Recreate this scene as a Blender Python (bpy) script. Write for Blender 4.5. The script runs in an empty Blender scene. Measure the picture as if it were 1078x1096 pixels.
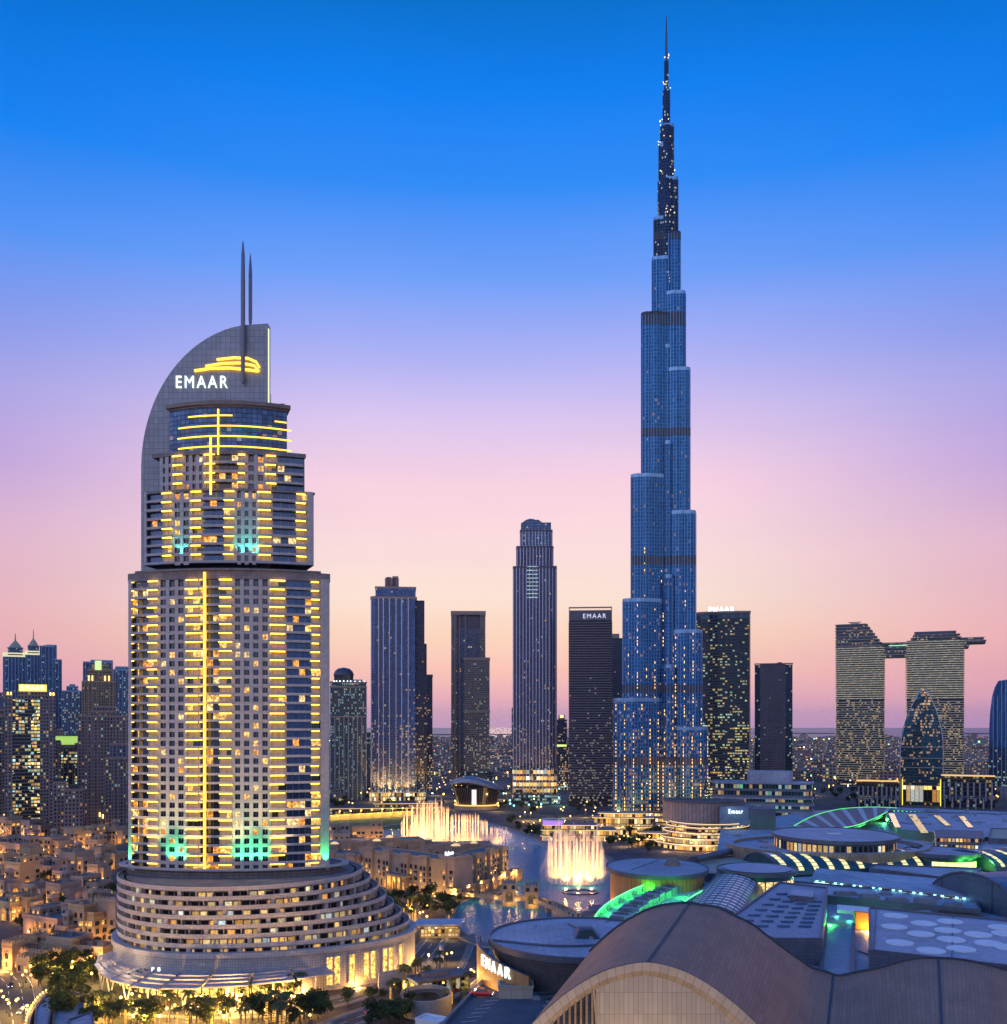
import bpy, math, random
from mathutils import Vector, Matrix

rnd = random.Random(11)
R = math.radians
PI = math.pi

# ------------------------------------------------------------------ camera
F, CX, HY, CH = 1033.0, 539.0, 777.0, 100.0       # focal length and horizon of the photograph (its pixels), eye height in metres
scene = bpy.context.scene
COL = scene.collection
cam_d = bpy.data.cameras.new('camera')
cam = bpy.data.objects.new('camera', cam_d)
COL.objects.link(cam)
cam.location = (0, 0, CH)
cam.rotation_euler = (R(90), 0, 0)
cam_d.sensor_width = 36
cam_d.sensor_fit = 'AUTO'
cam_d.lens = F / 1096 * 36
cam_d.shift_y = (HY - 548) / 1096
cam_d.clip_start = 1
cam_d.clip_end = 120000
scene.camera = cam


def gx(px, Y): return (px - CX) * Y / F
def gz(py, Y): return CH - (py - HY) * Y / F
def gy(py, z=0.0): return (CH - z) * F / (py - HY)
def gp(px, py, z=0.0):
    Y = gy(py, z)
    return Vector((gx(px, Y), Y, z))


# ------------------------------------------------------------------ world: dusk sky
def lin(c):
    return tuple(((v / 255) / 12.92 if v / 255 <= 0.04045 else ((v / 255 + 0.055) / 1.055) ** 2.4) for v in c)


world = bpy.data.worlds.new('World')
scene.world = world
world.use_nodes = True
wt = world.node_tree
wt.nodes.clear()


def N(t, kind, **kw):
    n = t.nodes.new(kind)
    for k, v in kw.items():
        setattr(n, k, v)
    return n


def M(t, op, a, b=None, clamp=False):
    n = t.nodes.new('ShaderNodeMath')
    n.operation = op
    n.use_clamp = clamp
    for i, v in enumerate((a, b)):
        if v is None:
            continue
        if isinstance(v, (int, float)):
            n.inputs[i].default_value = v
        else:
            t.links.new(v, n.inputs[i])
    return n.outputs[0]


def ramp(t, fac, stops):
    n = t.nodes.new('ShaderNodeValToRGB')
    cr = n.color_ramp
    while len(cr.elements) < len(stops):
        cr.elements.new(0.5)
    for e, (p, c) in zip(cr.elements, stops):
        e.position = p
        e.color = (*c, 1)
    if fac is not None:
        t.links.new(fac, n.inputs[0])
    return n.outputs[0]


def mixc(t, fac, a, b, mode='MIX'):
    n = t.nodes.new('ShaderNodeMix')
    n.data_type = 'RGBA'
    n.blend_type = mode
    for i, v in ((0, fac), (6, a), (7, b)):
        if isinstance(v, (int, float)):
            n.inputs[i].default_value = v
        elif isinstance(v, tuple):
            n.inputs[i].default_value = (*v, 1) if len(v) == 3 else v
        else:
            t.links.new(v, n.inputs[i])
    return n.outputs[2]


def build_world():
    t = wt
    tc = N(t, 'ShaderNodeTexCoord')
    sp = N(t, 'ShaderNodeSeparateXYZ')
    t.links.new(tc.outputs['Generated'], sp.inputs[0])
    x, y, z = sp.outputs
    h = M(t, 'SQRT', M(t, 'ADD', M(t, 'MULTIPLY', x, x), M(t, 'MULTIPLY', y, y)))
    el = M(t, 'DIVIDE', z, M(t, 'MAXIMUM', h, 0.001), True)          # tangent of the elevation
    az = M(t, 'ABSOLUTE', M(t, 'ARCTAN2', x, y))
    T = lambda py: max(0.0, (HY - py) / F)
    cen = [(0, (218, 170, 198)), (T(745), (246, 184, 190)), (T(718), (254, 200, 184)), (T(682), (255, 217, 192)), (T(640), (254, 229, 214)), (T(590), (253, 223, 222)),
           (T(520), (250, 212, 227)), (T(450), (218, 198, 240)), (T(390), (178, 180, 245)), (T(300), (112, 160, 250)),
           (T(200), (48, 140, 248)), (T(100), (8, 128, 242)), (T(0), (0, 112, 206)), (1, (10, 120, 225))]
    edg = [(0, (210, 152, 188)), (T(745), (232, 166, 182)), (T(690), (238, 176, 182)), (T(600), (224, 178, 204)),
           (T(520), (188, 162, 222)), (T(450), (164, 162, 230)), (T(395), (136, 155, 236)), (T(350), (112, 151, 240)), (T(300), (76, 146, 246)),
           (T(200), (8, 130, 242)), (T(100), (0, 116, 220)), (T(0), (0, 102, 196)), (1, (10, 112, 220))]
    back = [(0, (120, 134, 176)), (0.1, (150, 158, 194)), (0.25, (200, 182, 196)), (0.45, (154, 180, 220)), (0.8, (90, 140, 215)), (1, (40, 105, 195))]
    c1 = ramp(t, el, [(p, lin(c)) for p, c in cen])
    c2 = ramp(t, el, [(p, lin(c)) for p, c in edg])
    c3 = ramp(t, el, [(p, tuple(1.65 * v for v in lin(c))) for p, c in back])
    c3 = mixc(t, 1.0, c3, ramp(t, M(t, 'ADD', M(t, 'MULTIPLY', x, 0.5), 0.5), [(0, (1.4, 1.4, 1.4)), (1, (.62, .62, .62))]), 'MULTIPLY')   # unseen sky behind the camera, boosted and left-weighted to light and model the towers
    m1 = N(t, 'ShaderNodeMapRange', interpolation_type='SMOOTHSTEP')
    t.links.new(az, m1.inputs[0]); m1.inputs[1].default_value = 0.13; m1.inputs[2].default_value = 0.58
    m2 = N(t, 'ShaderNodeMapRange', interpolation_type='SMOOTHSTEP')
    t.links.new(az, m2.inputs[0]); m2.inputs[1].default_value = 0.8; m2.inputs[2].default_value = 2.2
    c = mixc(t, m1.outputs[0], c1, c2)
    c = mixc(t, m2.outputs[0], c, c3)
    # faint drifts of thin high haze
    st = N(t, 'ShaderNodeMapping'); st.inputs['Scale'].default_value = (1.6, 1.6, 9.0)
    t.links.new(tc.outputs['Generated'], st.inputs[0])
    nz = N(t, 'ShaderNodeTexNoise'); nz.inputs['Scale'].default_value = 2.2; nz.inputs['Detail'].default_value = 6
    t.links.new(st.outputs[0], nz.inputs['Vector'])
    c = mixc(t, 1.0, c, ramp(t, nz.outputs[0], [(0.3, (0.975, 0.978, 0.985)), (0.7, (1.025, 1.02, 1.012))]), 'MULTIPLY')
    sky = N(t, 'ShaderNodeTexSky', sky_type='NISHITA', sun_disc=False, sun_elevation=SUN_EL, sun_rotation=SUN_ROT)
    bg = N(t, 'ShaderNodeBackground')
    t.links.new(c, bg.inputs[0]); bg.inputs[1].default_value = 1.0
    bg2 = N(t, 'ShaderNodeBackground')
    t.links.new(sky.outputs[0], bg2.inputs[0]); bg2.inputs[1].default_value = 0.002
    ad = N(t, 'ShaderNodeAddShader')
    t.links.new(bg.outputs[0], ad.inputs[0]); t.links.new(bg2.outputs[0], ad.inputs[1])
    out = N(t, 'ShaderNodeOutputWorld')
    t.links.new(ad.outputs[0], out.inputs[0])


SUN_EL, SUN_ROT = R(1.5), R(0)          # the last light, behind the towers
build_world()
sun_d = bpy.data.lights.new('sun', 'SUN')
sun_d.energy = 0.06
sun_d.specular_factor = 0.0
sun_d.angle = R(4)
sun_d.color = (1, 0.62, 0.42)
sun = bpy.data.objects.new('sun', sun_d)
COL.objects.link(sun)
sun.rotation_euler = (R(-88.5), 0, 0)   # shines from +Y towards the camera
sun.location = (0, 900, 1200)

scene.view_settings.view_transform = 'Standard'
scene.view_settings.look = 'None'
scene.view_settings.exposure = 0.0
scene.view_settings.gamma = 1.0
cy = scene.cycles
cy.max_bounces = 5
cy.diffuse_bounces = 2
cy.glossy_bounces = 3
cy.transmission_bounces = 3
cy.transparent_max_bounces = 24
cy.volume_bounces = 0
cy.caustics_reflective = False
cy.caustics_refractive = False
cy.sample_clamp_indirect = 3
cy.use_denoising = True
cy.use_light_tree = True


# ------------------------------------------------------------------ mesh builder and object helpers
class MB:
    def __init__(s):
        s.v, s.f, s.m, s.uv = [], [], [], []

    def face(s, pts, m=0, uv=None):
        b = len(s.v)
        s.v.extend(tuple(p) for p in pts)
        s.f.append(tuple(range(b, b + len(pts))))
        s.m.append(m)
        if uv is None:
            uv = [(p[0] + p[1] * 0.37, p[2]) for p in pts] if abs(pts[0][2] - pts[1][2]) + abs(pts[1][2] - pts[2][2]) > 1e-4 else [(p[0], p[1]) for p in pts]
        s.uv.extend(uv)

    def quad4(s, A, z0, z1, m=0, mt=None, bottom=True):
        """a straight box over four plan corners A (counter-clockwise), sides mapped in metres"""
        s.prism(A, z0, z1, m, mt, bottom)

    def prism(s, A, z0, z1, m=0, mt=None, bottom=False, top=True, u0=0.0, closed=True):
        n = len(A)
        b = len(s.v)
        s.v.extend((p[0], p[1], z0) for p in A)
        s.v.extend((p[0], p[1], z1) for p in A)
        u = u0
        for i in range(n if closed else n - 1):
            j = (i + 1) % n
            l = math.hypot(A[j][0] - A[i][0], A[j][1] - A[i][1])
            s.f.append((b + i, b + j, b + n + j, b + n + i)); s.m.append(m)
            s.uv.extend(((u, z0), (u + l, z0), (u + l, z1), (u, z1)))
            u += l
        if top and closed:
            s.f.append(tuple(b + n + i for i in range(n))); s.m.append(m if mt is None else mt)
            s.uv.extend((p[0], p[1]) for p in A)
        if bottom and closed:
            s.f.append(tuple(b + i for i in range(n - 1, -1, -1))); s.m.append(m if mt is None else mt)
            s.uv.extend((p[0], p[1]) for p in reversed(A))

    def ring(s, A, B, z0, z1, m=0, mt=None):
        """a wall between outer outline A and inner outline B (same length)"""
        n = len(A)
        u = 0.0
        mt = m if mt is None else mt
        for i in range(n):
            j = (i + 1) % n
            a, c, d, e = A[i], A[j], B[j], B[i]
            l = math.hypot(c[0] - a[0], c[1] - a[1])
            s.face([(*a, z0), (*c, z0), (*c, z1), (*a, z1)], m, [(u, z0), (u + l, z0), (u + l, z1), (u, z1)])
            s.face([(*d, z0), (*e, z0), (*e, z1), (*d, z1)], m, [(u + l, z0), (u, z0), (u, z1), (u + l, z1)])
            s.face([(*a, z1), (*c, z1), (*d, z1), (*e, z1)], mt, [a, c, d, e])
            s.face([(*e, z0), (*d, z0), (*c, z0), (*a, z0)], mt, [e, d, c, a])
            u += l

    def loft(s, A, zA, B, zB, m=0):
        n = len(A); u = 0.0
        for i in range(n):
            j = (i + 1) % n
            l = math.hypot(A[j][0] - A[i][0], A[j][1] - A[i][1])
            s.face([(*A[i], zA), (*A[j], zA), (*B[j], zB), (*B[i], zB)], m, [(u, zA), (u + l, zA), (u + l, zB), (u, zB)])
            u += l

    def box(s, x0, x1, y0, y1, z0, z1, m=0, mt=None):
        s.prism([(x0, y0), (x1, y0), (x1, y1), (x0, y1)], z0, z1, m, mt, True)

    def bar(s, a, b, w, h=None, m=0, up=(0, 0, 1)):
        """a rectangular bar from a to b"""
        a, b = Vector(a), Vector(b)
        h = w if h is None else h
        d = (b - a)
        L = d.length
        d.normalize()
        upv = Vector(up)
        if abs(d.dot(upv)) > 0.99:
            upv = Vector((1, 0, 0))
        sx = d.cross(upv).normalized() * (w / 2)
        sy = sx.cross(d).normalized() * (h / 2)
        P = [a - sx - sy, a + sx - sy, a + sx + sy, a - sx + sy]
        Q = [p + d * L for p in P]
        b0 = len(s.v)
        s.v.extend(tuple(p) for p in P + Q)
        for q in ((0, 3, 2, 1), (4, 5, 6, 7), (0, 1, 5, 4), (1, 2, 6, 5), (2, 3, 7, 6), (3, 0, 4, 7)):
            s.f.append(tuple(b0 + i for i in q)); s.m.append(m)
            s.uv.extend(((0, 0), (w, 0), (w, L), (0, L)))

    def tube(s, pts, r, n=6, m=0, r1=None, cap=True):
        pts = [Vector(p) for p in pts]
        r1 = r if r1 is None else r1
        b = len(s.v)
        k = len(pts)
        for i, p in enumerate(pts):
            d = (pts[min(i + 1, k - 1)] - pts[max(i - 1, 0)]).normalized()
            ref = Vector((0, 0, 1)) if abs(d.z) < 0.95 else Vector((1, 0, 0))
            a = d.cross(ref).normalized()
            c = a.cross(d)
            rr = r + (r1 - r) * i / max(1, k - 1)
            for j in range(n):
                t = 2 * PI * j / n
                s.v.append(tuple(p + a * (rr * math.cos(t)) + c * (rr * math.sin(t))))
        for i in range(k - 1):
            for j in range(n):
                s.f.append((b + i * n + j, b + i * n + (j + 1) % n, b + (i + 1) * n + (j + 1) % n, b + (i + 1) * n + j)); s.m.append(m)
                s.uv.extend(((j / n, i), ((j + 1) / n, i), ((j + 1) / n, i + 1), (j / n, i + 1)))
        if cap:
            for o, rev in ((0, True), ((k - 1) * n, False)):
                q = [b + o + j for j in range(n)]
                s.f.append(tuple(reversed(q)) if rev else tuple(q)); s.m.append(m)
                s.uv.extend((0, 0) for _ in q)

    def lathe(s, prof, n=24, m=0, c=(0, 0), sx=1.0, sy=1.0):
        """profile [(r, z)] turned about the vertical through c"""
        b = len(s.v)
        for r, z in prof:
            for j in range(n):
                t = 2 * PI * j / n
                s.v.append((c[0] + sx * r * math.cos(t), c[1] + sy * r * math.sin(t), z))
        for i in range(len(prof) - 1):
            for j in range(n):
                s.f.append((b + i * n + j, b + i * n + (j + 1) % n, b + (i + 1) * n + (j + 1) % n, b + (i + 1) * n + j)); s.m.append(m)
                r0 = max(prof[i][0], prof[i + 1][0])
                u, w = 2 * PI * r0 * j / n, 2 * PI * r0 * (j + 1) / n
                s.uv.extend(((u, prof[i][1]), (w, prof[i][1]), (w, prof[i + 1][1]), (u, prof[i + 1][1])))

    def add(s, o, mat=None):
        b = len(s.v)
        s.v.extend(o.v if mat is None else [tuple(mat @ Vector(p)) for p in o.v])
        s.f.extend(tuple(b + i for i in f) for f in o.f)
        s.m.extend(o.m); s.uv.extend(o.uv)

    def mesh(s, name, mats, smooth=False):
        me = bpy.data.meshes.new(name)
        me.from_pydata(s.v, [], s.f)
        if not isinstance(mats, (list, tuple)):
            mats = [mats]
        for m in mats:
            me.materials.append(m)
        me.polygons.foreach_set('material_index', s.m)
        if smooth:
            me.polygons.foreach_set('use_smooth', [True] * len(s.f))
        ul = me.uv_layers.new(name='UVMap')
        ul.data.foreach_set('uv', [c for p in s.uv for c in p])
        me.update()
        return me

    def build(s, name, mats, parent=None, smooth=False, loc=None):
        o = bpy.data.objects.new(name, s.mesh(name, mats, smooth))
        COL.objects.link(o)
        if parent is not None:
            o.parent = parent
        if loc is not None:
            o.location = loc
        return o


def put(name, me, parent=None, loc=(0, 0, 0), rz=0.0, sc=None):
    o = bpy.data.objects.new(name, me)
    COL.objects.link(o)
    o.parent = parent
    o.location = loc
    o.rotation_euler = (0, 0, rz)
    if sc:
        o.scale = sc
    return o


def tag(o, label=None, cat=None, group=None, kind=None):
    if label: o['label'] = label
    if cat: o['category'] = cat
    if group: o['group'] = group
    if kind: o['kind'] = kind
    return o


def thing(name, label, cat, loc=(0, 0, 0), rz=0.0, group=None):
    o = bpy.data.objects.new(name, None)
    o.empty_display_size = 2
    COL.objects.link(o)
    o.location = loc
    o.rotation_euler = (0, 0, rz)
    return tag(o, label, cat, group)


def kids(o):
    return [c for c in o.children]


def dup(root, loc, rz=0.0, sc=1.0, label=None, group=None):
    def cp(o, par):
        c = o.copy()
        COL.objects.link(c)
        c.parent = par
        for ch in o.children:
            cp(ch, c)
        return c
    r = cp(root, None)
    r.location = loc
    r.rotation_euler = (0, 0, rz)
    r.scale = (sc, sc, sc) if isinstance(sc, (int, float)) else sc
    if label: r['label'] = label
    if group: r['group'] = group
    return r


def holder(par, names=('shaft', 'tier', 'upper_shaft', 'lower_shaft')):
    """the newest part of PAR that a trim piece belongs to"""
    best = None
    for c in par.children:
        if c.name.split('.')[0] in names and c.type == 'MESH' and c.parent is par:
            if best is None or c.get('nr', 0) >= best.get('nr', 0):
                best = c
    return best or par


def many(items, name, mats, parent, cap=100):
    """items: MBs of one repeated part; the first CAP are parts of their own, the rest one part of kind stuff"""
    for it in items[:cap]:
        it.build(name, mats, parent)
    if len(items) > cap:
        r = MB()
        for it in items[cap:]:
            r.add(it)
        tag(r.build(name, mats, parent), kind='stuff')


def lamp(loc, power, col, radius=0.5, kind='POINT', parent=None, aim=None, angle=90, name='lamp_light'):
    d = bpy.data.lights.new(name, kind)
    d.energy = power
    d.color = col
    d.shadow_soft_size = radius
    if kind == 'SPOT':
        d.spot_size = R(angle); d.spot_blend = 0.6
    o = bpy.data.objects.new(name, d)
    COL.objects.link(o)
    o.location = loc
    if aim is not None:
        o.rotation_euler = (Vector(aim) - Vector(loc)).to_track_quat('-Z', 'Y').to_euler()
    if parent is not None:
        o.parent = parent
    return o


def ellipse(rx, ry, n=48, c=(0, 0), a0=0.0, a1=2 * PI, rxl=None):
    full = abs(a1 - a0 - 2 * PI) < 1e-6
    out = []
    for i in range(n if full else n + 1):
        t = a0 + (a1 - a0) * i / n
        q = math.cos(t)
        out.append((c[0] + (rx if q >= 0 or rxl is None else rxl) * q, c[1] + ry * math.sin(t)))
    return out


def rect(x0, x1, y0, y1):
    return [(x0, y0), (x1, y0), (x1, y1), (x0, y1)]


def rrect(x0, x1, y0, y1, r, n=4):
    out = []
    for cx, cyy, a in ((x1 - r, y0 + r, -90), (x1 - r, y1 - r, 0), (x0 + r, y1 - r, 90), (x0 + r, y0 + r, 180)):
        for i in range(n + 1):
            t = R(a + 90 * i / n)
            out.append((cx + r * math.cos(t), cyy + r * math.sin(t)))
    return out


def offset(A, d):
    """outline A (counter-clockwise) grown by d"""
    n = len(A); out = []
    for i in range(n):
        p, q, r = Vector(A[i - 1]), Vector(A[i]), Vector(A[(i + 1) % n])
        e1, e2 = (q - p).normalized(), (r - q).normalized()
        n1, n2 = Vector((e1.y, -e1.x)), Vector((e2.y, -e2.x))
        m = (n1 + n2)
        m = m / max(0.3, m.dot(n1)) if m.length > 1e-6 else n1
        out.append((q.x + m.x * d, q.y + m.y * d))
    return out


def along(A, step, closed=True):
    """points every STEP metres along outline A with the outward normal"""
    n = len(A); out = []
    tot = 0.0
    seg = []
    for i in range(n if closed else n - 1):
        a, b = Vector(A[i]), Vector(A[(i + 1) % n])
        seg.append((tot, a, b, (b - a).length)); tot += (b - a).length
    k = max(1, round(tot / step))
    for j in range(k):
        d = tot * (j + 0.5) / k
        for t0, a, b, l in seg:
            if t0 <= d <= t0 + l and l > 1e-6:
                e = (b - a) / l
                p = a + e * (d - t0)
                out.append((p, Vector((e.y, -e.x)), e))
                break
    return out


# ------------------------------------------------------------------ materials
def mat_new(name):
    m = bpy.data.materials.new(name)
    m.use_nodes = True
    t = m.node_tree
    t.nodes.clear()
    out = t.nodes.new('ShaderNodeOutputMaterial')
    b = t.nodes.new('ShaderNodeBsdfPrincipled')
    t.links.new(b.outputs[0], out.inputs[0])
    return m, t, b, out


def plain(name, col, rough=0.7, metal=0.0, var=0.25, scale=0.3, bump=0.0, spec=0.5, lines=None):
    """a worn surface: its colour drifts with noise; LINES = (width, height) of joints between panels, in metres"""
    m, t, b, out = mat_new(name)
    tc = N(t, 'ShaderNodeTexCoord')
    n1 = N(t, 'ShaderNodeTexNoise'); n1.inputs['Scale'].default_value = scale; n1.inputs['Detail'].default_value = 6
    t.links.new(tc.outputs['Object'], n1.inputs['Vector'])
    n2 = N(t, 'ShaderNodeTexNoise'); n2.inputs['Scale'].default_value = scale * 9; n2.inputs['Detail'].default_value = 3
    t.links.new(tc.outputs['Object'], n2.inputs['Vector'])
    f = M(t, 'ADD', M(t, 'MULTIPLY', n1.outputs[0], 0.65), M(t, 'MULTIPLY', n2.outputs[0], 0.35))
    lo = tuple(c * (1 - var * 1.4) for c in col); hi = tuple(min(1, c * (1 + var)) for c in col)
    c = ramp(t, f, [(0.3, lo), (0.7, hi)])
    hgt = f
    if lines:
        br = N(t, 'ShaderNodeTexBrick', offset=0.0)
        br.inputs['Scale'].default_value = 1.0
        br.inputs['Brick Width'].default_value = lines[0]
        br.inputs['Row Height'].default_value = lines[1]
        br.inputs['Mortar Size'].default_value = lines[2] if len(lines) > 2 else 0.04
        br.inputs['Color1'].default_value = (1, 1, 1, 1); br.inputs['Color2'].default_value = (0.84, 0.84, 0.84, 1)
        br.inputs['Mortar'].default_value = (0.4, 0.4, 0.4, 1)
        t.links.new(tc.outputs['UV'], br.inputs['Vector'])
        c = mixc(t, 1.0, c, br.outputs['Color'], 'MULTIPLY')
    t.links.new(c, b.inputs['Base Color'])
    b.inputs['Roughness'].default_value = rough
    b.inputs['Metallic'].default_value = metal
    b.inputs['Specular IOR Level'].default_value = spec
    if bump:
        bp = N(t, 'ShaderNodeBump'); bp.inputs['Strength'].default_value = bump; bp.inputs['Distance'].default_value = 0.2
        t.links.new(n2.outputs[0], bp.inputs['Height']); t.links.new(bp.outputs[0], b.inputs['Normal'])
    return m


def glow(name, col, strength, sample=False):
    m, t, b, out = mat_new(name)
    b.inputs['Base Color'].default_value = (*[min(0.8, c) for c in col], 1)
    b.inputs['Emission Color'].default_value = (*col, 1)
    b.inputs['Emission Strength'].default_value = strength
    m.cycles.emission_sampling = 'AUTO' if sample else 'NONE'
    return m


WARM = [(0.0, (1.0, 0.42, 0.08)), (0.35, (1.0, 0.58, 0.17)), (0.7, (1.0, 0.76, 0.36)), (0.9, (1, 0.9, 0.7)), (1.0, (0.7, 0.9, 1.0))]
COOL = [(0.0, (1.0, 0.7, 0.3)), (0.3, (0.9, 0.95, 0.8)), (0.6, (0.45, 0.9, 1.0)), (1.0, (0.7, 0.95, 1.0))]
MIXD = [(0.0, (1.0, 0.5, 0.1)), (0.4, (1.0, 0.75, 0.25)), (0.7, (0.95, 0.95, 0.55)), (0.9, (0.5, 0.95, 0.85)), (1.0, (0.4, 0.8, 1.0))]


def facade(name, wall, glass, bay=3.0, floor=3.6, wu=0.7, wv=0.6, lit=0.15, lit_top=None, ztop=200.0, strength=2.0, pal=WARM,
           metal=0.5, grough=0.12, seed=0.0, stag=False, wmetal=0.0, clump=0.0, wall_rough=0.6, power=1.0):
    """windows in a grid measured in metres on the UV map: recessed glass, some of it lit, more of it low down than high up"""
    m, t, b, out = mat_new(name)
    tc = N(t, 'ShaderNodeTexCoord')
    sp = N(t, 'ShaderNodeSeparateXYZ')
    t.links.new(tc.outputs['UV'], sp.inputs[0])
    v = M(t, 'DIVIDE', sp.outputs[1], floor)
    iv = M(t, 'FLOOR', v)
    u = M(t, 'DIVIDE', sp.outputs[0], bay)
    if stag:
        u = M(t, 'ADD', u, M(t, 'MULTIPLY', M(t, 'MODULO', iv, 2.0), 0.5))
    iu = M(t, 'FLOOR', u)
    fu, fv = M(t, 'SUBTRACT', u, iu), M(t, 'SUBTRACT', v, iv)
    mu = M(t, 'LESS_THAN', M(t, 'ABSOLUTE', M(t, 'SUBTRACT', fu, 0.5)), wu / 2)
    mv = M(t, 'LESS_THAN', M(t, 'ABSOLUTE', M(t, 'SUBTRACT', fv, 0.5)), wv / 2)
    mask = M(t, 'MULTIPLY', mu, mv)
    cv = N(t, 'ShaderNodeCombineXYZ')
    t.links.new(iu, cv.inputs[0]); t.links.new(iv, cv.inputs[1]); cv.inputs[2].default_value = seed
    wn = N(t, 'ShaderNodeTexWhiteNoise', noise_dimensions='3D')
    t.links.new(cv.outputs[0], wn.inputs['Vector'])
    wsp = N(t, 'ShaderNodeSeparateColor')
    t.links.new(wn.outputs['Color'], wsp.inputs[0])
    lt = lit if lit_top is None else lit_top
    mr = N(t, 'ShaderNodeMapRange')
    t.links.new(sp.outputs[1], mr.inputs[0])
    mr.inputs[1].default_value = 0; mr.inputs[2].default_value = ztop; mr.inputs[3].default_value = lit; mr.inputs[4].default_value = lt
    frac = mr.outputs[0]
    if power != 1.0:
        k = N(t, 'ShaderNodeMapRange'); t.links.new(sp.outputs[1], k.inputs[0])
        k.inputs[1].default_value = 0; k.inputs[2].default_value = ztop; k.inputs[3].default_value = 1; k.inputs[4].default_value = 0
        frac = M(t, 'ADD', M(t, 'MULTIPLY', M(t, 'POWER', k.outputs[0], power), lit - lt), lt)
    if clump:
        nz = N(t, 'ShaderNodeTexNoise'); nz.inputs['Scale'].default_value = clump; nz.inputs['Detail'].default_value = 3
        sc = N(t, 'ShaderNodeVectorMath', operation='ADD'); t.links.new(tc.outputs['UV'], sc.inputs[0]); sc.inputs[1].default_value = (seed * 17, seed * 5, 0)
        t.links.new(sc.outputs[0], nz.inputs['Vector'])
        frac = M(t, 'MULTIPLY', frac, M(t, 'MULTIPLY', M(t, 'SUBTRACT', nz.outputs[0], 0.36, True), 7.0))
    on = M(t, 'LESS_THAN', wn.outputs['Value'], frac)
    # curtains, furniture, ceiling lamps inside a lit room
    ins = N(t, 'ShaderNodeTexNoise'); ins.inputs['Scale'].default_value = 2.2 / bay * 1.6; ins.inputs['Detail'].default_value = 4
    t.links.new(tc.outputs['UV'], ins.inputs['Vector'])
    var = M(t, 'MULTIPLY', M(t, 'ADD', M(t, 'POWER', wsp.outputs[0], 1.8), 0.16), M(t, 'ADD', M(t, 'MULTIPLY', ins.outputs[0], 1.8), -0.1, True))
    em = M(t, 'MULTIPLY', M(t, 'MULTIPLY', on, mask), M(t, 'MULTIPLY', var, strength * 1.6))
    lc = ramp(t, wsp.outputs[1], pal)
    nz2 = N(t, 'ShaderNodeTexNoise'); nz2.inputs['Scale'].default_value = 0.06; nz2.inputs['Detail'].default_value = 5
    t.links.new(tc.outputs['UV'], nz2.inputs['Vector'])
    wcol = ramp(t, nz2.outputs[0], [(0.3, tuple(c * 0.72 for c in wall)), (0.7, tuple(c * 1.15 for c in wall))])
    gv = mixc(t, wsp.outputs[2], tuple(c * 0.55 for c in glass), tuple(c * 1.25 for c in glass))
    t.links.new(mixc(t, mask, wcol, gv), b.inputs['Base Color'])
    t.links.new(M(t, 'ADD', M(t, 'MULTIPLY', mask, metal - wmetal), wmetal), b.inputs['Metallic'])
    t.links.new(M(t, 'ADD', M(t, 'MULTIPLY', mask, grough - wall_rough), wall_rough), b.inputs['Roughness'])
    t.links.new(lc, b.inputs['Emission Color'])
    t.links.new(em, b.inputs['Emission Strength'])
    bp = N(t, 'ShaderNodeBump'); bp.inputs['Strength'].default_value = 0.6; bp.inputs['Distance'].default_value = 0.35; bp.invert = True
    t.links.new(mask, bp.inputs['Height']); t.links.new(bp.outputs[0], b.inputs['Normal'])
    m.cycles.emission_sampling = 'NONE'
    return m


_text = {}


def lettering(name, body, mat, parent, loc, width, height, rz=0.0, depth=0.3, bold=0.0):
    """raised letters standing in the local XZ plane, WIDTH x HEIGHT metres, centred on loc"""
    cu = bpy.data.curves.new(name, 'FONT')
    cu.body = body
    cu.extrude = 0.02
    cu.offset = bold
    cu.space_character = 1.28
    ob = bpy.data.objects.new('text_tmp', cu)
    COL.objects.link(ob)
    bpy.context.view_layer.update()
    me = bpy.data.meshes.new_from_object(ob.evaluated_get(bpy.context.evaluated_depsgraph_get()))
    bpy.data.objects.remove(ob)
    xs = [v.co.x for v in me.vertices]; ys = [v.co.y for v in me.vertices]
    x0, x1, y0, y1 = min(xs), max(xs), min(ys), max(ys)
    for v in me.vertices:
        x, y, z = v.co
        v.co = ((x - (x0 + x1) / 2) / (x1 - x0) * width, -z / 0.02 * depth, (y - (y0 + y1) / 2) / (y1 - y0) * height)
    me.materials.clear(); me.materials.append(mat)
    me.name = name
    return put(name, me, parent, loc, rz)

# ------------------------------------------------------------------ shared materials
STONE = plain('pale_stone', (0.58, 0.50, 0.46), 0.75, var=0.1, lines=(1.6, 0.9, 0.03))
STONE2 = plain('podium_stone', (0.54, 0.47, 0.44), 0.7, var=0.1, lines=(1.3, 0.7, 0.04))
SAND = plain('sand_render', (0.42, 0.30, 0.21), 0.85, var=0.16, scale=0.15, bump=0.2)
SAND2 = plain('rose_render', (0.38, 0.265, 0.205), 0.85, var=0.16, scale=0.15, bump=0.2)
SAND3 = plain('ochre_render', (0.46, 0.32, 0.18), 0.85, var=0.16, scale=0.15, bump=0.2)
FLATROOF = plain('flat_roof', (0.17, 0.15, 0.155), 0.9, var=0.3, scale=0.12)
DARK = plain('dark_metal', (0.05, 0.05, 0.06), 0.5, 0.3, var=0.3)
STEEL = plain('grey_steel', (0.30, 0.31, 0.34), 0.4, 0.7, var=0.15)
WHITE = plain('white_paint', (0.72, 0.70, 0.70), 0.5, var=0.1)
BLUEROOF = plain('slate_roof', (0.37, 0.39, 0.46), 0.55, 0.1, var=0.26, scale=0.05, lines=(2.4, 2.4, 0.05))
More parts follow.
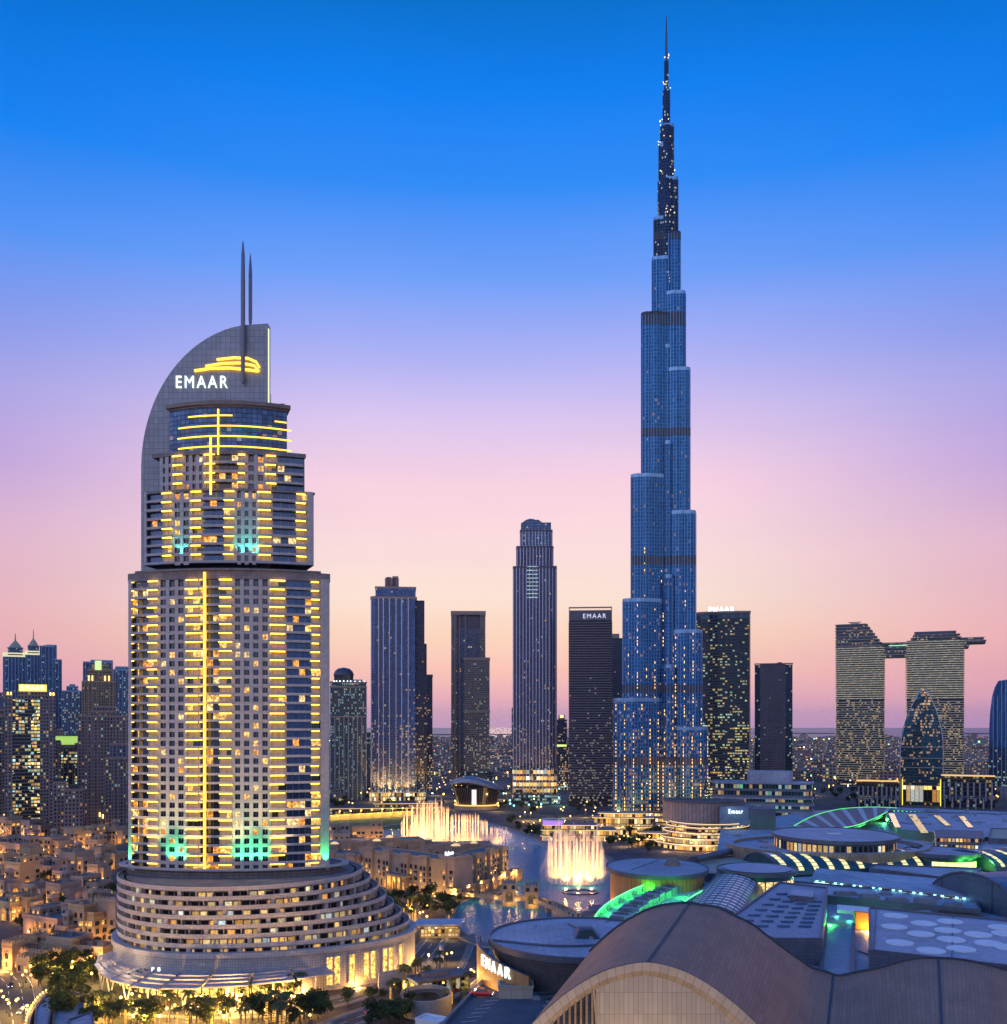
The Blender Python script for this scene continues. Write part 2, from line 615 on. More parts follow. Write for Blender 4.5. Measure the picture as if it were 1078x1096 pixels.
SLATE = plain('dark_slate', (0.12, 0.13, 0.17), 0.5, 0.2, var=0.2, scale=0.1, lines=(3, 1.2, 0.05))
TEAL = plain('teal_metal', (0.05, 0.13, 0.15), 0.4, 0.4, var=0.2, scale=0.1, lines=(2, 2, 0.05))
CANOPY = plain('canopy_metal', (0.42, 0.40, 0.44), 0.5, 0.2, var=0.12, lines=(3.0, 3.0, 0.05))
BROWN = plain('brown_roof', (0.40, 0.19, 0.115), 0.62, 0.15, var=0.16, scale=0.09, lines=(1.1, 9.0, 0.035))
ASPH = plain('asphalt', (0.055, 0.055, 0.06), 0.85, var=0.3, scale=0.3, bump=0.2)
PAVE = plain('paving', (0.22, 0.18, 0.15), 0.85, var=0.25, scale=0.2, lines=(2, 2, 0.06))
KERB = plain('kerb_stone', (0.38, 0.36, 0.34), 0.8)
LINE = plain('road_paint', (0.75, 0.73, 0.68), 0.7)
TAN = plain('tan_terrace', (0.46, 0.38, 0.28), 0.8, var=0.12, scale=0.1, lines=(4, 4, 0.06))
DGLASS = plain('dark_glass', (0.02, 0.028, 0.045), 0.08, 0.0, var=0.3, scale=0.4, spec=0.8)
BGLASS = plain('blue_glass', (0.06, 0.11, 0.22), 0.1, 0.6, var=0.25, scale=0.3)
GOLD = glow('gold_led', (1.0, 0.56, 0.05), 5.0, True)
GOLDB = glow('gold_line', (1.0, 0.55, 0.05), 2.6, True)
WLET = glow('white_letters', (0.85, 1.0, 0.95), 1.25, False)
WARM1 = glow('warm_window', (1.0, 0.62, 0.2), 1.6)
WARM2 = glow('amber_window', (1.0, 0.46, 0.09), 1.1)
WARM3 = glow('pale_window', (1.0, 0.82, 0.48), 1.5)
COOL1 = glow('cool_window', (0.75, 0.95, 1.0), 1.8)
BULB = glow('bulb_warm', (1.0, 0.55, 0.12), 4.5)
BULBW = glow('bulb_white', (0.8, 0.95, 1.0), 6.0)
GREENL = glow('green_led', (0.12, 1.0, 0.28), 2.4, True)


def lit_room(name, col, strength):
    """the inside of a lit room seen through glass: lamps, curtains and furniture as bright and dim patches"""
    m, t, b, out = mat_new(name)
    tc = N(t, 'ShaderNodeTexCoord')
    n = N(t, 'ShaderNodeTexNoise'); n.inputs['Scale'].default_value = 0.9; n.inputs['Detail'].default_value = 5
    t.links.new(tc.outputs['Object'], n.inputs['Vector'])
    e = M(t, 'MULTIPLY', M(t, 'POWER', M(t, 'MULTIPLY', n.outputs[0], 1.5), 3.0), strength)
    b.inputs['Base Color'].default_value = (0.1, 0.07, 0.05, 1)
    b.inputs['Roughness'].default_value = 0.15
    b.inputs['Emission Color'].default_value = (*col, 1)
    t.links.new(e, b.inputs['Emission Strength'])
    m.cycles.emission_sampling = 'NONE'
    return m


ROOM1 = lit_room('lit_room_warm', (1.0, 0.52, 0.12), 2.4)
ROOM2 = lit_room('lit_room_amber', (1.0, 0.38, 0.05), 2.2)
ROOM3 = lit_room('lit_room_pale', (1.0, 0.7, 0.28), 2.2)
ROOM4 = lit_room('lit_room_cool', (0.55, 0.85, 1.0), 1.2)
SHOP = lit_room('lit_shop', (1.0, 0.58, 0.12), 3.4)


def ground_mat():
    m, t, b, out = mat_new('city_ground')
    tc = N(t, 'ShaderNodeTexCoord')
    v = N(t, 'ShaderNodeTexVoronoi'); v.inputs['Scale'].default_value = 0.012
    t.links.new(tc.outputs['Object'], v.inputs['Vector'])
    n = N(t, 'ShaderNodeTexNoise'); n.inputs['Scale'].default_value = 0.05; n.inputs['Detail'].default_value = 8
    t.links.new(tc.outputs['Object'], n.inputs['Vector'])
    a = ramp(t, n.outputs[0], [(0.3, (0.035, 0.03, 0.03)), (0.5, (0.075, 0.066, 0.06)), (0.62, (0.12, 0.1, 0.085)), (0.75, (0.05, 0.06, 0.035))])
    c = mixc(t, 0.35, a, v.outputs['Color'], 'MULTIPLY')
    t.links.new(c, b.inputs['Base Color'])
    b.inputs['Roughness'].default_value = 0.9
    return m


def water_mat(name, col, rough, scale, bump):
    m, t, b, out = mat_new(name)
    tc = N(t, 'ShaderNodeTexCoord')
    n = N(t, 'ShaderNodeTexNoise'); n.inputs['Scale'].default_value = scale; n.inputs['Detail'].default_value = 4
    t.links.new(tc.outputs['Object'], n.inputs['Vector'])
    bp = N(t, 'ShaderNodeBump'); bp.inputs['Strength'].default_value = bump; bp.inputs['Distance'].default_value = 0.5
    t.links.new(n.outputs[0], bp.inputs['Height']); t.links.new(bp.outputs[0], b.inputs['Normal'])
    b.inputs['Base Color'].default_value = (*col, 1)
    b.inputs['Roughness'].default_value = rough
    b.inputs['IOR'].default_value = 1.13
    return m


# ------------------------------------------------------------------ the setting
def structure(name, mb, mat, smooth=False, kind='structure'):
    return tag(mb.build(name, mat, None, smooth), kind=kind)


g = MB()
g.face([(-30000, -1000, 0), (30000, -1000, 0), (30000, 50000, 0), (-30000, 50000, 0)])
structure('ground', g, ground_mat())

g = MB()
pts = []
for i in range(61):
    x = -14000 + 28000 * i / 60
    pts.append((x, 7700 + 500 * math.sin(i * 0.9) + 350 * math.sin(i * 2.3 + 1), 0.5))
pts += [(29900, 9000, 0.5), (29900, 49900, 0.5), (-29900, 49900, 0.5), (-29900, 9000, 0.5)]
g.face(pts)
structure('sea', g, water_mat('sea_water', (0.10, 0.10, 0.16), 0.3, 0.01, 0.3))

ISL = plain('island_sand', (0.10, 0.085, 0.085), 0.9, var=0.4, scale=0.004)
for px0, px1, Y, d, h in ((812, 905, 12600, 900, 9), (1022, 1066, 12000, 600, 12), (452, 486, 10600, 700, 9), (520, 552, 11200, 500, 8)):
    g = MB()
    x0, x1 = gx(px0, Y), gx(px1, Y)
    n = 26
    A = [(x0 + (x1 - x0) * (0.5 + 0.5 * math.cos(2 * PI * i / n)) + rnd.uniform(-60, 60), Y + d * 0.5 * math.sin(2 * PI * i / n)) for i in range(n)]
    A0 = [((p[0] - (x0 + x1) / 2) * 1.06 + (x0 + x1) / 2, Y + (p[1] - Y) * 1.2) for p in A]
    g.loft(A0, 0.2, A, h)
    g.face([(*p, h) for p in A])
    structure('island', g, ISL)

LAKE_PX = [(395, 893), (432, 882), (500, 879), (548, 889), (578, 905), (606, 911), (642, 916), (660, 935), (656, 962), (642, 990), (600, 1012),
           (524, 1012), (488, 990), (496, 966), (543, 956), (546, 941), (520, 926), (470, 908)]
LAKE = [tuple(gp(a, b)[:2]) for a, b in LAKE_PX]


def area2(A):
    return sum(A[i - 1][0] * A[i][1] - A[i][0] * A[i - 1][1] for i in range(len(A)))


def ccw(A):
    return A if area2(A) > 0 else list(reversed(A))


def smooth_outline(A, k=6):
    n = len(A); out = []
    for i in range(n):
        p0, p1, p2, p3 = (Vector(A[(i + j - 1) % n]) for j in range(4))
        for s in range(k):
            t = s / k
            out.append(tuple(0.5 * ((2 * p1) + (p2 - p0) * t + (2 * p0 - 5 * p1 + 4 * p2 - p3) * t * t + (3 * p1 - p0 - 3 * p2 + p3) * t ** 3)))
    return out


LAKE = smooth_outline(ccw(LAKE), 5)
g = MB(); g.face([(x, y, 0.03) for x, y in LAKE])
structure('lake_water', g, water_mat('lake_water', (0.0, 0.20, 0.31), 0.16, 0.5, 0.9))
g = MB(); g.ring(offset(LAKE, 5.0), LAKE, -0.3, 0.9, 0, 1)
structure('lake_promenade', g, [KERB, PAVE])


def inside(x, y, A):
    c = False
    for i in range(len(A)):
        x0, y0 = A[i - 1]; x1, y1 = A[i]
        if (y0 > y) != (y1 > y) and x < (x1 - x0) * (y - y0) / (y1 - y0) + x0:
            c = not c
    return c


def road(name, pts, w, z=0.012, lanes=2, kerb=True):
    P = [Vector((*p, 0)) if len(p) == 2 else Vector(p) for p in pts]
    # smooth the centre line
    C = []
    for i in range(len(P) - 1):
        p0, p1, p2, p3 = P[max(0, i - 1)], P[i], P[i + 1], P[min(len(P) - 1, i + 2)]
        for s in range(8):
            t = s / 8
            C.append(0.5 * ((2 * p1) + (p2 - p0) * t + (2 * p0 - 5 * p1 + 4 * p2 - p3) * t * t + (3 * p1 - p0 - 3 * p2 + p3) * t ** 3))
    C.append(P[-1])

    def off(d):
        out = []
        for i, c in enumerate(C):
            e = (C[min(i + 1, len(C) - 1)] - C[max(0, i - 1)]); e.z = 0
            e.normalize()
            out.append((c.x + e.y * d, c.y - e.x * d, c.z))
        return out

    def strip(mb, a, b, z0, m=0):
        for i in range(len(a) - 1):
            mb.face([(a[i][0], a[i][1], a[i][2] + z0), (b[i][0], b[i][1], b[i][2] + z0), (b[i + 1][0], b[i + 1][1], b[i + 1][2] + z0), (a[i + 1][0], a[i + 1][1], a[i + 1][2] + z0)][::-1], m)
    g = MB()
    strip(g, off(-w / 2), off(w / 2), z)
    o = structure(name, g, ASPH)
    g = MB()
    for l in range(1, lanes):
        d = -w / 2 + w * l / lanes
        a, b = off(d - 0.12), off(d + 0.12)
        for i in range(0, len(a) - 1, 2):
            strip(g, a[i:i + 2], b[i:i + 2], z + 0.012)
    for d in (-w / 2 + 0.4, w / 2 - 0.4):
        strip(g, off(d - 0.1), off(d + 0.1), z + 0.012)
    g.build('road_marking', LINE, o)
    if kerb:
        for sd in (-1, 1):
            g = MB()
            a, b = off(sd * w / 2), off(sd * (w / 2 + 2.6))
            if sd > 0:
                strip(g, a, b, 0.15)
            else:
                strip(g, b, a, 0.15)
            for i in range(len(a) - 1):
                g.face([(a[i][0], a[i][1], a[i][2]), (a[i + 1][0], a[i + 1][1], a[i + 1][2]), (a[i + 1][0], a[i + 1][1], a[i + 1][2] + 0.15), (a[i][0], a[i][1], a[i][2] + 0.15)], 1)
            g.build('pavement', [PAVE, KERB], o)
    return C


def gpts(l): return [tuple(gp(a, b)[:2]) for a, b in l]


ROADS = []
ROADS.append(road('boulevard_road', gpts([(-40, 1020), (8, 1046), (18, 1075), (24, 1110), (30, 1180)]), 13, lanes=3))
ROADS.append(road('hotel_drive', gpts([(92, 1076), (160, 1082), (250, 1085), (330, 1078), (392, 1062), (440, 1035), (470, 1000)]), 8))
ROADS.append(road('mall_road', gpts([(330, 1110), (400, 1083), (470, 1066), (505, 1040), (520, 1000)]), 9))
ROADS.append(road('lakeside_road', gpts([(330, 872), (400, 868), (470, 867), (560, 872), (640, 880)]), 14, lanes=3))
ROADS.append(road('city_road', gpts([(-80, 858), (100, 852), (300, 850), (420, 852), (640, 858), (900, 852), (1150, 858)]), 16, lanes=4))

LAWN = plain('lawn_grass', (0.06, 0.095, 0.02), 0.95, var=0.4, scale=0.2)
g = MB()
A = ccw(gpts([(350, 890), (438, 887), (444, 876), (352, 879)]))
g.face([(*p, 0.2) for p in A])
g.prism(A, 0, 0.18, 0, top=False)
tag(g.build('lawn_grass', LAWN), 'strip of short lawn below the row of gold lamps', 'grass', kind='stuff')

# ------------------------------------------------------------------ the bow-fronted hotel tower with the curved fin
HT = thing('hotel_tower', 'tall pale stone hotel tower with gold balcony lights and a curved grey fin', 'tower', (-112, 400, 0))
K = 0.3727


def hs(px): return (px - 244) * K


GW = [DGLASS, ROOM1, ROOM2, ROOM3, BGLASS]
CLAD = plain('tower_cladding', (0.56, 0.48, 0.45), 0.7, var=0.08, lines=(1.5, 0.9, 0.02))


def shaft(z0, nfl, fh, sc, depth, bow, zones, rng, lit):
    """one stage of the shaft: ZONES are (kind, px0, px1) along the bowed front"""
    half = 41 * sc

    def yf(s): return -depth + bow * (s / half) ** 2

    def seg(mb, s0, s1, d0, d1, za, zb, m=0, n=1):
        for i in range(n):
            a, b = s0 + (s1 - s0) * i / n, s0 + (s1 - s0) * (i + 1) / n
            mb.prism([(a, yf(a) - d1), (b, yf(b) - d1), (b, yf(b) - d0), (a, yf(a) - d0)], za, zb, m, None, True)

    z1 = z0 + nfl * fh
    S = lambda px: hs(px) * sc
    # core behind the facade
    c = MB()
    N_ = 24
    s0, s1 = S(zones[0][1]), S(zones[-1][2])
    front = [(s0 + (s1 - s0) * i / N_, yf(s0 + (s1 - s0) * i / N_) + 1.1) for i in range(N_ + 1)]
    c.prism(front + [(s1 - 10 * sc, 16 * sc), (s0 + 4 * sc, 16 * sc)], z0, z1, 0, 1)
    c.build('wall', [plain('tower_wall', (0.34, 0.30, 0.29), 0.8, var=0.1, lines=(3.0, fh, 0.1)), FLATROOF], HT)
    win, bal, led, clad = [], [], [], MB()
    for kind, p0, p1 in zones:
        a, b = S(p0), S(p1)
        if clad.f:
            clad.build('cladding', CLAD, HT)
        clad = MB()
        if kind == 'pier':
            seg(clad, a, b, -1.0, 0.5, z0, z1 + 1, 0, 1)
            continue
        if kind == 'gold':
            continue
        if kind == 'win':
            n = max(1, round((b - a) / (3.55 * sc ** 0.3)))
            w = (b - a) / n
            for i in range(n + 1):
                q = a + w * i
                seg(clad, q - 0.75, q + 0.75, -1.0, 0.12 if i % 2 else 0.0, z0, z1)
            for f in range(nfl):
                zz = z0 + f * fh
                for i in range(n):
                    seg(clad, a + w * i + 0.75, a + w * (i + 1) - 0.75, -1.0, -0.06, zz - 0.65, zz + 0.72)
                    mb = MB()
                    r = rng.random()
                    m = 0 if r > lit else rng.choice((1, 1, 2, 3))
                    sa, sb = a + w * i + 0.75, a + w * (i + 1) - 0.75
                    mb.face([(sa, yf(sa) + 0.62, zz + 0.72), (sb, yf(sb) + 0.62, zz + 0.72), (sb, yf(sb) + 0.62, zz + fh - 0.65), (sa, yf(sa) + 0.62, zz + fh - 0.65)], m)
                    seg(mb, (sa + sb) / 2 - 0.06, (sa + sb) / 2 + 0.06, -0.62, -0.5, zz + 0.72, zz + fh - 0.65, 5)
                    win.append(mb)
            continue
        # balcony zones: 'bal' lit edge, 'mid' open glazed balcony
        for f in range(nfl):
            zz = z0 + f * fh
            mb = MB()
            seg(mb, a, b, -1.0, 1.25, zz - 0.18, zz + 0.14, 0, 3)
            seg(mb, a, b, 1.12, 1.25, zz + 0.14, zz + 0.78, 0, 3)
            bal.append(mb)
            n = max(1, round((b - a) / 2.6))
            w = (b - a) / n
            for i in range(n):
                sa, sb = a + w * i, a + w * (i + 1)
                mb = MB()
                r = rng.random()
                if kind == 'bal':
                    m = 6 if r > 0.1 else rng.choice((0, 1))
                else:
                    m = (4 if kind == 'blue' else 0) if r > lit * (1.6 if kind == 'mid' else 1.0) else rng.choice((1, 2, 2, 3))
                mb.face([(sa, yf(sa) + 0.9, zz + 0.14), (sb, yf(sb) + 0.9, zz + 0.14), (sb, yf(sb) + 0.9, zz + fh - 0.18), (sa, yf(sa) + 0.9, zz + fh - 0.18)], m)
                seg(mb, sa - 0.05, sa + 0.05, -0.9, -0.78, zz + 0.14, zz + fh - 0.18, 5)
                win.append(mb)
            if kind == 'mid' and b - a > 5 and f % 1 == 0:
                mb = MB(); seg(mb, a + .1, a + 1.3, 0.75, 1.02, zz + fh - .5, zz + fh - .2); led.append(mb)
            if kind == 'bal':
                mb = MB()
                seg(mb, a + 0.15 + rng.random() * .5, b - 0.15 - rng.random() * .5, 0.75, 1.3, zz + fh - 0.62, zz + fh - 0.19, 0, 2)
                led.append(mb)
    if clad.f:
        clad.build('cladding', CLAD, HT)
    order = list(range(len(win))); rng.shuffle(order)
    many([win[i] for i in order], 'window', GW + [STEEL, CLAD], HT)
    many(bal, 'balcony', STONE, HT)
    many(led, 'light_strip', GOLD, HT)
    return yf, z1


rg = random.Random(5)
LOW = [('pier', 134, 138.5), ('mid', 138.5, 158), ('bal', 158, 172), ('win', 172, 203), ('bal', 203, 219), ('mid', 219, 240), ('bal', 240, 255),
       ('win', 255, 293), ('bal', 293, 310), ('blue', 310, 335), ('bal', 335, 345), ('pier', 345, 353.5)]
yf1, zt1 = shaft(41.5, 33, 3.55, 1.0, 15, 9, LOW, rg, 0.13)
UP = [('pier', 134, 138), ('blue', 138, 160), ('bal', 160, 176), ('win', 176, 200), ('bal', 200, 216), ('blue', 216, 243), ('bal', 243, 258),
      ('win', 258, 286), ('bal', 286, 304), ('blue', 304, 332), ('bal', 332, 346), ('pier', 346, 353)]
yf2, zt2 = shaft(165.5, 8, 3.6, 0.845, 13, 7, UP, rg, 0.2)
UP2 = [('win', 148, 166), ('bal', 166, 184), ('win', 184, 214), ('bal', 214, 226), ('mid', 226, 262), ('bal', 262, 274), ('win', 274, 300), ('bal', 300, 316), ('blue', 316, 352)]
yf3, zt3 = shaft(194.5, 4, 3.7, 0.76, 12, 6, UP2, rg, 0.2)


def bow(half, depth, b, n=24, grow=0.0, back=14.0):
    return [(-half - grow + 2 * (half + grow) * i / n, -depth - grow + b * ((-half - grow + 2 * (half + grow) * i / n) / half) ** 2) for i in range(n + 1)] + [(half + grow - 10, back), (-half - grow + 4, back)]


# ledges between the stages
for half, dep, b, gr, za, zb in ((41, 15, 9, 0.3, zt1, zt1 + 3.4), (34.6, 13, 7, 3.2, zt1 + 3.4, zt1 + 4.2), (34.6, 13, 7, 0.5, zt2, zt2 + 0.9), (31, 12, 6, 0.4, zt3, zt3 + 1.6)):
    mb = MB(); mb.prism(bow(half, dep, b, grow=gr), za, zb, 0, 1, True)
    mb.build('cornice', [plain('cornice_stone', (0.30, 0.24, 0.22), 0.8, lines=(2, 1, 0.05)), FLATROOF], HT)
mb = MB(); mb.prism(bow(41, 15, 9, grow=-2), zt1 + 3.4, zt1 + 3.6, 0); mb.build('terrace', PAVE, HT)
# the glass drum under the brim
D0, D1 = zt3 + 1.6, zt3 + 20
xo = -0.5
drum = [(xo - 24 + 48 * i / 20, -11.5 + 6 * ((i - 10) / 10) ** 2) for i in range(21)] + [(xo + 20, 5), (xo - 21, 5)]
mb = MB(); mb.prism(drum, D0, D1, 0, 1)
DRUMM = facade('drum_glass', (0.03, 0.05, 0.09), (0.05, 0.11, 0.24), 2.0, 1.9, 0.9, 0.86, 0.03, strength=1.0, metal=0.6)
mb.build('glass_drum', [DRUMM, FLATROOF], HT)
mb = MB(); mb.prism(offset(drum, 1.3), D1, D1 + 1.5, 0, 1, True); mb.prism(offset(drum, 0.4), D1 - 0.8, D1, 0, 0, True)
mb.build('brim', [plain('brim_metal', (0.22, 0.16, 0.14), 0.5, 0.3), FLATROOF], HT)


def arcline(xa, xb, z, r, mat, nm):
    mb = MB()
    pts = [(xa + (xb - xa) * i / 14, -12.1 + 6 * ((xa + (xb - xa) * i / 14 - xo) / 24) ** 2, z) for i in range(15)]
    mb.tube(pts, r, 5)
    mb.build(nm, mat, HT)


for k, (p0, p1, py) in enumerate(((200, 250, 445), (188, 309, 456), (187, 309, 467), (188, 309, 478))):
    arcline((p0 - 539) * 0.376 + 112, (p1 - 539) * 0.376 + 112 - 0.4, 100 - (py - 777) * 0.376, 0.3, GOLDB, 'light_line')
arcline((292 - 539) * 0.376 + 112, 23.4, 100 + (777 - 448) * 0.376, 0.3, GOLDB, 'light_line')
mb = MB(); mb.box(-2.9, -2.3, -12.6, -12.1, D0 - 2, D1 - 2); mb.build('light_line', GOLDB, HT)
mb = MB(); mb.box(-5.2, -4.5, -15.2, -14.6, zt2 - 2, D0 + 5); mb.build('light_line', GOLDB, HT)
mb = MB(); mb.box(-7.2, -6.3, -16.9, -16.2, 42, zt1 + 2.5); mb.build('light_line', GOLDB, HT)
mb = MB(); mb.box(-36.0, -34.6, -7.95, -7.3, 43, zt1 - 2); 
mb.build('light_line', plain('amber_pier', (0.6, 0.4, 0.15), 0.7), HT)

# the fin
kf = 0.389
FX = lambda px: (px - 539) * kf + 112
FZ = lambda py: 100 - (py - 777) * kf
A = [(FX(150), FZ(930)), (FX(286), FZ(930)), (FX(286), FZ(345)), (FX(262), FZ(346.5))]
zc = FZ(500); aa, hh = FX(275) - FX(150), FZ(345.5) - zc
for i in range(1, 21):
    t = PI / 2 * (1 - i / 20)
    t2 = max(0.0, t - 0.06)
    A.append((FX(275) - aa * math.cos(t2) ** 1.0, zc + hh * math.sin(t2)))
fin = MB()
for y, rev in ((3.0, False), (7.5, True)):
    p = [(q[0], y, q[1]) for q in A]
    fin.face(p[::-1] if rev else p, 0, [(q[0], q[1]) for q in (A[::-1] if rev else A)])
for i in range(len(A)):
    a, c = A[i], A[(i + 1) % len(A)]
    fin.face([(c[0], 3.0, c[1]), (a[0], 3.0, a[1]), (a[0], 7.5, a[1]), (c[0], 7.5, c[1])], 1)
fin.build('fin', [plain('fin_panels', (0.31, 0.30, 0.315), 0.45, 0.5, var=0.1, scale=0.05, lines=(2.0, 2.6, 0.07)), plain('fin_edge', (0.42, 0.40, 0.44), 0.5, 0.3)], HT)
mb = MB(); mb.box(FX(286) + 0.01, FX(286) + 0.35, 3.4, 4.2, FZ(432), FZ(350)); mb.build('light_line', glow('lime_line', (0.8, 1.0, 0.35), 1.2), HT)
SPM = plain('spire_metal', (0.17, 0.16, 0.19), 0.4, 0.6, var=0.1)
for x0, x1, zb, zt, y in ((FX(258.2), FX(263.0), FZ(411), FZ(258), 1.2), (FX(264.6), FX(268.6), FZ(346), FZ(268), 4.0)):
    mb = MB(); w = (x1 - x0) / 2; xm = (x0 + x1) / 2
    prof = [(0.5, zb), (0.85, zb + 1.2), (1, zb + 3), (1, zb + (zt - zb) * 0.7), (0.8, zt - 6), (0.35, zt - 1.5), (0.05, zt)]
    mb.lathe([(w * r, z) for r, z in prof], 10, 0, (xm, y), 1, 0.8)
    mb.build('spire', SPM, HT, True)
lettering('sign_lettering', 'EMAAR', WLET, HT, (FX(215.5), 2.6, FZ(408)), 21.5, 5.0)
# the swoosh of gold lines above the lettering
for pts, r in (([(208, 396.5), (225, 394), (245, 393.5), (262, 395), (276, 397)], 0.55), ([(220, 391.5), (238, 388.5), (258, 388), (272, 391), (277, 397)], 0.5),
               ([(232, 384.5), (250, 382.5), (265, 383), (274, 387), (277.5, 393)], 0.5)):
    mb = MB(); mb.tube([(FX(a), 2.2, FZ(b)) for a, b in pts], r, 6); mb.build('logo_line', GOLDB, HT, True)
mb = MB(); mb.tube([(17, -6, zt3 + 1), (17, -6, zt3 + 26)], 0.12, 5); mb.build('mast', STEEL, HT)
for dx in (-19, 8, 20):
    mb = MB(); mb.bar((dx, -3, D1 + 1.5), (dx, -3, D1 + 3.0), 0.2); mb.bar((dx - 2, -3, D1 + 3), (dx + 2, -3, D1 + 3.2), 0.3); mb.build('roof_crane', STEEL, HT)

# ---- podium: curved terraces that grow towards the lake
PODG = facade('terrace_glass', (0.30, 0.25, 0.22), (0.035, 0.03, 0.035), 3.1, 3.5, 0.82, 0.74, 0.46, strength=2.1, metal=0.1, grough=0.1, seed=3, pal=WARM)
terr, walls = [], []


def pod(k, d=0.0):
    rxr = 53 + (6 - k) * 3.3 if k < 7 else 53
    return ellipse(rxr + d, 46 + d, 96, (0, 2), rxl=45.5 + d)


for k in range(7):
    z = 15.2 + 3.5 * k
    o = pod(k)
    mb = MB()
    mb.prism(offset(o, -2.6), z, z + 3.5, 0, 1)
    mb.build('terrace_wall', [PODG, FLATROOF], HT)
    mb = MB()
    mb.ring(o, offset(o, -0.35), z + 2.75, z + 4.35, 0)
    mb.ring(offset(o, -0.36), offset(o, -3.4), z + 3.1, z + 3.5, 0, 1)
    mb.build('balcony', [STONE2, PAVE], HT)
    part = []
    for i, (p, nrm, e) in enumerate(along(o, 6.4)):
        if p.y > 24:
            continue
        q = p - nrm * 0.5; r = p - nrm * 2.6
        m2 = MB(); w = 0.16 if i % 3 else 0.75
        m2.prism([tuple(q - e * w), tuple(q + e * w), tuple(r + e * w), tuple(r - e * w)], z - 0.0, z + 2.75)
        part.append(m2)
    terr.append(part)
allp = [m for p in terr for m in p]
many(allp, 'partition', STONE2, HT)
# plant floor between podium and shaft
mb = MB(); mb.prism(ellipse(44.5, 20, 64, (0, 2)), 39.7, 43, 0, 1); mb.build('plant_storey', [plain('plant_wall', (0.2, 0.17, 0.16), 0.8, lines=(2.5, 1.1, 0.12)), FLATROOF], HT)
mb = MB(); mb.ring(ellipse(47.5, 21.5, 64, (0, 2)), ellipse(44.6, 20, 64, (0, 2)), 42.6, 43.4, 0); mb.build('cornice', STONE2, HT)
# base wall
bo = ellipse(75, 47, 120, (0, 2), rxl=47)
mb = MB(); mb.prism(bo, 0, 15.2, 0, 1); mb.build('base_wall', [plain('base_panels', (0.42, 0.39, 0.38), 0.6, var=0.1, lines=(1.0, 1.0, 0.06)), BLUEROOF], HT)
mb = MB(); mb.ring(offset(bo, 0.7), offset(bo, -2.2), 14.4, 16.3, 0); mb.build('parapet', STONE2, HT)
# tall lit windows in the base wall towards the lake, and the lobby front under the canopy
for p, nrm, e in along(bo, 3.0):
    px = CX + F * (p.x - 112) / (p.y + 400)
    if p.y > 30:
        continue
    if 352 < px < 432:
        if int(px / 9.5) % 2 == 0:
            continue
        mb = MB(); a, c = p - e * 1.35, p + e * 1.35
        q = [a + nrm * 0.05, c + nrm * 0.05]
        mb.face([(*q[0], 2.0), (*q[1], 2.0), (*q[1], 12.6), (*q[0], 12.6)], 0)
        for s in (a, c):
            mb.prism([tuple(s - e * 0.22 + nrm * 0.6), tuple(s + e * 0.22 + nrm * 0.6), tuple(s + e * 0.22), tuple(s - e * 0.22)], 1.6, 13.0, 1)
        mb.prism([tuple(a + nrm * 0.6), tuple(c + nrm * 0.6), tuple(c), tuple(a)], 12.6, 13.0, 1, None, True)
        mb.build('window', [SHOP, STONE2], HT)
    elif px < 325 and p.y < 2:
        mb = MB(); a, c = p - e * 1.4, p + e * 1.4
        mb.face([(*(a + nrm * 0.08), 0.2), (*(c + nrm * 0.08), 0.2), (*(c + nrm * 0.08), 6.6), (*(a + nrm * 0.08), 6.6)], 0)
        mb.prism([tuple(c + nrm * 0.5 - e * 0.15), tuple(c + nrm * 0.5 + e * 0.15), tuple(c + e * 0.15), tuple(c - e * 0.15)], 0, 7.2, 1)
        mb.build('lobby_window', [SHOP, DARK], HT)
# canopy: seven wedge slabs with slots, on slanted posts
for i in range(9):
    a0, a1 = R(197 + i * 13.1), R(197 + (i + 1) * 13.1 - 1.0)
    ri, ro = 1.0, 1.0
    P = []
    for a, ex in ((a0, 0), (a1, 0), (a1, 17 - 0.9 * abs(i - 4)), (a0, 17 - 0.9 * abs(i - 4))):
        P.append(((47 if math.cos(a) < 0 else 62) * math.cos(a) + ex * math.cos(a) * (0.28 if math.cos(a) < 0 else 0.75), 2 + 46.5 * math.sin(a) + ex * math.sin(a) * 1.25 - 1.0))
    mb = MB()
    v = [Vector(p) for p in P]
    for j in range(4):                                    # rows of the slab with open slots between
        t0, t1 = j / 4 + (0.03 if j else 0), (j + 1) / 4 - (0.045 if j < 3 else 0)
        q = [v[0].lerp(v[3], t0), v[1].lerp(v[2], t0), v[1].lerp(v[2], t1), v[0].lerp(v[3], t1)]
        mb.prism([tuple(x) for x in (q[3], q[2], q[1], q[0])], 8.9 - 0.5 * t0, 9.5 - 0.5 * t0, 0, None, True)
    for s in (0, 1):
        c0, c1 = v[s].lerp(v[1 - s], 0.02), v[3 - s].lerp(v[2 + s], 0.02)
        mb.bar((*c0, 8.75), (*c1, 8.55), 0.7, 0.5)
    mb.build('canopy', CANOPY, HT)
    c = v[2].lerp(v[3], 0.5); m_ = v[0].lerp(v[1], 0.5).lerp(c, 0.5)
    mb = MB(); mb.tube([(*c.lerp(m_, 0.45), 0), (*c.lerp(m_, 0.15), 8.6)], 0.3, 8); mb.tube([(*c.lerp(m_, 0.45), 0), (*c.lerp(m_, 0.9), 8.7)], 0.25, 8)
    mb.build('canopy_post', WHITE, HT)
    if i < 8:
        lamp((*m_.lerp(c, 0.2), 6.2), 2600, (1, 0.62, 0.16), 0.6, parent=HT)
lettering('canopy_lettering', 'P B', WLET, HT, (-14.5, -48.6, 11.4), 3.2, 1.4)
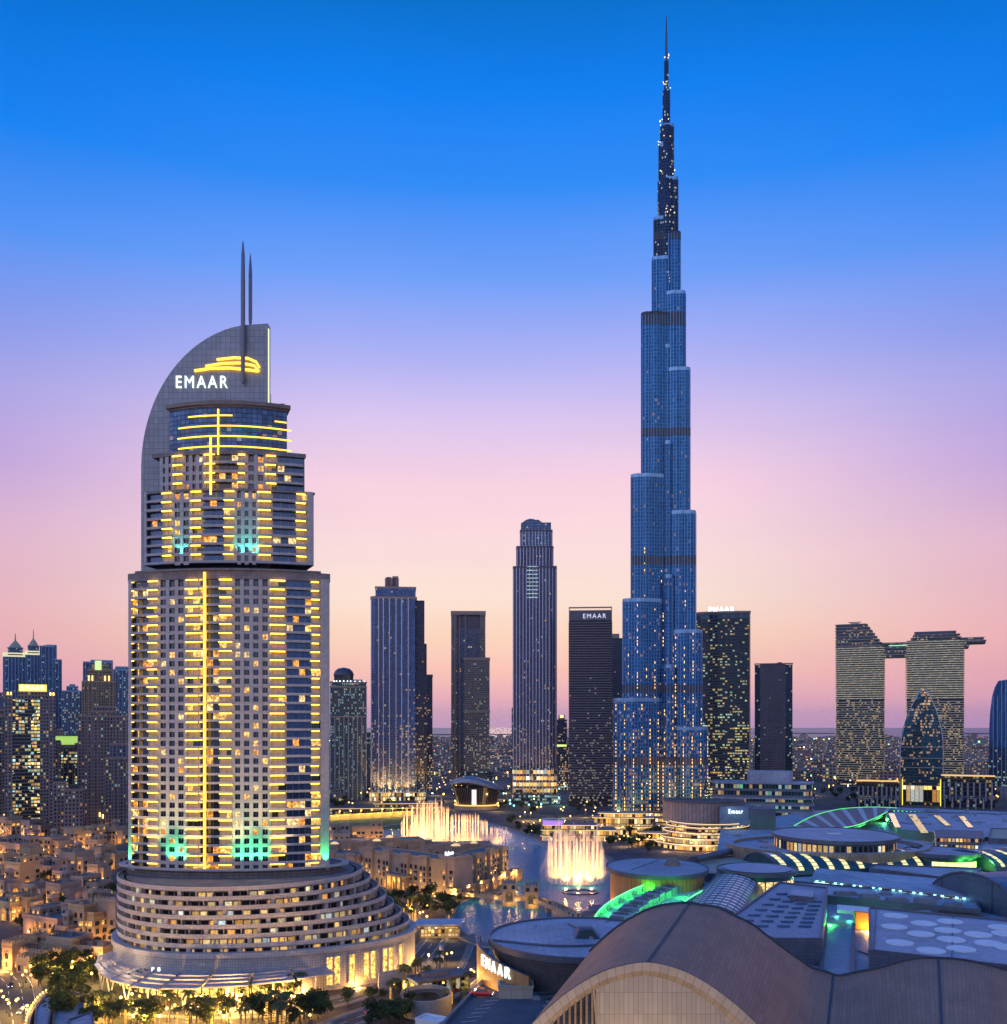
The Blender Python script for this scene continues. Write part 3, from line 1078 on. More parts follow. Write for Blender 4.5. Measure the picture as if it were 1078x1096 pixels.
# low outer wall with planting towards the lake, lit orange
ow = ellipse(87, 54, 120, (0, 3), R(-42), R(12))
mb = MB()
for i in range(len(ow) - 1):
    a, c = Vector(ow[i]), Vector(ow[i + 1])
    e = (c - a).normalized(); nrm = Vector((e.y, -e.x))
    mb.prism([tuple(a), tuple(c), tuple(c - nrm * 0.8), tuple(a - nrm * 0.8)], 0, 6.2, 0, None, True)
mb.build('garden_wall', STONE, HT)
# lamps that wash the tower
for px, py, dz in ((187, 938, 0), (199, 938, 0), (262, 938, 0), (275, 938, 0), (287, 938, 0)):
    s = hs(px)
    lamp((s, yf1(s) - 2.6, 43.8), 16000, (0.06, 1, 0.32), 0.3, 'SPOT', HT, (s, yf1(s) + 0.2, 66), 80)
for s in (-41.0, 40.0):
    lamp((s, yf1(s) - 2.0, 43.8), 18000, (0.04, 1, 0.22), 0.3, 'SPOT', HT, (s, yf1(s) + 0.1, 70), 70)
for s in (-18, 7, 12):
    lamp((s, yf2(s) - 2.4, 167.2), 7000, (0.1, 0.95, 0.8), 0.3, 'SPOT', HT, (s, yf2(s) + 0.4, 182), 75)
for s in (-30, -12, 6, 24):                                # warm floods on the podium roof
    lamp((s, yf1(s) - 10, 43), 44000, (1, 0.7, 0.36), 0.8, 'SPOT', HT, (s, yf1(s), 100), 70)
for a in (-62, -45, -28, -12, 2):
    p = Vector((80 * math.cos(R(a)), 3 + 50 * math.sin(R(a)), 1.0))
    lamp(p, 5200, (1, 0.5, 0.13), 0.4, parent=HT)
for a in (200, 220, 240):                   # small lamps at the terraces
    p = Vector(((60 if math.cos(R(a)) > 0 else 54) * math.cos(R(a)), 2 + 52 * math.sin(R(a)), 13))
    lamp(p, 1300, (1, 0.7, 0.36), 0.5, parent=HT)

# ------------------------------------------------------------------ towers: common pieces
NR = [0]


def mullions(par, A, step, z0, z1, w, d, mat, name='mullion', closed=True):
    mb = MB()
    for p, n, e in along(A, step, closed):
        q = p + n * d; r = p - n * 0.2
        mb.prism([tuple(q - e * w / 2), tuple(q + e * w / 2), tuple(r + e * w / 2), tuple(r - e * w / 2)], z0, z1)
    return mb.build(name, mat, holder(par))


def bands(par, A, zs, h, d, mat, name='trim'):
    mb = MB()
    B = offset(A, d); C = offset(A, -0.15)
    for z in zs:
        mb.ring(B, C, z, z + h)
    return mb.build(name, mat, holder(par))


def body(par, name, A, z0, z1, mat, roof=None):
    mb = MB()
    mb.prism(A, z0, z1, 0, 1)
    o = mb.build(name, [mat, roof or FLATROOF], par)
    NR[0] += 1
    o['nr'] = NR[0]
    return o


def roofkit(par, A, z, seed, n=3):
    """plant boxes on a roof"""
    r = random.Random(seed)
    xs = [p[0] for p in A]; ys = [p[1] for p in A]
    for i in range(n):
        w, d, h = r.uniform(3, 8), r.uniform(3, 8), r.uniform(1.5, 4)
        x = r.uniform(min(xs) + w, max(xs) - w); y = r.uniform(min(ys) + d, max(ys) - d)
        mb = MB(); mb.box(x - w / 2, x + w / 2, y - d / 2, y + d / 2, z, z + h); mb.box(x - w / 2 + .4, x + w / 2 - .4, y - d / 2 + .4, y + d / 2 - .4, z + h, z + h + .5)
        mb.build('roof_plant', DARK, par)


def site(name, label, cat, px0, px1, Y, turn=True):
    x0, x1 = gx(px0, Y), gx(px1, Y)
    t = thing(name, label, cat, ((x0 + x1) / 2, Y, 0), -math.atan2((x0 + x1) / 2, Y) if turn else 0.0)
    return t, (x1 - x0) / 2, (lambda py: CH - (py - HY) * Y / F), (lambda px: gx(px, Y) - (x0 + x1) / 2)


FINM = plain('fin_metal', (0.50, 0.50, 0.62), 0.35, 0.7, var=0.1)
FIND = plain('fin_dark', (0.10, 0.095, 0.12), 0.45, 0.5, var=0.1)
FINB = plain('fin_blue', (0.20, 0.36, 0.56), 0.3, 0.8, var=0.1)
FINC = plain('fin_bronze', (0.29, 0.22, 0.20), 0.45, 0.5, var=0.1)

# ------------------------------------------------------------------ the stepped supertall tower
YB = 990.0
kb = YB / F
BT = thing('supertall_tower', 'the tallest tower, stepped blue glass tapering to a needle spire', 'skyscraper', (gx(713.3, YB), YB, 0))
BZ = lambda py: CH - (py - HY) * kb
BG = facade('supertall_glass', (0.04, 0.17, 0.36), (0.012, 0.10, 0.29), 1.4, 3.6, 0.86, 0.62, 0.30, 0.012, 420, 1.1, [(0, (1, .38, .08)), (.5, (1, .55, .2)), (1, (1, .75, .42))], 0.75, 0.16, 1.0, wmetal=0.6, wall_rough=0.3, clump=0.035, power=2.6)
BG2 = facade('supertall_crown', (0.02, 0.035, 0.07), (0.02, 0.05, 0.12), 1.4, 3.2, 0.8, 0.6, 0.05, 0.1, 800, 2.2, [(0, (1, .85, .5)), (1, (.8, .95, 1))], 0.7, 0.2, 9.0, wmetal=0.5)
BAND = facade('mechanical_louvre', (0.03, 0.04, 0.07), (0.07, 0.075, 0.10), 0.6, 60, 0.5, 1.0, 0.0, metal=0.3)


def capsule(L, hw, n=10, tail=0.0):
    out = [(-tail, -hw)]
    for i in range(n + 1):
        t = -PI / 2 + PI * i / n
        out.append((L + hw * math.cos(t), hw * math.sin(t)))
    out.append((-tail, hw))
    return out


def lobed(L, hw, n=7):
    """plan of one wing segment: a round nose with two shoulder bays"""
    out = [(0, -hw)]
    s = hw * 0.36
    nose = hw * 0.62
    for sgn in (-1,):
        out += [(L - hw * 0.9, -hw), (L - hw * 0.55, -hw * 0.93), (L - hw * 0.3, -hw * 0.74)]
    for i in range(n + 1):
        t = -PI / 2 + PI * i / n
        out.append((L + nose * math.cos(t) * 1.0, nose * math.sin(t)))
    out += [(L - hw * 0.3, hw * 0.74), (L - hw * 0.55, hw * 0.93), (L - hw * 0.9, hw), (0, hw)]
    return out


def rotp(A, a):
    c, s = math.cos(a), math.sin(a)
    return [(x * c - y * s, x * s + y * c) for x, y in A]


SET_L = [(655.0, 750), (665.2, 645), (674.2, 513), (685.6, 342), (697.5, 280), (699.5, 237), (705.0, 157)]
SET_R = [(754.0, 780), (748.4, 678), (742.5, 552), (737.0, 400), (732.4, 318), (727.5, 254), (725.0, 195), (720.6, 137)]
SET_B = [(50, 765), (43, 700), (36, 590), (29, 450), (22, 362), (15, 296), (9, 215)]
SET_F = [(45, 812), (38, 715), (31, 620), (24, 478), (18, 375), (13, 300), (8, 225)]


FL = MB()


def wing(ang, sets, hw0, sgn):
    zprev = 0
    k = len(sets)
    for i, (e, py) in enumerate(sets):
        z1 = BZ(py)
        hw = hw0 * (1 - 0.085 * i)
        if sgn:
            ext = abs(e - 713.3) * kb
            L = max(0.3, (ext - hw * 0.62) / abs(math.cos(ang)))
        else:
            L = max(0.3, e - hw * 0.6)
        if L < 1.5:
            hw = min(hw, abs(e - 713.3) * kb if sgn else e)
            A = rotp(capsule(0.3, hw * 0.9, 10, 0.3), ang)
        else:
            A = rotp(lobed(L, hw), ang)
        m = BG if i < k - 2 else BG2
        body(BT, 'tier', A, 0 if i == 0 else zprev - 40 if False else 0, z1, m, DARK)
        B = offset(A, 0.25)
        mb = MB(); mb.ring(B, offset(A, -0.4), z1 - 1.4, z1 + 2.2); mb.build('parapet', FINB, BT)
        lo = zprev if zprev else 6
        mullions(BT, A, 2.9, max(0, lo - 4), z1, 0.34, 0.55, FINB if i < k - 2 else FIND)
        if lo < 330 and i < k - 2:                          # small lamps in vertical rows on the fins, thinning out upwards
            for p, n, e in along(A, 9.0):
                if n.y > 0.15:
                    continue
                tp = rnd.uniform(0.3, 1.0) * 350
                z = max(8.0, lo + 1)
                while z < min(tp, z1 - 3):
                    if rnd.random() < 0.85 * (1 - z / tp) + 0.15:
                        q = p + n * 0.62
                        FL.prism([tuple(q - e * .28 - n * .3), tuple(q + e * .28 - n * .3), tuple(q + e * .28), tuple(q - e * .28)], z, z + rnd.uniform(0.9, 2.6))
                    z += 3.6
        for zb, zh in ((BZ(607), 9), (BZ(352), 13), (BZ(470), 8), (BZ(742), 8), (BZ(818), 8), (BZ(260), 8)):
            if zprev < zb < z1 - 4:
                mb = MB(); mb.ring(offset(A, 0.42), offset(A, -0.2), zb, zb + zh); mb.build('mechanical_band', BAND, BT)
        zprev = z1


wing(R(196), SET_L, 12.5, True)
wing(R(-27), SET_R, 12.5, True)
wing(R(84), SET_B, 12.0, False)
wing(R(-92), [(e * 0.62, p) for e, p in SET_F], 8.5, False)
mb = MB()
for r, z0, z1 in ((9, 0, BZ(195)), (6.6, BZ(195), BZ(137)), (3.9, BZ(137), BZ(98)), (2.3, BZ(98), BZ(66))):
    mb.prism(ellipse(r, r, 14), z0, z1, 0, 1)
mb.build('core', [BG2, DARK], BT)
mb = MB(); mb.lathe([(1.35, BZ(66)), (1.1, BZ(40)), (0.6, BZ(22)), (0.1, BZ(14))], 8); mb.build('spire', FIND, BT)
mb = MB()
for py in (192, 236, 97, 66, 137, 158):
    for j in range(5):
        a = rnd.uniform(PI, 2 * PI); r = {192: 9.2, 236: 11, 97: 4, 66: 2.4, 137: 6.8, 158: 8.5}[py]
        x, y, z = r * math.cos(a), r * math.sin(a) - 0.6, BZ(py) + rnd.uniform(0.5, 7)
        mb.box(x - .32, x + .32, y - .32, y + .32, z, z + .8)
mb.build('crown_lights', glow('crown_lamp', (1, .75, .4), 2.2), BT)
# facade lighting: vertical rows of small lamps on the lower fins, thinning out upwards
mb = FL
mb.build('facade_lights', glow('fin_lamp', (1, 0.52, 0.14), 2.4), BT)
for k in range(3):
    mb = MB(); a = ellipse(58 - k * 8, 40 - k * 6, 48); mb.prism(a, k * 5.0, k * 5 + 4.4, 0, 1); mb.ring(offset(a, 1.5), offset(a, -0.5), k * 5 + 4.0, k * 5 + 4.9, 1)
    mb.build('podium', [facade('podium_shop', (0.16, 0.12, 0.1), (0.05, 0.05, 0.05), 3, 4.4, 0.85, 0.7, 0.7, strength=1.8, seed=4), PAVE], BT)
for a in (-150, -128, -106, -88, -70, -50, -30):          # uplights at the foot
    lamp((62 * math.cos(R(a)), 44 * math.sin(R(a)), 12), 110000, (1, 0.42, 0.1), 1.0, 'SPOT', BT, (18 * math.cos(R(a)), 14 * math.sin(R(a)), 90), 75)

# ------------------------------------------------------------------ the other towers, west to east across the picture
# blue-grey tower with vertical piers and a stepped crown
t, w, Z, X = site('apartment_tower', 'wide blue tower with pale vertical piers, stepped crown and gold-lit foot', 'tower', 397, 455, 1300)
m = facade('pier_tower', (0.12, 0.13, 0.20), (0.06, 0.15, 0.34), 2.6, 3.5, 0.86, 0.66, 0.5, 0.015, 200, 1.5, WARM, 0.65, 0.15, 2.0, clump=0.04, power=2.2)
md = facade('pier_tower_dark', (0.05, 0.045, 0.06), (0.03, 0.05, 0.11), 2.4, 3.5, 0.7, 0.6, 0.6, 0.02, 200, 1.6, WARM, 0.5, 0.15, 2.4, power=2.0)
A = [(X(397), 6), (X(401), 0), (X(444), 0), (X(446), 6), (X(446), 50), (X(397), 50)]
body(t, 'shaft', A, 0, Z(641), m)
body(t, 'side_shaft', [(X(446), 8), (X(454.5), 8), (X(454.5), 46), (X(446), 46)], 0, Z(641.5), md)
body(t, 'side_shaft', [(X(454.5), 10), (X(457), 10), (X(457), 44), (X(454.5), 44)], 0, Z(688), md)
for p in (397.5, 405.5, 410.5, 417, 424, 430, 437, 444.5):
    mb = MB(); mb.box(X(p) - 0.55, X(p) + 0.55, -0.9 if 401 < p < 444 else 4, 6.5, 0, Z(640)); mb.build('pier', FINM, t)
for p in (403, 407.5, 414, 420.5, 427, 433.5, 440):
    mb = MB(); mb.box(X(p) - 0.9, X(p) + 0.9, -0.35, 0.2, 0, Z(640)); mb.build('pier', FIND, t)
body(t, 'crown', [(X(402), 8), (X(445), 8), (X(445), 44), (X(402), 44)], Z(641), Z(627), m)
bands(t, A, [Z(641)], 3.5, 0.6, FINC)
bands(t, [(X(402), 8), (X(445), 8), (X(445), 44), (X(402), 44)], [Z(629)], 2.5, 0.7, FINC)
for p0, p1, py in ((412, 427, 617), (413.5, 419, 616), (420, 426.5, 615), (428, 444, 627.5)):
    body(t, 'roof_plant', rect(X(p0), X(p1), 14, 34), Z(627), Z(py), FINC)
mb = MB(); mb.box(X(396), X(455), -14, 0, 0, 11); mb.build('podium', [facade('podium_gold', (0.25, 0.18, 0.12), (0.06, 0.05, 0.04), 3, 5.5, 0.8, 0.8, 0.8, strength=1.6, seed=8)], t)
for i in range(7):
    x = X(399 + i * 9)
    lamp((x, -4, 11.5), 140000, (1, 0.5, 0.12), 0.8, 'SPOT', t, (x, 0.5, 60), 60)

t, w, Z, X = site('apartment_tower', 'narrow dark tower peeping out behind the wide blue pier tower', 'tower', 456, 463, 1480)
body(t, 'shaft', rect(-w, w, 0, 30), 0, Z(724), md); bands(t, rect(-w, w, 0, 30), [Z(724)], 3, 0.6, FIND)

# domed tower next to the hotel
t, w, Z, X = site('apartment_tower', 'green-lit apartment tower with a small dome on its roof', 'tower', 354, 392, 1300)
m = facade('domed_tower', (0.10, 0.11, 0.12), (0.03, 0.05, 0.06), 2.5, 3.6, 0.55, 0.6, 0.12, 0.65, 160, 1.1, COOL, 0.3, 0.2, 6.0, power=0.35)
body(t, 'shaft', rect(-w, w, 0, 40), 0, Z(731), m)
for i in range(9):
    x = -w + 2 * w * (i + 0.0) / 8
    mb = MB(); mb.box(x - .6, x + .6, -0.8, 0.4, 0, Z(768 if i % 8 else 735)); mb.build('pier', plain('pier_grey', (0.3, 0.32, 0.34), 0.6), t)
bands(t, rect(-w, w, 0, 40), [Z(731), Z(736), Z(768)], 2, 0.8, FINC)
mb = MB(); mb.lathe([(13, Z(731)), (13, Z(723)), (13.8, Z(722.5)), (13.8, Z(721.5)), (12.2, Z(718)), (8, Z(715)), (2, Z(714)), (0.1, Z(713.6))], 20, 0, (X(368), 16)); mb.build('dome', FIND, t, True)
body(t, 'roof_plant', rect(X(377), X(388), 6, 26), Z(731), Z(727), FINC)
mb = MB()
for i in range(9):
    a = PI + PI * i / 8; mb.box(X(368) + 13.2 * math.cos(a) - .6, X(368) + 13.2 * math.cos(a) + .6, 16 + 13.2 * math.sin(a) - .6, 16 + 13.2 * math.sin(a) + .6, Z(730), Z(728.5))
for p in (380, 385, 390): mb.box(X(p) - .7, X(p) + .7, -.5, .5, Z(731), Z(729))
mb.build('roof_lights', BULBW, t)
t, w, Z, X = site('apartment_block', 'low blue-lit block between the domed tower and the pier tower', 'tower', 391, 398, 1500)
body(t, 'shaft', rect(-w, w, 0, 20), 0, Z(784), m)

# brown tower with a framed head and a lower front slab
t, w, Z, X = site('apartment_tower', 'slim brown tower with an open framed head and a lower front slab', 'tower', 483, 524, 1500)
m = facade('brown_tower', (0.27, 0.21, 0.18), (0.05, 0.05, 0.06), 2.4, 3.4, 0.6, 0.55, 0.4, 0.03, 180, 1.4, [(0, (1, .8, .4)), (.6, (1, .9, .6)), (1, (.7, .95, .9))], 0.3, 0.2, 12, power=1.6)
m2 = facade('brown_tower_glass', (0.16, 0.14, 0.15), (0.06, 0.09, 0.16), 3.4, 3.4, 0.8, 0.6, 0.02, metal=0.5, seed=13)
body(t, 'shaft', rect(X(489), X(514), 1, 40), 0, Z(672), m2)
for a, b in ((483, 489.2), (513.8, 519.6)):
    body(t, 'side_shaft', rect(X(a), X(b), -1, 41), 0, Z(656), m)
body(t, 'head', rect(X(482.6), X(520), -1.6, 41.6), Z(658), Z(654), FINC)
body(t, 'head_wall', rect(X(489), X(514), 4, 36), Z(672), Z(658), FIND)
body(t, 'front_slab', rect(X(496.5), X(524), -12, 30), 0, Z(707), m)
bands(t, rect(X(496.5), X(524), -12, 30), [Z(707), Z(763)], 4, 0.7, FINC)
for p in (487, 492, 498): 
    mb = MB(); mb.box(X(p) - .5, X(p) + .5, -2.2, -.8, 0, Z(656)); mb.build('pier', FINC, t)
mb = MB(); mb.prism(ellipse(24, 12, 24, (X(511), -14)), 0, 30, 0, 1); mb.build('podium', [facade('brown_podium', (0.05, 0.05, 0.06), (0.04, 0.06, 0.07), 3, 4, 0.8, 0.6, 0.2, pal=COOL, seed=14), FLATROOF], t)

# tall slender tower with rounded setbacks
t, w, Z, X = site('residential_tower', 'tall slender tower with rounded shoulders and a curved glass crown', 'tower', 548, 597, 1250)
m = facade('slender_glass', (0.085, 0.08, 0.12), (0.05, 0.09, 0.2), 2.2, 3.5, 0.72, 0.62, 0.24, 0.012, 330, 1.5, WARM, 0.55, 0.15, 21, clump=0.05, power=3.0)
mh = facade('slender_crown', (0.07, 0.10, 0.16), (0.08, 0.16, 0.3), 2.2, 3.5, 0.8, 0.7, 0.05, metal=0.7, strength=1.2, pal=COOL, seed=22)
for (p0, p1, py, y0, mm) in ((549.5, 595.5, 607, 0, m), (553, 592, 585, 3, m), (557, 591, 567, 6, mh)):
    A = rrect(X(p0), X(p1), y0, 44 - y0, 7, 3)
    body(t, 'shaft', A, 0, Z(py), mm)
    mullions(t, A, 4.2, 0, Z(py) + 2.5, 0.8, 0.9, FINM)
    bands(t, A, [Z(py) - 1], 2.5, 1.0, FIND)
body(t, 'side_shaft', rect(X(547.5), X(550), 10, 36), 0, Z(757), md)
# curved crown: an arched glass shell
mb = MB(); A = []
for i in range(15):
    u = i / 14; px = 557.5 + (590 - 557.5) * u
    py = 560 - 6.2 * math.sin(PI * min(1, u * 1.35 + 0.05)) - (2.0 if u > 0.52 else 0)
    A.append((X(px), Z(py)))
for y, rev in ((7, 0), (36, 1)):
    P = [(A[0][0], y, Z(567))] + [(a, y, z) for a, z in A] + [(A[-1][0], y, Z(567))]
    mb.face(P if rev else P[::-1], 0, [(p[0], p[2]) for p in (P if rev else P[::-1])])
for i in range(14):
    mb.face([(A[i][0], 7, A[i][1]), (A[i + 1][0], 7, A[i + 1][1]), (A[i + 1][0], 36, A[i + 1][1]), (A[i][0], 36, A[i][1])], 1)
mb.face([(A[0][0], 36, Z(567)), (A[0][0], 7, Z(567)), (A[0][0], 7, A[0][1]), (A[0][0], 36, A[0][1])], 0)
mb.face([(A[-1][0], 7, Z(567)), (A[-1][0], 36, Z(567)), (A[-1][0], 36, A[-1][1]), (A[-1][0], 7, A[-1][1])], 0)
mb.build('crown', [mh, FIND], t)
for k, z in enumerate([Z(640) + 5 * i for i in range(9)]):
    mb = MB(); mb.box(X(564), X(576), -1.3, -0.6, z, z + 1.1); mb.build('light_band', ROOM4, t)
A = rrect(X(549), X(596), -1.5, 46, 8, 3)
for p_ in (553, 563, 573, 583, 592):
    lamp((X(p_), -9, 13), 80000, (1, 0.55, 0.18), .8, 'SPOT', t, (X(p_), 0, 70), 60)
for z in (6, 14, 22, 30, 38):
    mb = MB(); mb.ring(offset(A, 0.6), offset(A, -0.2), z, z + 4.8); mb.build('lit_storey', [facade('lit_base', (0.3, 0.2, 0.12), (0.05, 0.05, 0.05), 4.5, 9.0, 0.85, 1.0, 0.85, strength=1.5, seed=z)], t)
mb = MB(); mb.prism(rrect(X(549), X(600), -16, 4, 6), 0, 12, 0, 1); mb.build('podium', [facade('teal_podium', (0.03, 0.05, 0.06), (0.04, 0.1, 0.12), 3, 4, 0.9, 0.6, 0.5, pal=COOL, strength=1.2, seed=31), DARK], t)

t, w, Z, X = site('apartment_block', 'small dark block with a lit roof lantern beside the slender tower', 'tower', 595.5, 607, 1620)
body(t, 'shaft', rect(-w, w, 0, 24), 0, Z(770), md); body(t, 'head', rect(-w * .6, w * .6, 3, 20), Z(770), Z(765), FINC)
mb = MB(); mb.box(-w * .3, w * .3, 2, 3, Z(768), Z(765.5)); mb.build('lantern', BULB, t)
t, w, Z, X = site('apartment_block', 'low dark block with a lime-lit terrace band', 'tower', 596.5, 609, 1500)
body(t, 'shaft', rect(-w, w, 0, 24), 0, Z(797), md); mb = MB(); mb.box(-w, w * .6, -.6, .1, Z(799), Z(797)); mb.build('light_band', glow('lime_band', (.7, 1, .2), 1.3), t)

# black woven tower with the sign
t, w, Z, X = site('office_tower', 'black slab tower with a woven facade and pale letters at the top', 'tower', 609, 655, 1200)
m = facade('woven', (0.035, 0.033, 0.045), (0.012, 0.014, 0.022), 3.0, 3.1, 0.7, 0.62, 0.32, 0.0, 190, 1.1, [(0, (1, .75, .5)), (1, (1, .95, .9))], 0.5, 0.25, 40, stag=True, power=1.4)
A = rect(-w, w, 0, 40)
body(t, 'shaft', A, 0, Z(664), m)
zs = []
z = 14
while z < Z(666): zs.append(z); z += 3.1
bands(t, A, zs, 0.75, 0.5, plain('woven_slab', (0.21, 0.20, 0.26), 0.5, 0.3), 'cladding')
body(t, 'head', rect(-w + 0.3, w - 0.3, 0.3, 39), Z(664), Z(653), SLATE)
for x in (-w, w - 1.0):
    mb = MB(); mb.box(x, x + 1.0, -0.3, 1.2, Z(664), Z(649.5)); mb.build('frame_post', FINC, t)
mb = MB(); mb.box(-w, w, -0.3, 0.7, Z(651), Z(649.5)); mb.box(-w, w, 0, .3, Z(654), Z(653.3)); mb.build('head_frame', FINC, t)
lettering('sign_lettering', 'EMAAR', glow('pale_letters', (0.75, 0.75, 0.95), 0.75), t, (X(636.5), -0.35, Z(659.3)), 28.5, 5.6)
t, w, Z, X = site('office_tower', 'thin dark tower just behind the tallest tower and the black slab', 'tower', 653, 667, 1560)
body(t, 'shaft', rect(-w, w, 0, 30), 0, Z(683), md); body(t, 'head', rect(-w + 2, w - 6, 4, 26), Z(683), Z(678), FINC)

# dark tower full of lit flats, convex roof line
t, w, Z, X = site('residential_tower', 'broad dark tower full of yellow-lit flats with a glowing roof sign', 'tower', 745, 802, 1150)
m = facade('lit_flats', (0.05, 0.065, 0.075), (0.02, 0.035, 0.05), 2.9, 3.3, 0.84, 0.6, 0.5, 0.16, 170, 1.9, [(0, (1, .55, .12)), (.35, (1, .78, .22)), (.7, (1, .95, .45)), (.88, (.6, 1, .7)), (1, (.5, .85, 1))], 0.4, 0.15, 50, clump=0.09)
A = [(-w, 10)] + [(-w + 2 * w * i / 12, 5 - 5 * math.sin(PI * i / 12)) for i in range(1, 12)] + [(w, 4), (w, 40), (-w, 40)]
body(t, 'shaft', A, 0, Z(662), m)
body(t, 'head', offset(A, 0.3), Z(662), Z(655), facade('lit_flats_head', (0.10, 0.11, 0.13), (0.05, 0.09, 0.14), 5, 9, 0.8, 0.7, 0.0, metal=0.6))
bands(t, A, [Z(656)], 2.2, 1.0, FINC)
zs = [12 + 3.3 * i for i in range(65) if 12 + 3.3 * i < Z(663)]
bands(t, A, zs, 0.45, 0.55, FIND, 'cladding')
mb = MB(); mb.box(w - 1.2, w + .4, 1.5, 4.5, 0, Z(655)); mb.build('pier', FINC, t)
lettering('sign_lettering', 'EMAAR', glow('roof_letters', (0.85, 1, 1), 3.0), t, (X(772.5), 3.0, Z(652.0)), 30, 6.2, bold=0.03)

# purple slab with glass sides
t, w, Z, X = site('office_tower', 'plain purple slab tower with dark glass sides', 'tower', 808.5, 847.5, 1400)
m = facade('purple_slab', (0.115, 0.085, 0.105), (0.07, 0.06, 0.085), 2.6, 3.3, 0.6, 0.45, 0.012, strength=1.2, pal=COOL, metal=0.2, seed=61)
mg = facade('purple_sides', (0.02, 0.03, 0.045), (0.02, 0.04, 0.07), 2.5, 3.3, 0.9, 0.7, 0.07, strength=1.2, pal=COOL, metal=0.5, seed=62)
body(t, 'shaft', rect(X(814), X(840.5), 0, 36), 0, Z(711), m)
body(t, 'side_shaft', rect(X(808.5), X(814), 1.5, 34), 0, Z(711.5), mg); body(t, 'side_shaft', rect(X(840.5), X(847.5), 1.5, 34), 0, Z(711.5), mg)
bands(t, rect(X(808.5), X(847.5), -.4, 36.4), [Z(711)], 1.6, 0.5, plain('red_rim', (0.2, 0.06, 0.07), 0.6))
bands(t, rect(X(814), X(840.5), 0, 36), [Z(777)], 4, 0.3, FIND)
roofkit(t, rect(X(815), X(840), 4, 30), Z(711), 5, 2)

# twin towers joined by a sky bridge
t, w, Z, X = site('twin_towers', 'pair of banded towers joined by a long sky bridge with an overhanging end', 'towers', 897, 1026, 1600)
mu_ = facade('twin_upper', (0.17, 0.15, 0.15), (0.035, 0.045, 0.06), 2.6, 3.7, 0.94, 0.55, 0.22, strength=1.5, pal=WARM, metal=0.3, seed=71)
ml = facade('twin_lower', (0.05, 0.045, 0.065), (0.02, 0.025, 0.045), 2.6, 3.7, 0.85, 0.55, 0.30, 0.16, 160, 1.7, [(0, (1, .5, .12)), (.5, (1, .68, .25)), (1, (1, .85, .6))], 0.4, 0.2, 72, clump=0.07)
TWL = glow('slab_led', (1, .82, .4), .42)
TWL2 = glow('slab_led_dim', (1, .75, .35), .22)
SL = plain('twin_slab', (0.44, 0.40, 0.33), 0.6, var=0.1)
for k, (p0, p1, ptop) in enumerate(((898, 947.5, 693), (969.5, 1025.5, 686))):
    A = rrect(X(p0), X(p1), 0, 46, 9, 4)
    body(t, 'lower_shaft', A, 0, Z(748), ml)
    body(t, 'upper_shaft', offset(A, -0.6), Z(748), Z(ptop), mu_)
    zs = []; z = Z(748)
    while z < Z(ptop): zs.append(z); z += 3.7
    bands(t, A, zs, 0.9, 1.0, SL, 'cladding')
    bands(t, A, [z_ + .92 for z_ in zs], 0.45, 0.8, TWL, 'light_line')
    zs = []; z = 10
    while z < Z(750): zs.append(z); z += 3.7
    bands(t, A, zs, 0.6, 0.6, SL, 'cladding')
    bands(t, A, [z_ + .62 for z_ in zs], 0.3, 0.45, TWL2, 'light_line')
# stepped top of the first tower
zt = Z(693)
for i in range(8):
    z = zt + i * (Z(666) - zt) / 8
    p1 = 947 - (947 - 930) * (i / 7) ** 1.0
    A = rrect(X(898), X(p1), 0.6, 45, 6, 3)
    mb = MB(); mb.prism(A, z, z + 5.4, 0, 1); mb.ring(offset(A, 1.2), offset(A, -0.1), z + 4.2, z + 5.1, 2); mb.build('stepped_storey', [mu_, FLATROOF, SL], t)
mb = MB(); mb.box(X(911), X(924), 10, 12, Z(664), Z(663.2)); mb.box(X(913), X(922), 12, 30, Z(667), Z(664.4)); mb.build('roof_plant', FIND, t)
# bridge
for i, (py, p0, p1) in enumerate(((703, 940, 990), (699, 940, 990), (695, 935, 1030), (690.5, 945, 1046), (687.5, 975, 1044))):
    A = rrect(X(p0), X(p1), 6, 38, 3, 2)
    mb = MB(); mb.prism(A, Z(py), Z(py - 3.2), 0, 1, True); mb.ring(offset(A, 1.3), offset(A, -0.1), Z(py - 2.6), Z(py - 3.4), 2)
    mb.build('sky_bridge', [mu_, FLATROOF, SL], t)
for (py, p0, p1) in ((683, 975, 1022), (680, 977, 1021)):
    A = rrect(X(p0), X(p1), 3, 42, 3, 2)
    mb = MB(); mb.prism(A, Z(py + 3), Z(py), 0, 1, True); mb.ring(offset(A, 1.6), offset(A, -0.1), Z(py) - .8, Z(py), 2); mb.build('stepped_storey', [mu_, FLATROOF, SL], t)
body(t, 'roof_plant', rect(X(977.5), X(1018), 8, 36), Z(680), Z(676.5), FIND)
mb = MB(); mb.box(X(952), X(985), 4.5, 5.5, Z(691), Z(690.2)); mb.build('light_band', glow('green_edge', (.4, 1, .5), .9), t)

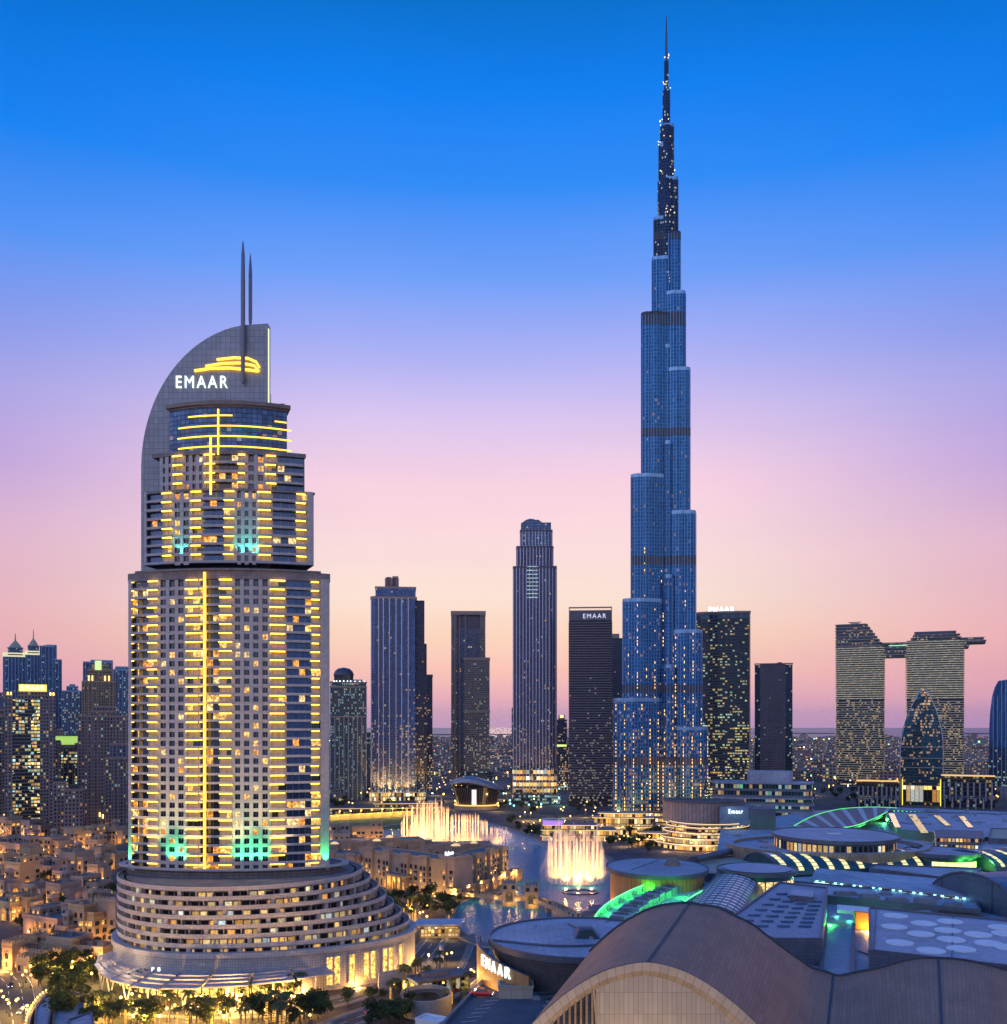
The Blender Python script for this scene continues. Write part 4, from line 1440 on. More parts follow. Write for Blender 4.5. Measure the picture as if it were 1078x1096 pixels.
# curved glass tower in front of the pair
t, w, Z, X = site('office_tower', 'pointed glass tower curved like a flame in front of the twin towers', 'tower', 964.5, 1008, 1215)
PR = [(866, 965, 1007), (830, 965, 1007.3), (800, 965.5, 1007.5), (790, 966.5, 1007), (780, 968.3, 1005.6), (770, 971.2, 1003.3), (760, 975, 1000.5), (752, 978.6, 997.6), (745, 982.2, 994.8), (741, 984.3, 992.8), (737.5, 986.5, 990.5)]
m = facade('flame_glass', (0.04, 0.06, 0.07), (0.03, 0.10, 0.13), 2.2, 3.6, 0.9, 0.7, 0.06, 0.5, 150, 1.6, [(0, (1, .42, .12)), (.6, (1, .6, .25)), (1, (1, .8, .5))], 0.6, 0.12, 81, clump=0.07, power=0.5)
mb = MB()
for i in range(len(PR) - 1):
    (ya, a0, a1), (yb, b0, b1) = PR[i], PR[i + 1]
    A = [(X(a0), 3), (X((a0 + a1) / 2), 0), (X(a1), 3), (X(a1), 30), (X(a0), 30)]
    B = [(X(b0), 3), (X((b0 + b1) / 2), 0), (X(b1), 3), (X(b1), 30), (X(b0), 30)]
    mb.loft(A, Z(ya), B, Z(yb))
mb.build('glass_skin', m, t)
for side in (1, 2):
    mb = MB(); mb.tube([(X(p[side]), 2.6, Z(p[0])) for i, p in enumerate(PR)], 0.75, 6); mb.build('edge_rib', FINM, t, True)
for z in (Z(800), Z(812), Z(822)):
    mb = MB(); mb.ring([(X(964.4), 2.4), (X(986), -.7), (X(1008), 2.4), (X(1008), 31), (X(964.4), 31)], [(X(966), 4), (X(986), 1), (X(1006), 4), (X(1006), 29), (X(966), 29)], z, z + 1.0); mb.build('band', STEEL, t)
mb = MB(); mb.box(X(967), X(1005), -1.2, -.2, Z(858), Z(841)); mb.build('lobby_window', [facade('flame_lobby', (0.06, 0.05, 0.04), (0.05, 0.05, 0.05), 5, 20, 0.88, 1, 0.8, strength=1.9, seed=82)], t)
for p in (967.5, 1005):
    mb = MB(); mb.box(X(p) - .4, X(p) + .4, -1.8, -.8, Z(862), Z(834)); mb.build('light_line', GOLDB, t)

# curved dark tower at the edge of the view
t, w, Z, X = site('office_tower', 'dark blue glass tower with a curved sail-like side', 'tower', 1061, 1100, 1300)
m = facade('sail_glass', (0.03, 0.05, 0.09), (0.03, 0.09, 0.22), 2.2, 40, 0.8, 1.0, 0.0, metal=0.75, seed=91, grough=0.1)
mlit = facade('sail_lit', (0.02, 0.03, 0.05), (0.02, 0.06, 0.14), 2.4, 3.6, 0.85, 0.6, 0.55, 0.0, 130, 1.4, COOL, 0.6, 0.15, 92, power=3)
PR = [(842, 1061), (800, 1061), (775, 1061.3), (760, 1062.2), (745, 1064), (735, 1066.5), (728.5, 1070)]
mb = MB()
for i in range(len(PR) - 1):
    a, b = PR[i], PR[i + 1]
    mb.loft([(X(a[1]), 0), (X(1100), 0), (X(1100), 40), (X(a[1]), 40)], Z(a[0]), [(X(b[1]), 0), (X(1100), 0), (X(1100), 40), (X(b[1]), 40)], Z(b[0]), 1 if i == 0 else 0)
mb.face([(X(1070), 0, Z(728.5)), (X(1100), 0, Z(724)), (X(1100), 40, Z(724)), (X(1070), 40, Z(728.5))])
mb.face([(X(1070), 0, Z(728.5)), (X(1100), 0, Z(728.5)), (X(1100), 0, Z(724))])
mb.build('glass_skin', [m, mlit], t)
for p in range(1065, 1100, 4):
    mb = MB(); mb.box(X(p) - .35, X(p) + .35, -.7, .2, 0, Z(728 if p >= 1070 else 745)); mb.build('fin', FINB, t)

# ------------------------------------------------------------------ towers at the west side
def simple_tower(name, label, px0, px1, Y, tops, mat, depth=26, side=None, fins=0, finm=None, roof=2, group=None):
    """TOPS: list of (px0, px1, py_top, setback) blocks making one tower"""
    t, w, Z, X = site(name, label, 'tower', px0, px1, Y)
    for i, (a, b, py, sb) in enumerate(tops):
        A = rect(X(a), X(b), sb, depth - sb * 0.5)
        body(t, 'shaft', A, 0, Z(py), mat if i == 0 or side is None else side)
        mb = MB(); mb.ring(offset(A, 0.4), offset(A, -0.5), Z(py) - 0.6, Z(py) + 1.4); mb.build('parapet', finm or FINC, t)
        if fins:
            mullions(t, A, fins, 0, Z(py), 0.7, 0.6, finm or FINC)
    if roof:
        a, b, py, sb = tops[0]
        roofkit(t, rect(X(a) + 1, X(b) - 1, sb + 1, depth - sb - 1), Z(py), int(px0 * 7) + 3, roof)
    return t, X, Z


PINK = facade('rose_flats', (0.24, 0.18, 0.175), (0.03, 0.03, 0.04), 2.9, 3.4, 0.5, 0.55, 0.10, strength=1.7, pal=MIXD, metal=0.2, seed=101, clump=0.08)
PINK2 = facade('grey_flats', (0.20, 0.165, 0.17), (0.04, 0.05, 0.08), 2.5, 3.3, 0.6, 0.6, 0.12, strength=1.6, pal=MIXD, metal=0.3, seed=103, clump=0.08)
TEALW = facade('teal_flats', (0.05, 0.06, 0.065), (0.015, 0.035, 0.045), 2.6, 3.3, 0.86, 0.66, 0.5, strength=1.9, pal=MIXD, metal=0.3, seed=105, clump=0.06)
BLUEO = facade('blue_office', (0.06, 0.07, 0.11), (0.06, 0.11, 0.22), 2.4, 3.8, 0.9, 0.7, 0.03, strength=1.2, pal=COOL, metal=0.65, seed=107)
BLUEF = facade('blue_flats', (0.13, 0.15, 0.22), (0.04, 0.06, 0.12), 2.8, 3.4, 0.55, 0.6, 0.25, strength=1.3, pal=COOL, metal=0.4, seed=109)

# twin pinnacle offices far behind
for lab, a, b, sx, yt in (('blue office tower with a gold-lit pyramid top and mast, beside its twin', 5, 28, 16.5, 702), ('blue office tower with a gold-lit crown and the taller mast', 28.5, 46, 36, 700)):
    t, w, Z, X = site('office_tower', lab, 'tower', a, b, 1900)
    body(t, 'shaft', rect(-w, w, 0, 36), 0, Z(yt), BLUEO)
    bands(t, rect(-w, w, 0, 36), [Z(yt + 1), Z(yt - 2)], 2.5, 1.2, glow('crown_gold', (0.9, 0.85, 0.45), 0.7))
    c = X(sx); r = w * 0.62
    mb = MB(); mb.prism(rect(c - r, c + r, 18 - r, 18 + r), Z(yt - 2), Z(yt - 9), 0); mb.build('crown_block', BLUEO, t)
    mb = MB(); mb.lathe([(r * 1.25, Z(yt - 9)), (r * 0.9, Z(yt - 10)), (r * 0.5, Z(yt - 14)), (r * 0.12, Z(yt - 17)), (0.5, Z(yt - 25 if a == 5 else yt - 27))], 8, 0, (c, 18)); mb.build('spire', plain('gold_roof', (0.4, 0.36, 0.22), 0.5), t)
    mullions(t, rect(-w, w, 0, 36), 6, 0, Z(yt), 1.0, 0.7, FINB)
simple_tower('office_tower', 'flat-topped dark blue office tower behind the gold-crowned twins', 44, 65, 1800, [(44, 57, 692, 0), (57, 65, 706, 4), (50, 60, 690.5, 6)], BLUEO, 40, BLUEO, 6, FINB)
t, X, Z = simple_tower('apartment_tower', 'slim blue apartment tower with rows of cool lit windows', 66.5, 87, 1500, [(67.5, 86.5, 740, 0), (72, 83, 735, 3), (75, 80, 733, 5)], BLUEF, 30, BLUEF, 5.5, FINB)
t, X, Z = simple_tower('apartment_tower', 'brown apartment tower with a lime-lit crown and amber piers', 89, 123, 1250, [(89.5, 122.5, 730, 0), (95, 119, 717, 4), (99, 116, 712, 7)], facade('brown_flats', (0.26, 0.19, 0.13), (0.04, 0.04, 0.05), 2.8, 3.5, 0.5, 0.6, 0.1, strength=1.5, seed=111), 30, None, 5, plain('amber_pier2', (0.42, 0.30, 0.16), 0.7))
mb = MB(); mb.prism(rect(X(102), X(108.5), 2, 16), Z(717), Z(707), 0, 0); mb.build('crown_lantern', glow('lime_crown', (.75, 1, .35), .8), t)
mb = MB()
for p in (96, 99.5, 112, 116): mb.box(X(p) - 1, X(p) + 1, 2.5, 3.9, Z(729), Z(723))
mb.build('crown_lights', WARM1, t)
simple_tower('office_tower', 'rounded blue office tower behind the brown apartment tower', 90, 120, 1700, [(90.5, 119.5, 709, 0), (98, 119.5, 707, 2)], BLUEO, 40, BLUEO, 7, FINB)
simple_tower('apartment_tower', 'pale blue tower partly hidden by the hotel edge', 121, 135, 1450, [(122, 140, 717, 0), (124, 138, 714, 4)], BLUEF, 30, BLUEF, 5, FINB)
simple_tower('apartment_block', 'rose-grey stepped apartment block with a blue penthouse', 85, 134, 960, [(86, 134, 767, 0), (101, 122, 757, 3), (98, 124, 762, 2)], PINK, 26, PINK2, 5.2)
simple_tower('apartment_block', 'blue-grey gridded block standing against the hotel edge', 113, 135, 900, [(114, 135, 812, 0), (118, 135, 797, 3)], PINK2, 26, BLUEF, 4.4, FINC)
simple_tower('apartment_block', 'dark slot-fronted block under the lime-lit roof band', 57, 92, 1040, [(57.5, 66, 796, 0), (66, 80, 800, 3), (80, 92, 797, 0)], PINK, 26, TEALW, 4.6)
t, X, Z = simple_tower('apartment_block', 'block with a wide lime-lit roof band above amber windows', 57, 85, 1150, [(57, 84, 797, 0)], PINK, 22)
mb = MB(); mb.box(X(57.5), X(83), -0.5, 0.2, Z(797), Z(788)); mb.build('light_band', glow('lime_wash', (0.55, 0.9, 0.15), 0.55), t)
body(t, 'penthouse', rect(X(57.5), X(68), 2, 18), Z(797), Z(780), PINK)
# lit tower with the gold sign
t, w, Z, X = site('apartment_tower', 'dark lit apartment tower with a glowing gold sign on its roof', 'tower', 8, 57, 915)
for a, b in ((8, 15.5), (51, 57)):
    body(t, 'side_shaft', rect(X(a), X(b), -1, 26), 0, Z(741), PINK)
body(t, 'shaft', rect(X(15.5), X(51), 0, 25), 0, Z(748), TEALW)
body(t, 'side_shaft', rect(X(42), X(51), -0.6, 24), 0, Z(746), PINK2)
zs = [6 + 3.3 * i for i in range(36)]
bands(t, rect(X(15.5), X(51), 0, 25), zs, 0.5, 0.8, FINC, 'cladding')
body(t, 'head', rect(X(20), X(50), 1, 22), Z(748), Z(738), PINK)
mb = MB(); mb.box(X(21.5), X(48.5), 0.2, 1.0, Z(740), Z(732.5)); mb.build('sign_board', glow('gold_board', (1, 0.72, 0.15), 1.1, False), t)
lettering('sign_lettering', 'EMAAR', WLET, t, (X(35), -0.15, Z(736)), 20, 4.6)
mb = MB()
for p in (11, 14, 52, 55): mb.box(X(p) - .6, X(p) + .6, -2, -1, Z(744), Z(741))
mb.build('crown_lights', BULB, t)
simple_tower('apartment_block', 'dark block cut by the frame beside the gold-signed tower', -14, 9, 980, [(-14, 8.5, 766, 0), (-10, 5, 760, 3)], PINK2, 26, PINK2, 5)
simple_tower('office_tower', 'low pale office block with a rounded roof far behind the signed tower', -6, 12, 1500, [(-6, 12, 746, 0), (-2, 8, 742, 2)], BLUEF, 26)
for i, (a, b, py, Y) in enumerate(((134, 140, 790, 1600), (346, 356, 800, 1700), (58, 70, 838, 860), (70, 88, 846, 830))):
    simple_tower('apartment_block', ('low dark block glimpsed past the hotel edge', 'small block between hotel and domed tower', 'low tan block at the foot of the lime-banded block', 'wide low block with amber windows before the rose-grey flats')[i], a, b, Y, [(a, b, py, 0)], PINK, 20)

# ------------------------------------------------------------------ opera hall shaped like a hull
t, w, Z, X = site('opera_hall', 'dark hull-shaped opera hall with an overhanging curved roof', 'hall', 480, 540, 1150)


def hull(a, b, d, n=28):
    return [(((a + b) / 2) + (b - a) / 2 * math.copysign(abs(math.cos(2 * PI * i / n)) ** 0.8, math.cos(2 * PI * i / n)), 20 + d * math.copysign(abs(math.sin(2 * PI * i / n)) ** 0.9, math.sin(2 * PI * i / n))) for i in range(n)]


mb = MB(); mb.loft(hull(X(488), X(532), 17), 6, hull(X(483), X(537), 20), Z(843)); mb.build('glass_hall', facade('opera_glass', (0.10, 0.07, 0.05), (0.04, 0.04, 0.045), 2.0, 40, 0.75, 1, 0.12, strength=0.7, metal=0.4, seed=121), t)
mb = MB()
B0, B1, B2 = hull(X(480), X(540), 23), hull(X(482), X(538), 22), hull(X(500), X(526), 12)
cx = (X(480) + X(540)) / 2
def zr(p, base, amp): return base + amp * math.sin((p[0] - X(480)) / (X(540) - X(480)) * PI * 1.3 + 0.35)
for i in range(28):
    j = (i + 1) % 28
    mb.face([(*B0[i], zr(B0[i], Z(842), 5)), (*B0[j], zr(B0[j], Z(842), 5)), (*B1[j], zr(B1[j], Z(839), 6)), (*B1[i], zr(B1[i], Z(839), 6))])
    mb.face([(*B1[i], zr(B1[i], Z(839), 6)), (*B1[j], zr(B1[j], Z(839), 6)), (*B2[j], zr(B2[j], Z(836), 5)), (*B2[i], zr(B2[i], Z(836), 5))])
    mb.face([(*B0[j], zr(B0[j], Z(842), 5)), (*B0[i], zr(B0[i], Z(842), 5)), (cx, 20, Z(843))])
mb.face([(*p, zr(p, Z(836), 5)) for p in B2])
mb.build('roof', plain('opera_roof', (0.24, 0.24, 0.29), 0.45, 0.4), t)
mb = MB(); mb.ring(hull(X(486), X(534), 24), hull(X(488), X(532), 18), 0, 4.5); mb.build('terrace', SAND, t)
mb = MB(); mb.ring(offset(hull(X(486), X(534), 24), 0.3), offset(hull(X(486), X(534), 24), -0.3), 4.6, 6.0); mb.build('light_line', glow('amber_rail', (1, 0.5, 0.12), 1.5), t)
mb = MB(); mb.box(X(505), X(510), -0.5, 1.5, 6, 24); mb.build('lit_screen', glow('white_screen', (1, .95, .8), 0.7), t)

# ------------------------------------------------------------------ lakeside terraces in front of the tallest tower
def lit_bands(name, label, cat, px0, px1, Y, levels, depth, mat, roofm=None, ell=False, loc_rot=0):
    t, w, Z, X = site(name, label, cat, px0, px1, Y)
    for i, (a, b, z0, z1, d) in enumerate(levels):
        A = ellipse((X(b) - X(a)) / 2, d, 40, ((X(a) + X(b)) / 2, depth)) if ell else rrect(X(a), X(b), depth - d, depth + d, 3, 3)
        mb = MB(); mb.prism(offset(A, -1.6), z0, z1, 0, 1); mb.build('glazed_storey', [mat, roofm or PAVE], t)
        mb = MB(); mb.ring(A, offset(A, -1.7), z1 - 0.9, z1, 0, 0); mb.build('slab', roofm or SAND, t)
        mb = MB(); mb.ring(offset(A, 0.12), offset(A, -0.2), z1 - 0.75, z1 - 0.35); mb.build('light_line', glow('warm_edge', (1, 0.66, 0.26), 1.3), t)
    return t, X, Z


RESTO = facade('restaurant_glass', (0.18, 0.12, 0.08), (0.06, 0.04, 0.03), 2.6, 5, 0.85, 0.85, 0.8, strength=1.6, seed=131, pal=[(0, (1, .4, .06)), (.5, (1, .6, .18)), (.9, (1, .8, .45)), (1, (1, .3, .1))])
lit_bands('restaurant_terrace', 'low lakeside restaurant building with a coiled violet-lit end', 'building', 576, 665, 830, [(578, 662, 0, 5, 16), (578, 660, 5.2, 10, 14), (580, 640, 10.2, 14, 11)], 20, RESTO)
t, w, Z, X = site('restaurant_canopy', 'violet-lit drum pavilion on the lakeside restaurant', 'pavilion', 578, 604, 828)
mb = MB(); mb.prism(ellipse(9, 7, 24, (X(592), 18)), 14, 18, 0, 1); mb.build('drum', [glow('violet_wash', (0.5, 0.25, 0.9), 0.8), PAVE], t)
mb = MB(); mb.ring(ellipse(11, 9, 24, (X(592), 18)), ellipse(9.1, 7.1, 24, (X(592), 18)), 17.6, 18.4); mb.build('roof_ring', WHITE, t)
lit_bands('glass_pavilion', 'long framed glass pavilion at the foot of the tallest tower', 'building', 632, 715, 880, [(634, 712, 0, 8, 12), (634, 700, 8.2, 16, 10), (640, 690, 16.2, 20, 8)], 14, RESTO, SAND)
lit_bands('shop_arcade', 'flat arcade of amber lit shops beside the curved terraces', 'building', 676, 718, 800, [(676, 718, 0, 6, 9), (682, 716, 6.2, 11, 7)], 12, RESTO, TAN)
lit_bands('waterfront_terrace', 'broad amber-lit waterfront block behind the first fountain', 'building', 350, 478, 1090, [(352, 476, 0, 7, 9), (400, 470, 7.2, 12, 7)], 14, facade('waterfront', (0.10, 0.07, 0.06), (0.05, 0.04, 0.03), 3, 3.5, .6, .7, .3, strength=1.5, seed=133), SLATE)
# curved terraces of the mall front
t, w, Z, X = site('terraced_store', 'curved five-level store with glowing balconies and a white sign on its wall', 'store', 708, 806, 770)
for k, (a, b, z0, z1) in enumerate(((699, 800, 0, 4.6), (705, 801, 4.6, 9.2), (709, 802, 9.2, 13.8), (712, 803, 13.8, 18.4), (714, 803, 18.4, 21.5))):
    cx, rx = X((a + b) / 2), (X(b) - X(a)) / 2
    A = [(x, y if y < 40 else 40) for x, y in ellipse(rx, 36, 64, (cx, 32))]
    mb = MB(); mb.prism(offset(A, -3), z0, z1, 0, 1); mb.build('glazed_storey', [RESTO, PAVE], t)
    mb = MB(); mb.ring(A, offset(A, -3.1), z1 - 1.0, z1 + 0.1, 0, 1); mb.build('balcony', [plain('balcony_pale', (0.5, 0.4, 0.36), 0.6), PAVE], t)
    mb = MB(); mb.ring(offset(A, .15), offset(A, -.2), z1 + 0.1, z1 + 0.55); mb.build('light_line', glow('peach_edge', (1, 0.68, 0.36), 1.25), t)
A = [(x, y if y < 40 else 40) for x, y in ellipse(33, 26, 48, (X(752), 36))]
mb = MB(); mb.prism(A, 21, Z(861), 0, 1); mb.build('roof_drum', [plain('rose_drum', (0.42, 0.29, 0.25), 0.7, lines=(3, 20, 0.3)), SLATE], t)
mb = MB(); mb.ring(offset(A, 1), offset(A, -2), Z(861), Z(858.5)); mb.build('roof_rim', SLATE, t)
mb = MB(); mb.prism([(X(770), 3), (X(801), 9), (X(803), 40), (X(770), 40)], 20.5, Z(863), 0, 1); mb.prism([(X(801.3), 9), (X(829), 14), (X(829), 40), (X(803), 40)], 4, Z(866), 1, 1)
mb.build('sign_block', [plain('blue_panel', (0.16, 0.19, 0.30), 0.5, 0.3), SLATE], t)
lettering('sign_lettering', 'Emaar', WLET, t, (X(787), 5.2, Z(868.5)), 11.5, 3.6, R(10), bold=0.02)
lamp((X(787), -4, Z(868)), 900, (0.6, 0.9, 1), .5, parent=t)
for k in range(6):
    lamp((X(714 + k * 15), -9, 2 + 3.0 * (k % 3)), 3500, (1, 0.62, 0.25), 0.6, parent=t)
# glass block of offices behind the terraces
t, w, Z, X = site('office_block', 'long blue-green office block with banded lit floors and a flat roof', 'building', 763, 868, 930)
OFF = facade('banded_office', (0.12, 0.14, 0.18), (0.03, 0.06, 0.08), 3.0, 6.4, 0.9, 0.6, 0.35, strength=1.4, pal=[(0, (1, .4, .1)), (.3, (1, .75, .3)), (.55, (.9, 1, .8)), (.8, (.4, .9, 1)), (1, (.2, 1, .4))], metal=0.4, seed=141)
A = rrect(X(763), X(868), 0, 40, 12, 4)
body(t, 'shaft', A, 0, Z(838), OFF, BLUEROOF)
bands(t, A, [4, 10.4, 16.8, 23.2, 29.6, Z(838) - 1], 1.4, 1.6, plain('office_slab', (0.25, 0.28, 0.36), 0.5, .2), 'cladding')
body(t, 'roof_block', rrect(X(800), X(848), 8, 32, 6, 4), Z(838), Z(826), BLUEROOF, BLUEROOF)

# ------------------------------------------------------------------ the near hall with the waved brown roof
DV = Vector((19.7, 63.0)) / 66.0
BH = thing('wave_roof_hall', 'large hall with a waved brown metal roof and a pale glazed gable', 'hall', (0, 230, 0))
PROF = [(569, 1096), (578, 1087), (590, 1076), (606, 1063), (624, 1051), (645, 1040), (668, 1033), (690, 1030), (712, 1033), (735, 1041), (757, 1053),
        (778, 1068), (796, 1083), (812, 1099), (826, 1118), (842, 1136), (864, 1152), (890, 1160), (918, 1158), (948, 1150), (985, 1140), (1025, 1136), (1065, 1142), (1105, 1158), (1145, 1185)]
front = [Vector((gx(a, 230), 0, gz(b, 230))) for a, b in PROF]
back = []
S = 62.0 / DV.y
# the back edge follows the photograph's outline of the roof
BK = {7: (735, 967), 9: (768, 972), 11: (805, 990), 13: (842, 1018), 15: (868, 1036), 17: (898, 1045), 19: (940, 1037), 20: (978, 1027), 21: (1020, 1027), 22: (1055, 1033), 23: (1085, 1042), 24: (1120, 1060)}
for i, p in enumerate(front):
    q = p + Vector((DV.x * S, DV.y * S, 0))
    back.append(q)
keys = sorted(BK)
for i in range(len(front)):
    if i >= 7:
        lo = max(k for k in keys if k <= i); hi = min(k for k in keys if k >= i)
        t = 0 if hi == lo else (i - lo) / (hi - lo)
        a = BK[lo][0] * (1 - t) + BK[hi][0] * t; b = BK[lo][1] * (1 - t) + BK[hi][1] * t
        back[i] = Vector((gx(a, 292), 62, gz(b, 292)))
    else:
        back[i].z += (46.2 - 43.7) * 1.0
NS = 10
mb = MB()


def refine(P, k=4):
    out = []
    for i in range(len(P) - 1):
        p0, p1, p2, p3 = P[max(0, i - 1)], P[i], P[i + 1], P[min(len(P) - 1, i + 2)]
        for s in range(k):
            t = s / k
            out.append(0.5 * ((2 * p1) + (p2 - p0) * t + (2 * p0 - 5 * p1 + 4 * p2 - p3) * t * t + (3 * p1 - p0 - 3 * p2 + p3) * t ** 3))
    out.append(P[-1])
    return out


Fr, Bk = refine(front), refine(back)
u = 0
arc = [0]
for i in range(1, len(Fr)): arc.append(arc[-1] + (Fr[i] - Fr[i - 1]).length)
n0 = len(Fr)
for s in range(NS + 1):
    for i in range(n0):
        mb.v.append(tuple(Fr[i].lerp(Bk[i], s / NS)))
for s in range(NS):
    for i in range(n0 - 1):
        mb.f.append((s * n0 + i, s * n0 + i + 1, (s + 1) * n0 + i + 1, (s + 1) * n0 + i)); mb.m.append(0)
        mb.uv.extend(((arc[i], s * 6.6), (arc[i + 1], s * 6.6), (arc[i + 1], s * 6.6 + 6.6), (arc[i], s * 6.6 + 6.6)))
mb.build('roof', BROWN, BH, True)
# dark gutters: along the back edge, and the expansion joints
mb = MB(); mb.tube([p + Vector((0, 0.3, 0.1)) for p in Bk], 0.55, 6); mb.build('roof_edge', DARK, BH, True)
for idx in (28.6, 66.5, 82.5):
    i = int(idx); f = idx - i
    mb = MB(); a = Fr[i].lerp(Fr[i + 1], f); b = Bk[i].lerp(Bk[i + 1], f)
    mb.bar(a + Vector((0, 0, .05)), b + Vector((0, 0, .05)), 0.7, 0.35); mb.build('roof_joint', DARK, BH)
# gable: rim, wall and glazing under the arch
cxg, zg = front[7].x - 1, 10
rim_o = Fr[:54]
rim_i = [Vector((p.x + (cxg - p.x) * 0.045, -0.4, p.z - 1.9)) for p in rim_o]
rim_ii = [Vector((p.x + (cxg - p.x) * 0.075, 0.5, p.z - 3.3)) for p in rim_o]
mb = MB()
for i in range(len(rim_o) - 1):
    a, b, c, d = rim_o[i] + Vector((0, -.6, 0.15)), rim_o[i + 1] + Vector((0, -.6, 0.15)), rim_i[i + 1], rim_i[i]
    mb.face([a, d, c, b], 0, [(arc[i], 0), (arc[i], 2), (arc[i + 1], 2), (arc[i + 1], 0)])
    mb.face([rim_o[i] + Vector((0, .2, .16)), a, b, rim_o[i + 1] + Vector((0, .2, .16))], 1)
    mb.face([rim_i[i], rim_ii[i], rim_ii[i + 1], rim_i[i + 1]], 2, [(arc[i], 0), (arc[i], 2), (arc[i + 1], 2), (arc[i + 1], 0)])
mb.build('gable_rim', [plain('gable_stone', (0.52, 0.40, 0.30), 0.7, var=0.08, lines=(2.2, 4, 0.06)), DARK, plain('gable_stone_in', (0.40, 0.30, 0.22), 0.7, lines=(2.2, 4, 0.06))], BH)
GW2 = plain('gable_panels', (0.50, 0.39, 0.29), 0.65, var=0.08, scale=0.05, lines=(1.15, 5.2, 0.05))
xs = front[0].x + (gx(628, 230) - front[0].x)
xm = gx(636, 230)
mb = MB(); gl = MB()
for i in range(len(rim_ii) - 1):
    a, b = rim_ii[i], rim_ii[i + 1]
    m = mb if (a.x + b.x) / 2 > xm else gl
    q = [(a.x, a.y, 0), (b.x, b.y, 0), (b.x, b.y, b.z), (a.x, a.y, a.z)]
    m.face(q, 0, [(p[0], p[2]) for p in q])
mb.build('gable_wall', GW2, BH)
gl.build('gable_glazing', plain('gable_glass', (0.10, 0.11, 0.13), 0.15, 0.4, var=0.4, scale=0.2, lines=(1.3, 2.6, 0.09)), BH)
mb = MB()
x = front[0].x + 1.0
while x < xm:
    zt = max(p.z for p in rim_ii if abs(p.x - x) < 3) - 0.5
    mb.bar((x, 0.35, 5), (x, 0.35, zt), 0.35, 0.5)
    x += 1.35
mb.build('mullion', plain('timber_fin', (0.34, 0.20, 0.10), 0.7), BH)
mb = MB(); mb.bar((gx(634, 230), 0.2, 44 - 3), (gx(646, 230), 0.2, 10), 0.5); mb.build('gable_mast', SAND, BH)
mb = MB(); mb.prism([(front[0].x + 1, 1), (gx(1140, 230), 1), (gx(1140, 230) + 19, 60), (front[0].x + 19, 60)], 0, 14, 0); mb.build('lower_walls', GW2, BH)
lamp((gx(690, 230), -26, 12), 20000, (1, 0.72, 0.42), 2, parent=BH)
lamp((gx(620, 230), -18, 10), 9000, (1, 0.72, 0.42), 2, parent=BH)

def clutter(par, A, z, n, seed, big=1.0):
    """air units, ducts and hatches scattered over a roof"""
    r = random.Random(seed)
    xs = [p[0] for p in A]; ys = [p[1] for p in A]
    k = 0; tr = 0
    while k < n and tr < n * 20:
        tr += 1
        x, y = r.uniform(min(xs), max(xs)), r.uniform(min(ys), max(ys))
        if not inside(x, y, A): continue
        w, d, h = r.uniform(1, 3.2) * big, r.uniform(1, 2.6) * big, r.uniform(.7, 1.9) * big
        mb = MB(); mb.box(x - w / 2, x + w / 2, y - d / 2, y + d / 2, z, z + h)
        if r.random() < .5:
            mb.lathe([(min(w, d) * .35, z + h), (min(w, d) * .35, z + h + .35), (.05, z + h + .4)], 10, 1, (x, y))
        if r.random() < .4:
            L = r.uniform(5, 16); a = r.choice((0.3, 0.3 + PI / 2))
            mb.bar((x, y, z + .5), (x + L * math.cos(a), y + L * math.sin(a), z + .5), .6, .6, 1)
        mb.build('roof_unit', [PLANTG, STEEL], par)
        k += 1


PLANTG = plain('unit_grey', (0.26, 0.27, 0.30), .6, var=.3)


# ------------------------------------------------------------------ parking deck with the red car
PDK = thing('parking_deck', 'dark blue roof parking deck with painted bays and a parapet', 'parking deck', (0, 0, 0))
P = [gp(524, 1044, 12)[:2], gp(478, 1094, 12)[:2], gp(440, 1150, 12)[:2], gp(560, 1150, 12)[:2], gp(585, 1092, 12)[:2], gp(612, 1051, 12)[:2]]
P = ccw([tuple(p) for p in P])
mb = MB(); mb.prism(P, 0, 12, 0, 1); mb.build('deck', [SAND2, plain('deck_surface', (0.085, 0.09, 0.11), 0.8, var=0.25, scale=0.15)], PDK)
mb = MB(); mb.ring(offset(P, 0.4), offset(P, -0.5), 11.6, 13.2); mb.build('parapet', plain('deck_parapet', (0.22, 0.19, 0.20), 0.8), PDK)
a, b = gp(532, 1060, 12), gp(494, 1094, 12)
for k in range(9):
    c = a.lerp(b, k / 8)
    mb = MB(); mb.bar((c.x, c.y, 12.03), (c.x + 4.6, c.y + 1.6, 12.03), 0.18, 0.03); mb.build('bay_line', LINE, PDK)
c = gp(552, 1066, 12)
mb = MB(); mb.quad4(rect(c.x - 5.5, c.x + 5.5, c.y - 3.5, c.y + 4), 12.0, 15.6, 0, 1); mb.ring(rect(c.x - 5.8, c.x + 5.8, c.y - 3.8, c.y + 4.3), rect(c.x - 5.2, c.x + 5.2, c.y - 3.2, c.y + 3.7), 15.4, 16.2, 0, 0)
mb.build('stair_house', [TAN, SLATE], PDK)
CAR_TYRE = plain('tyre', (0.02, 0.02, 0.02), 0.9)
LAMPR, LAMPW = glow('tail_lamp', (1, 0.05, 0.02), 4.0), glow('head_lamp', (1, 0.93, 0.75), 6.0)


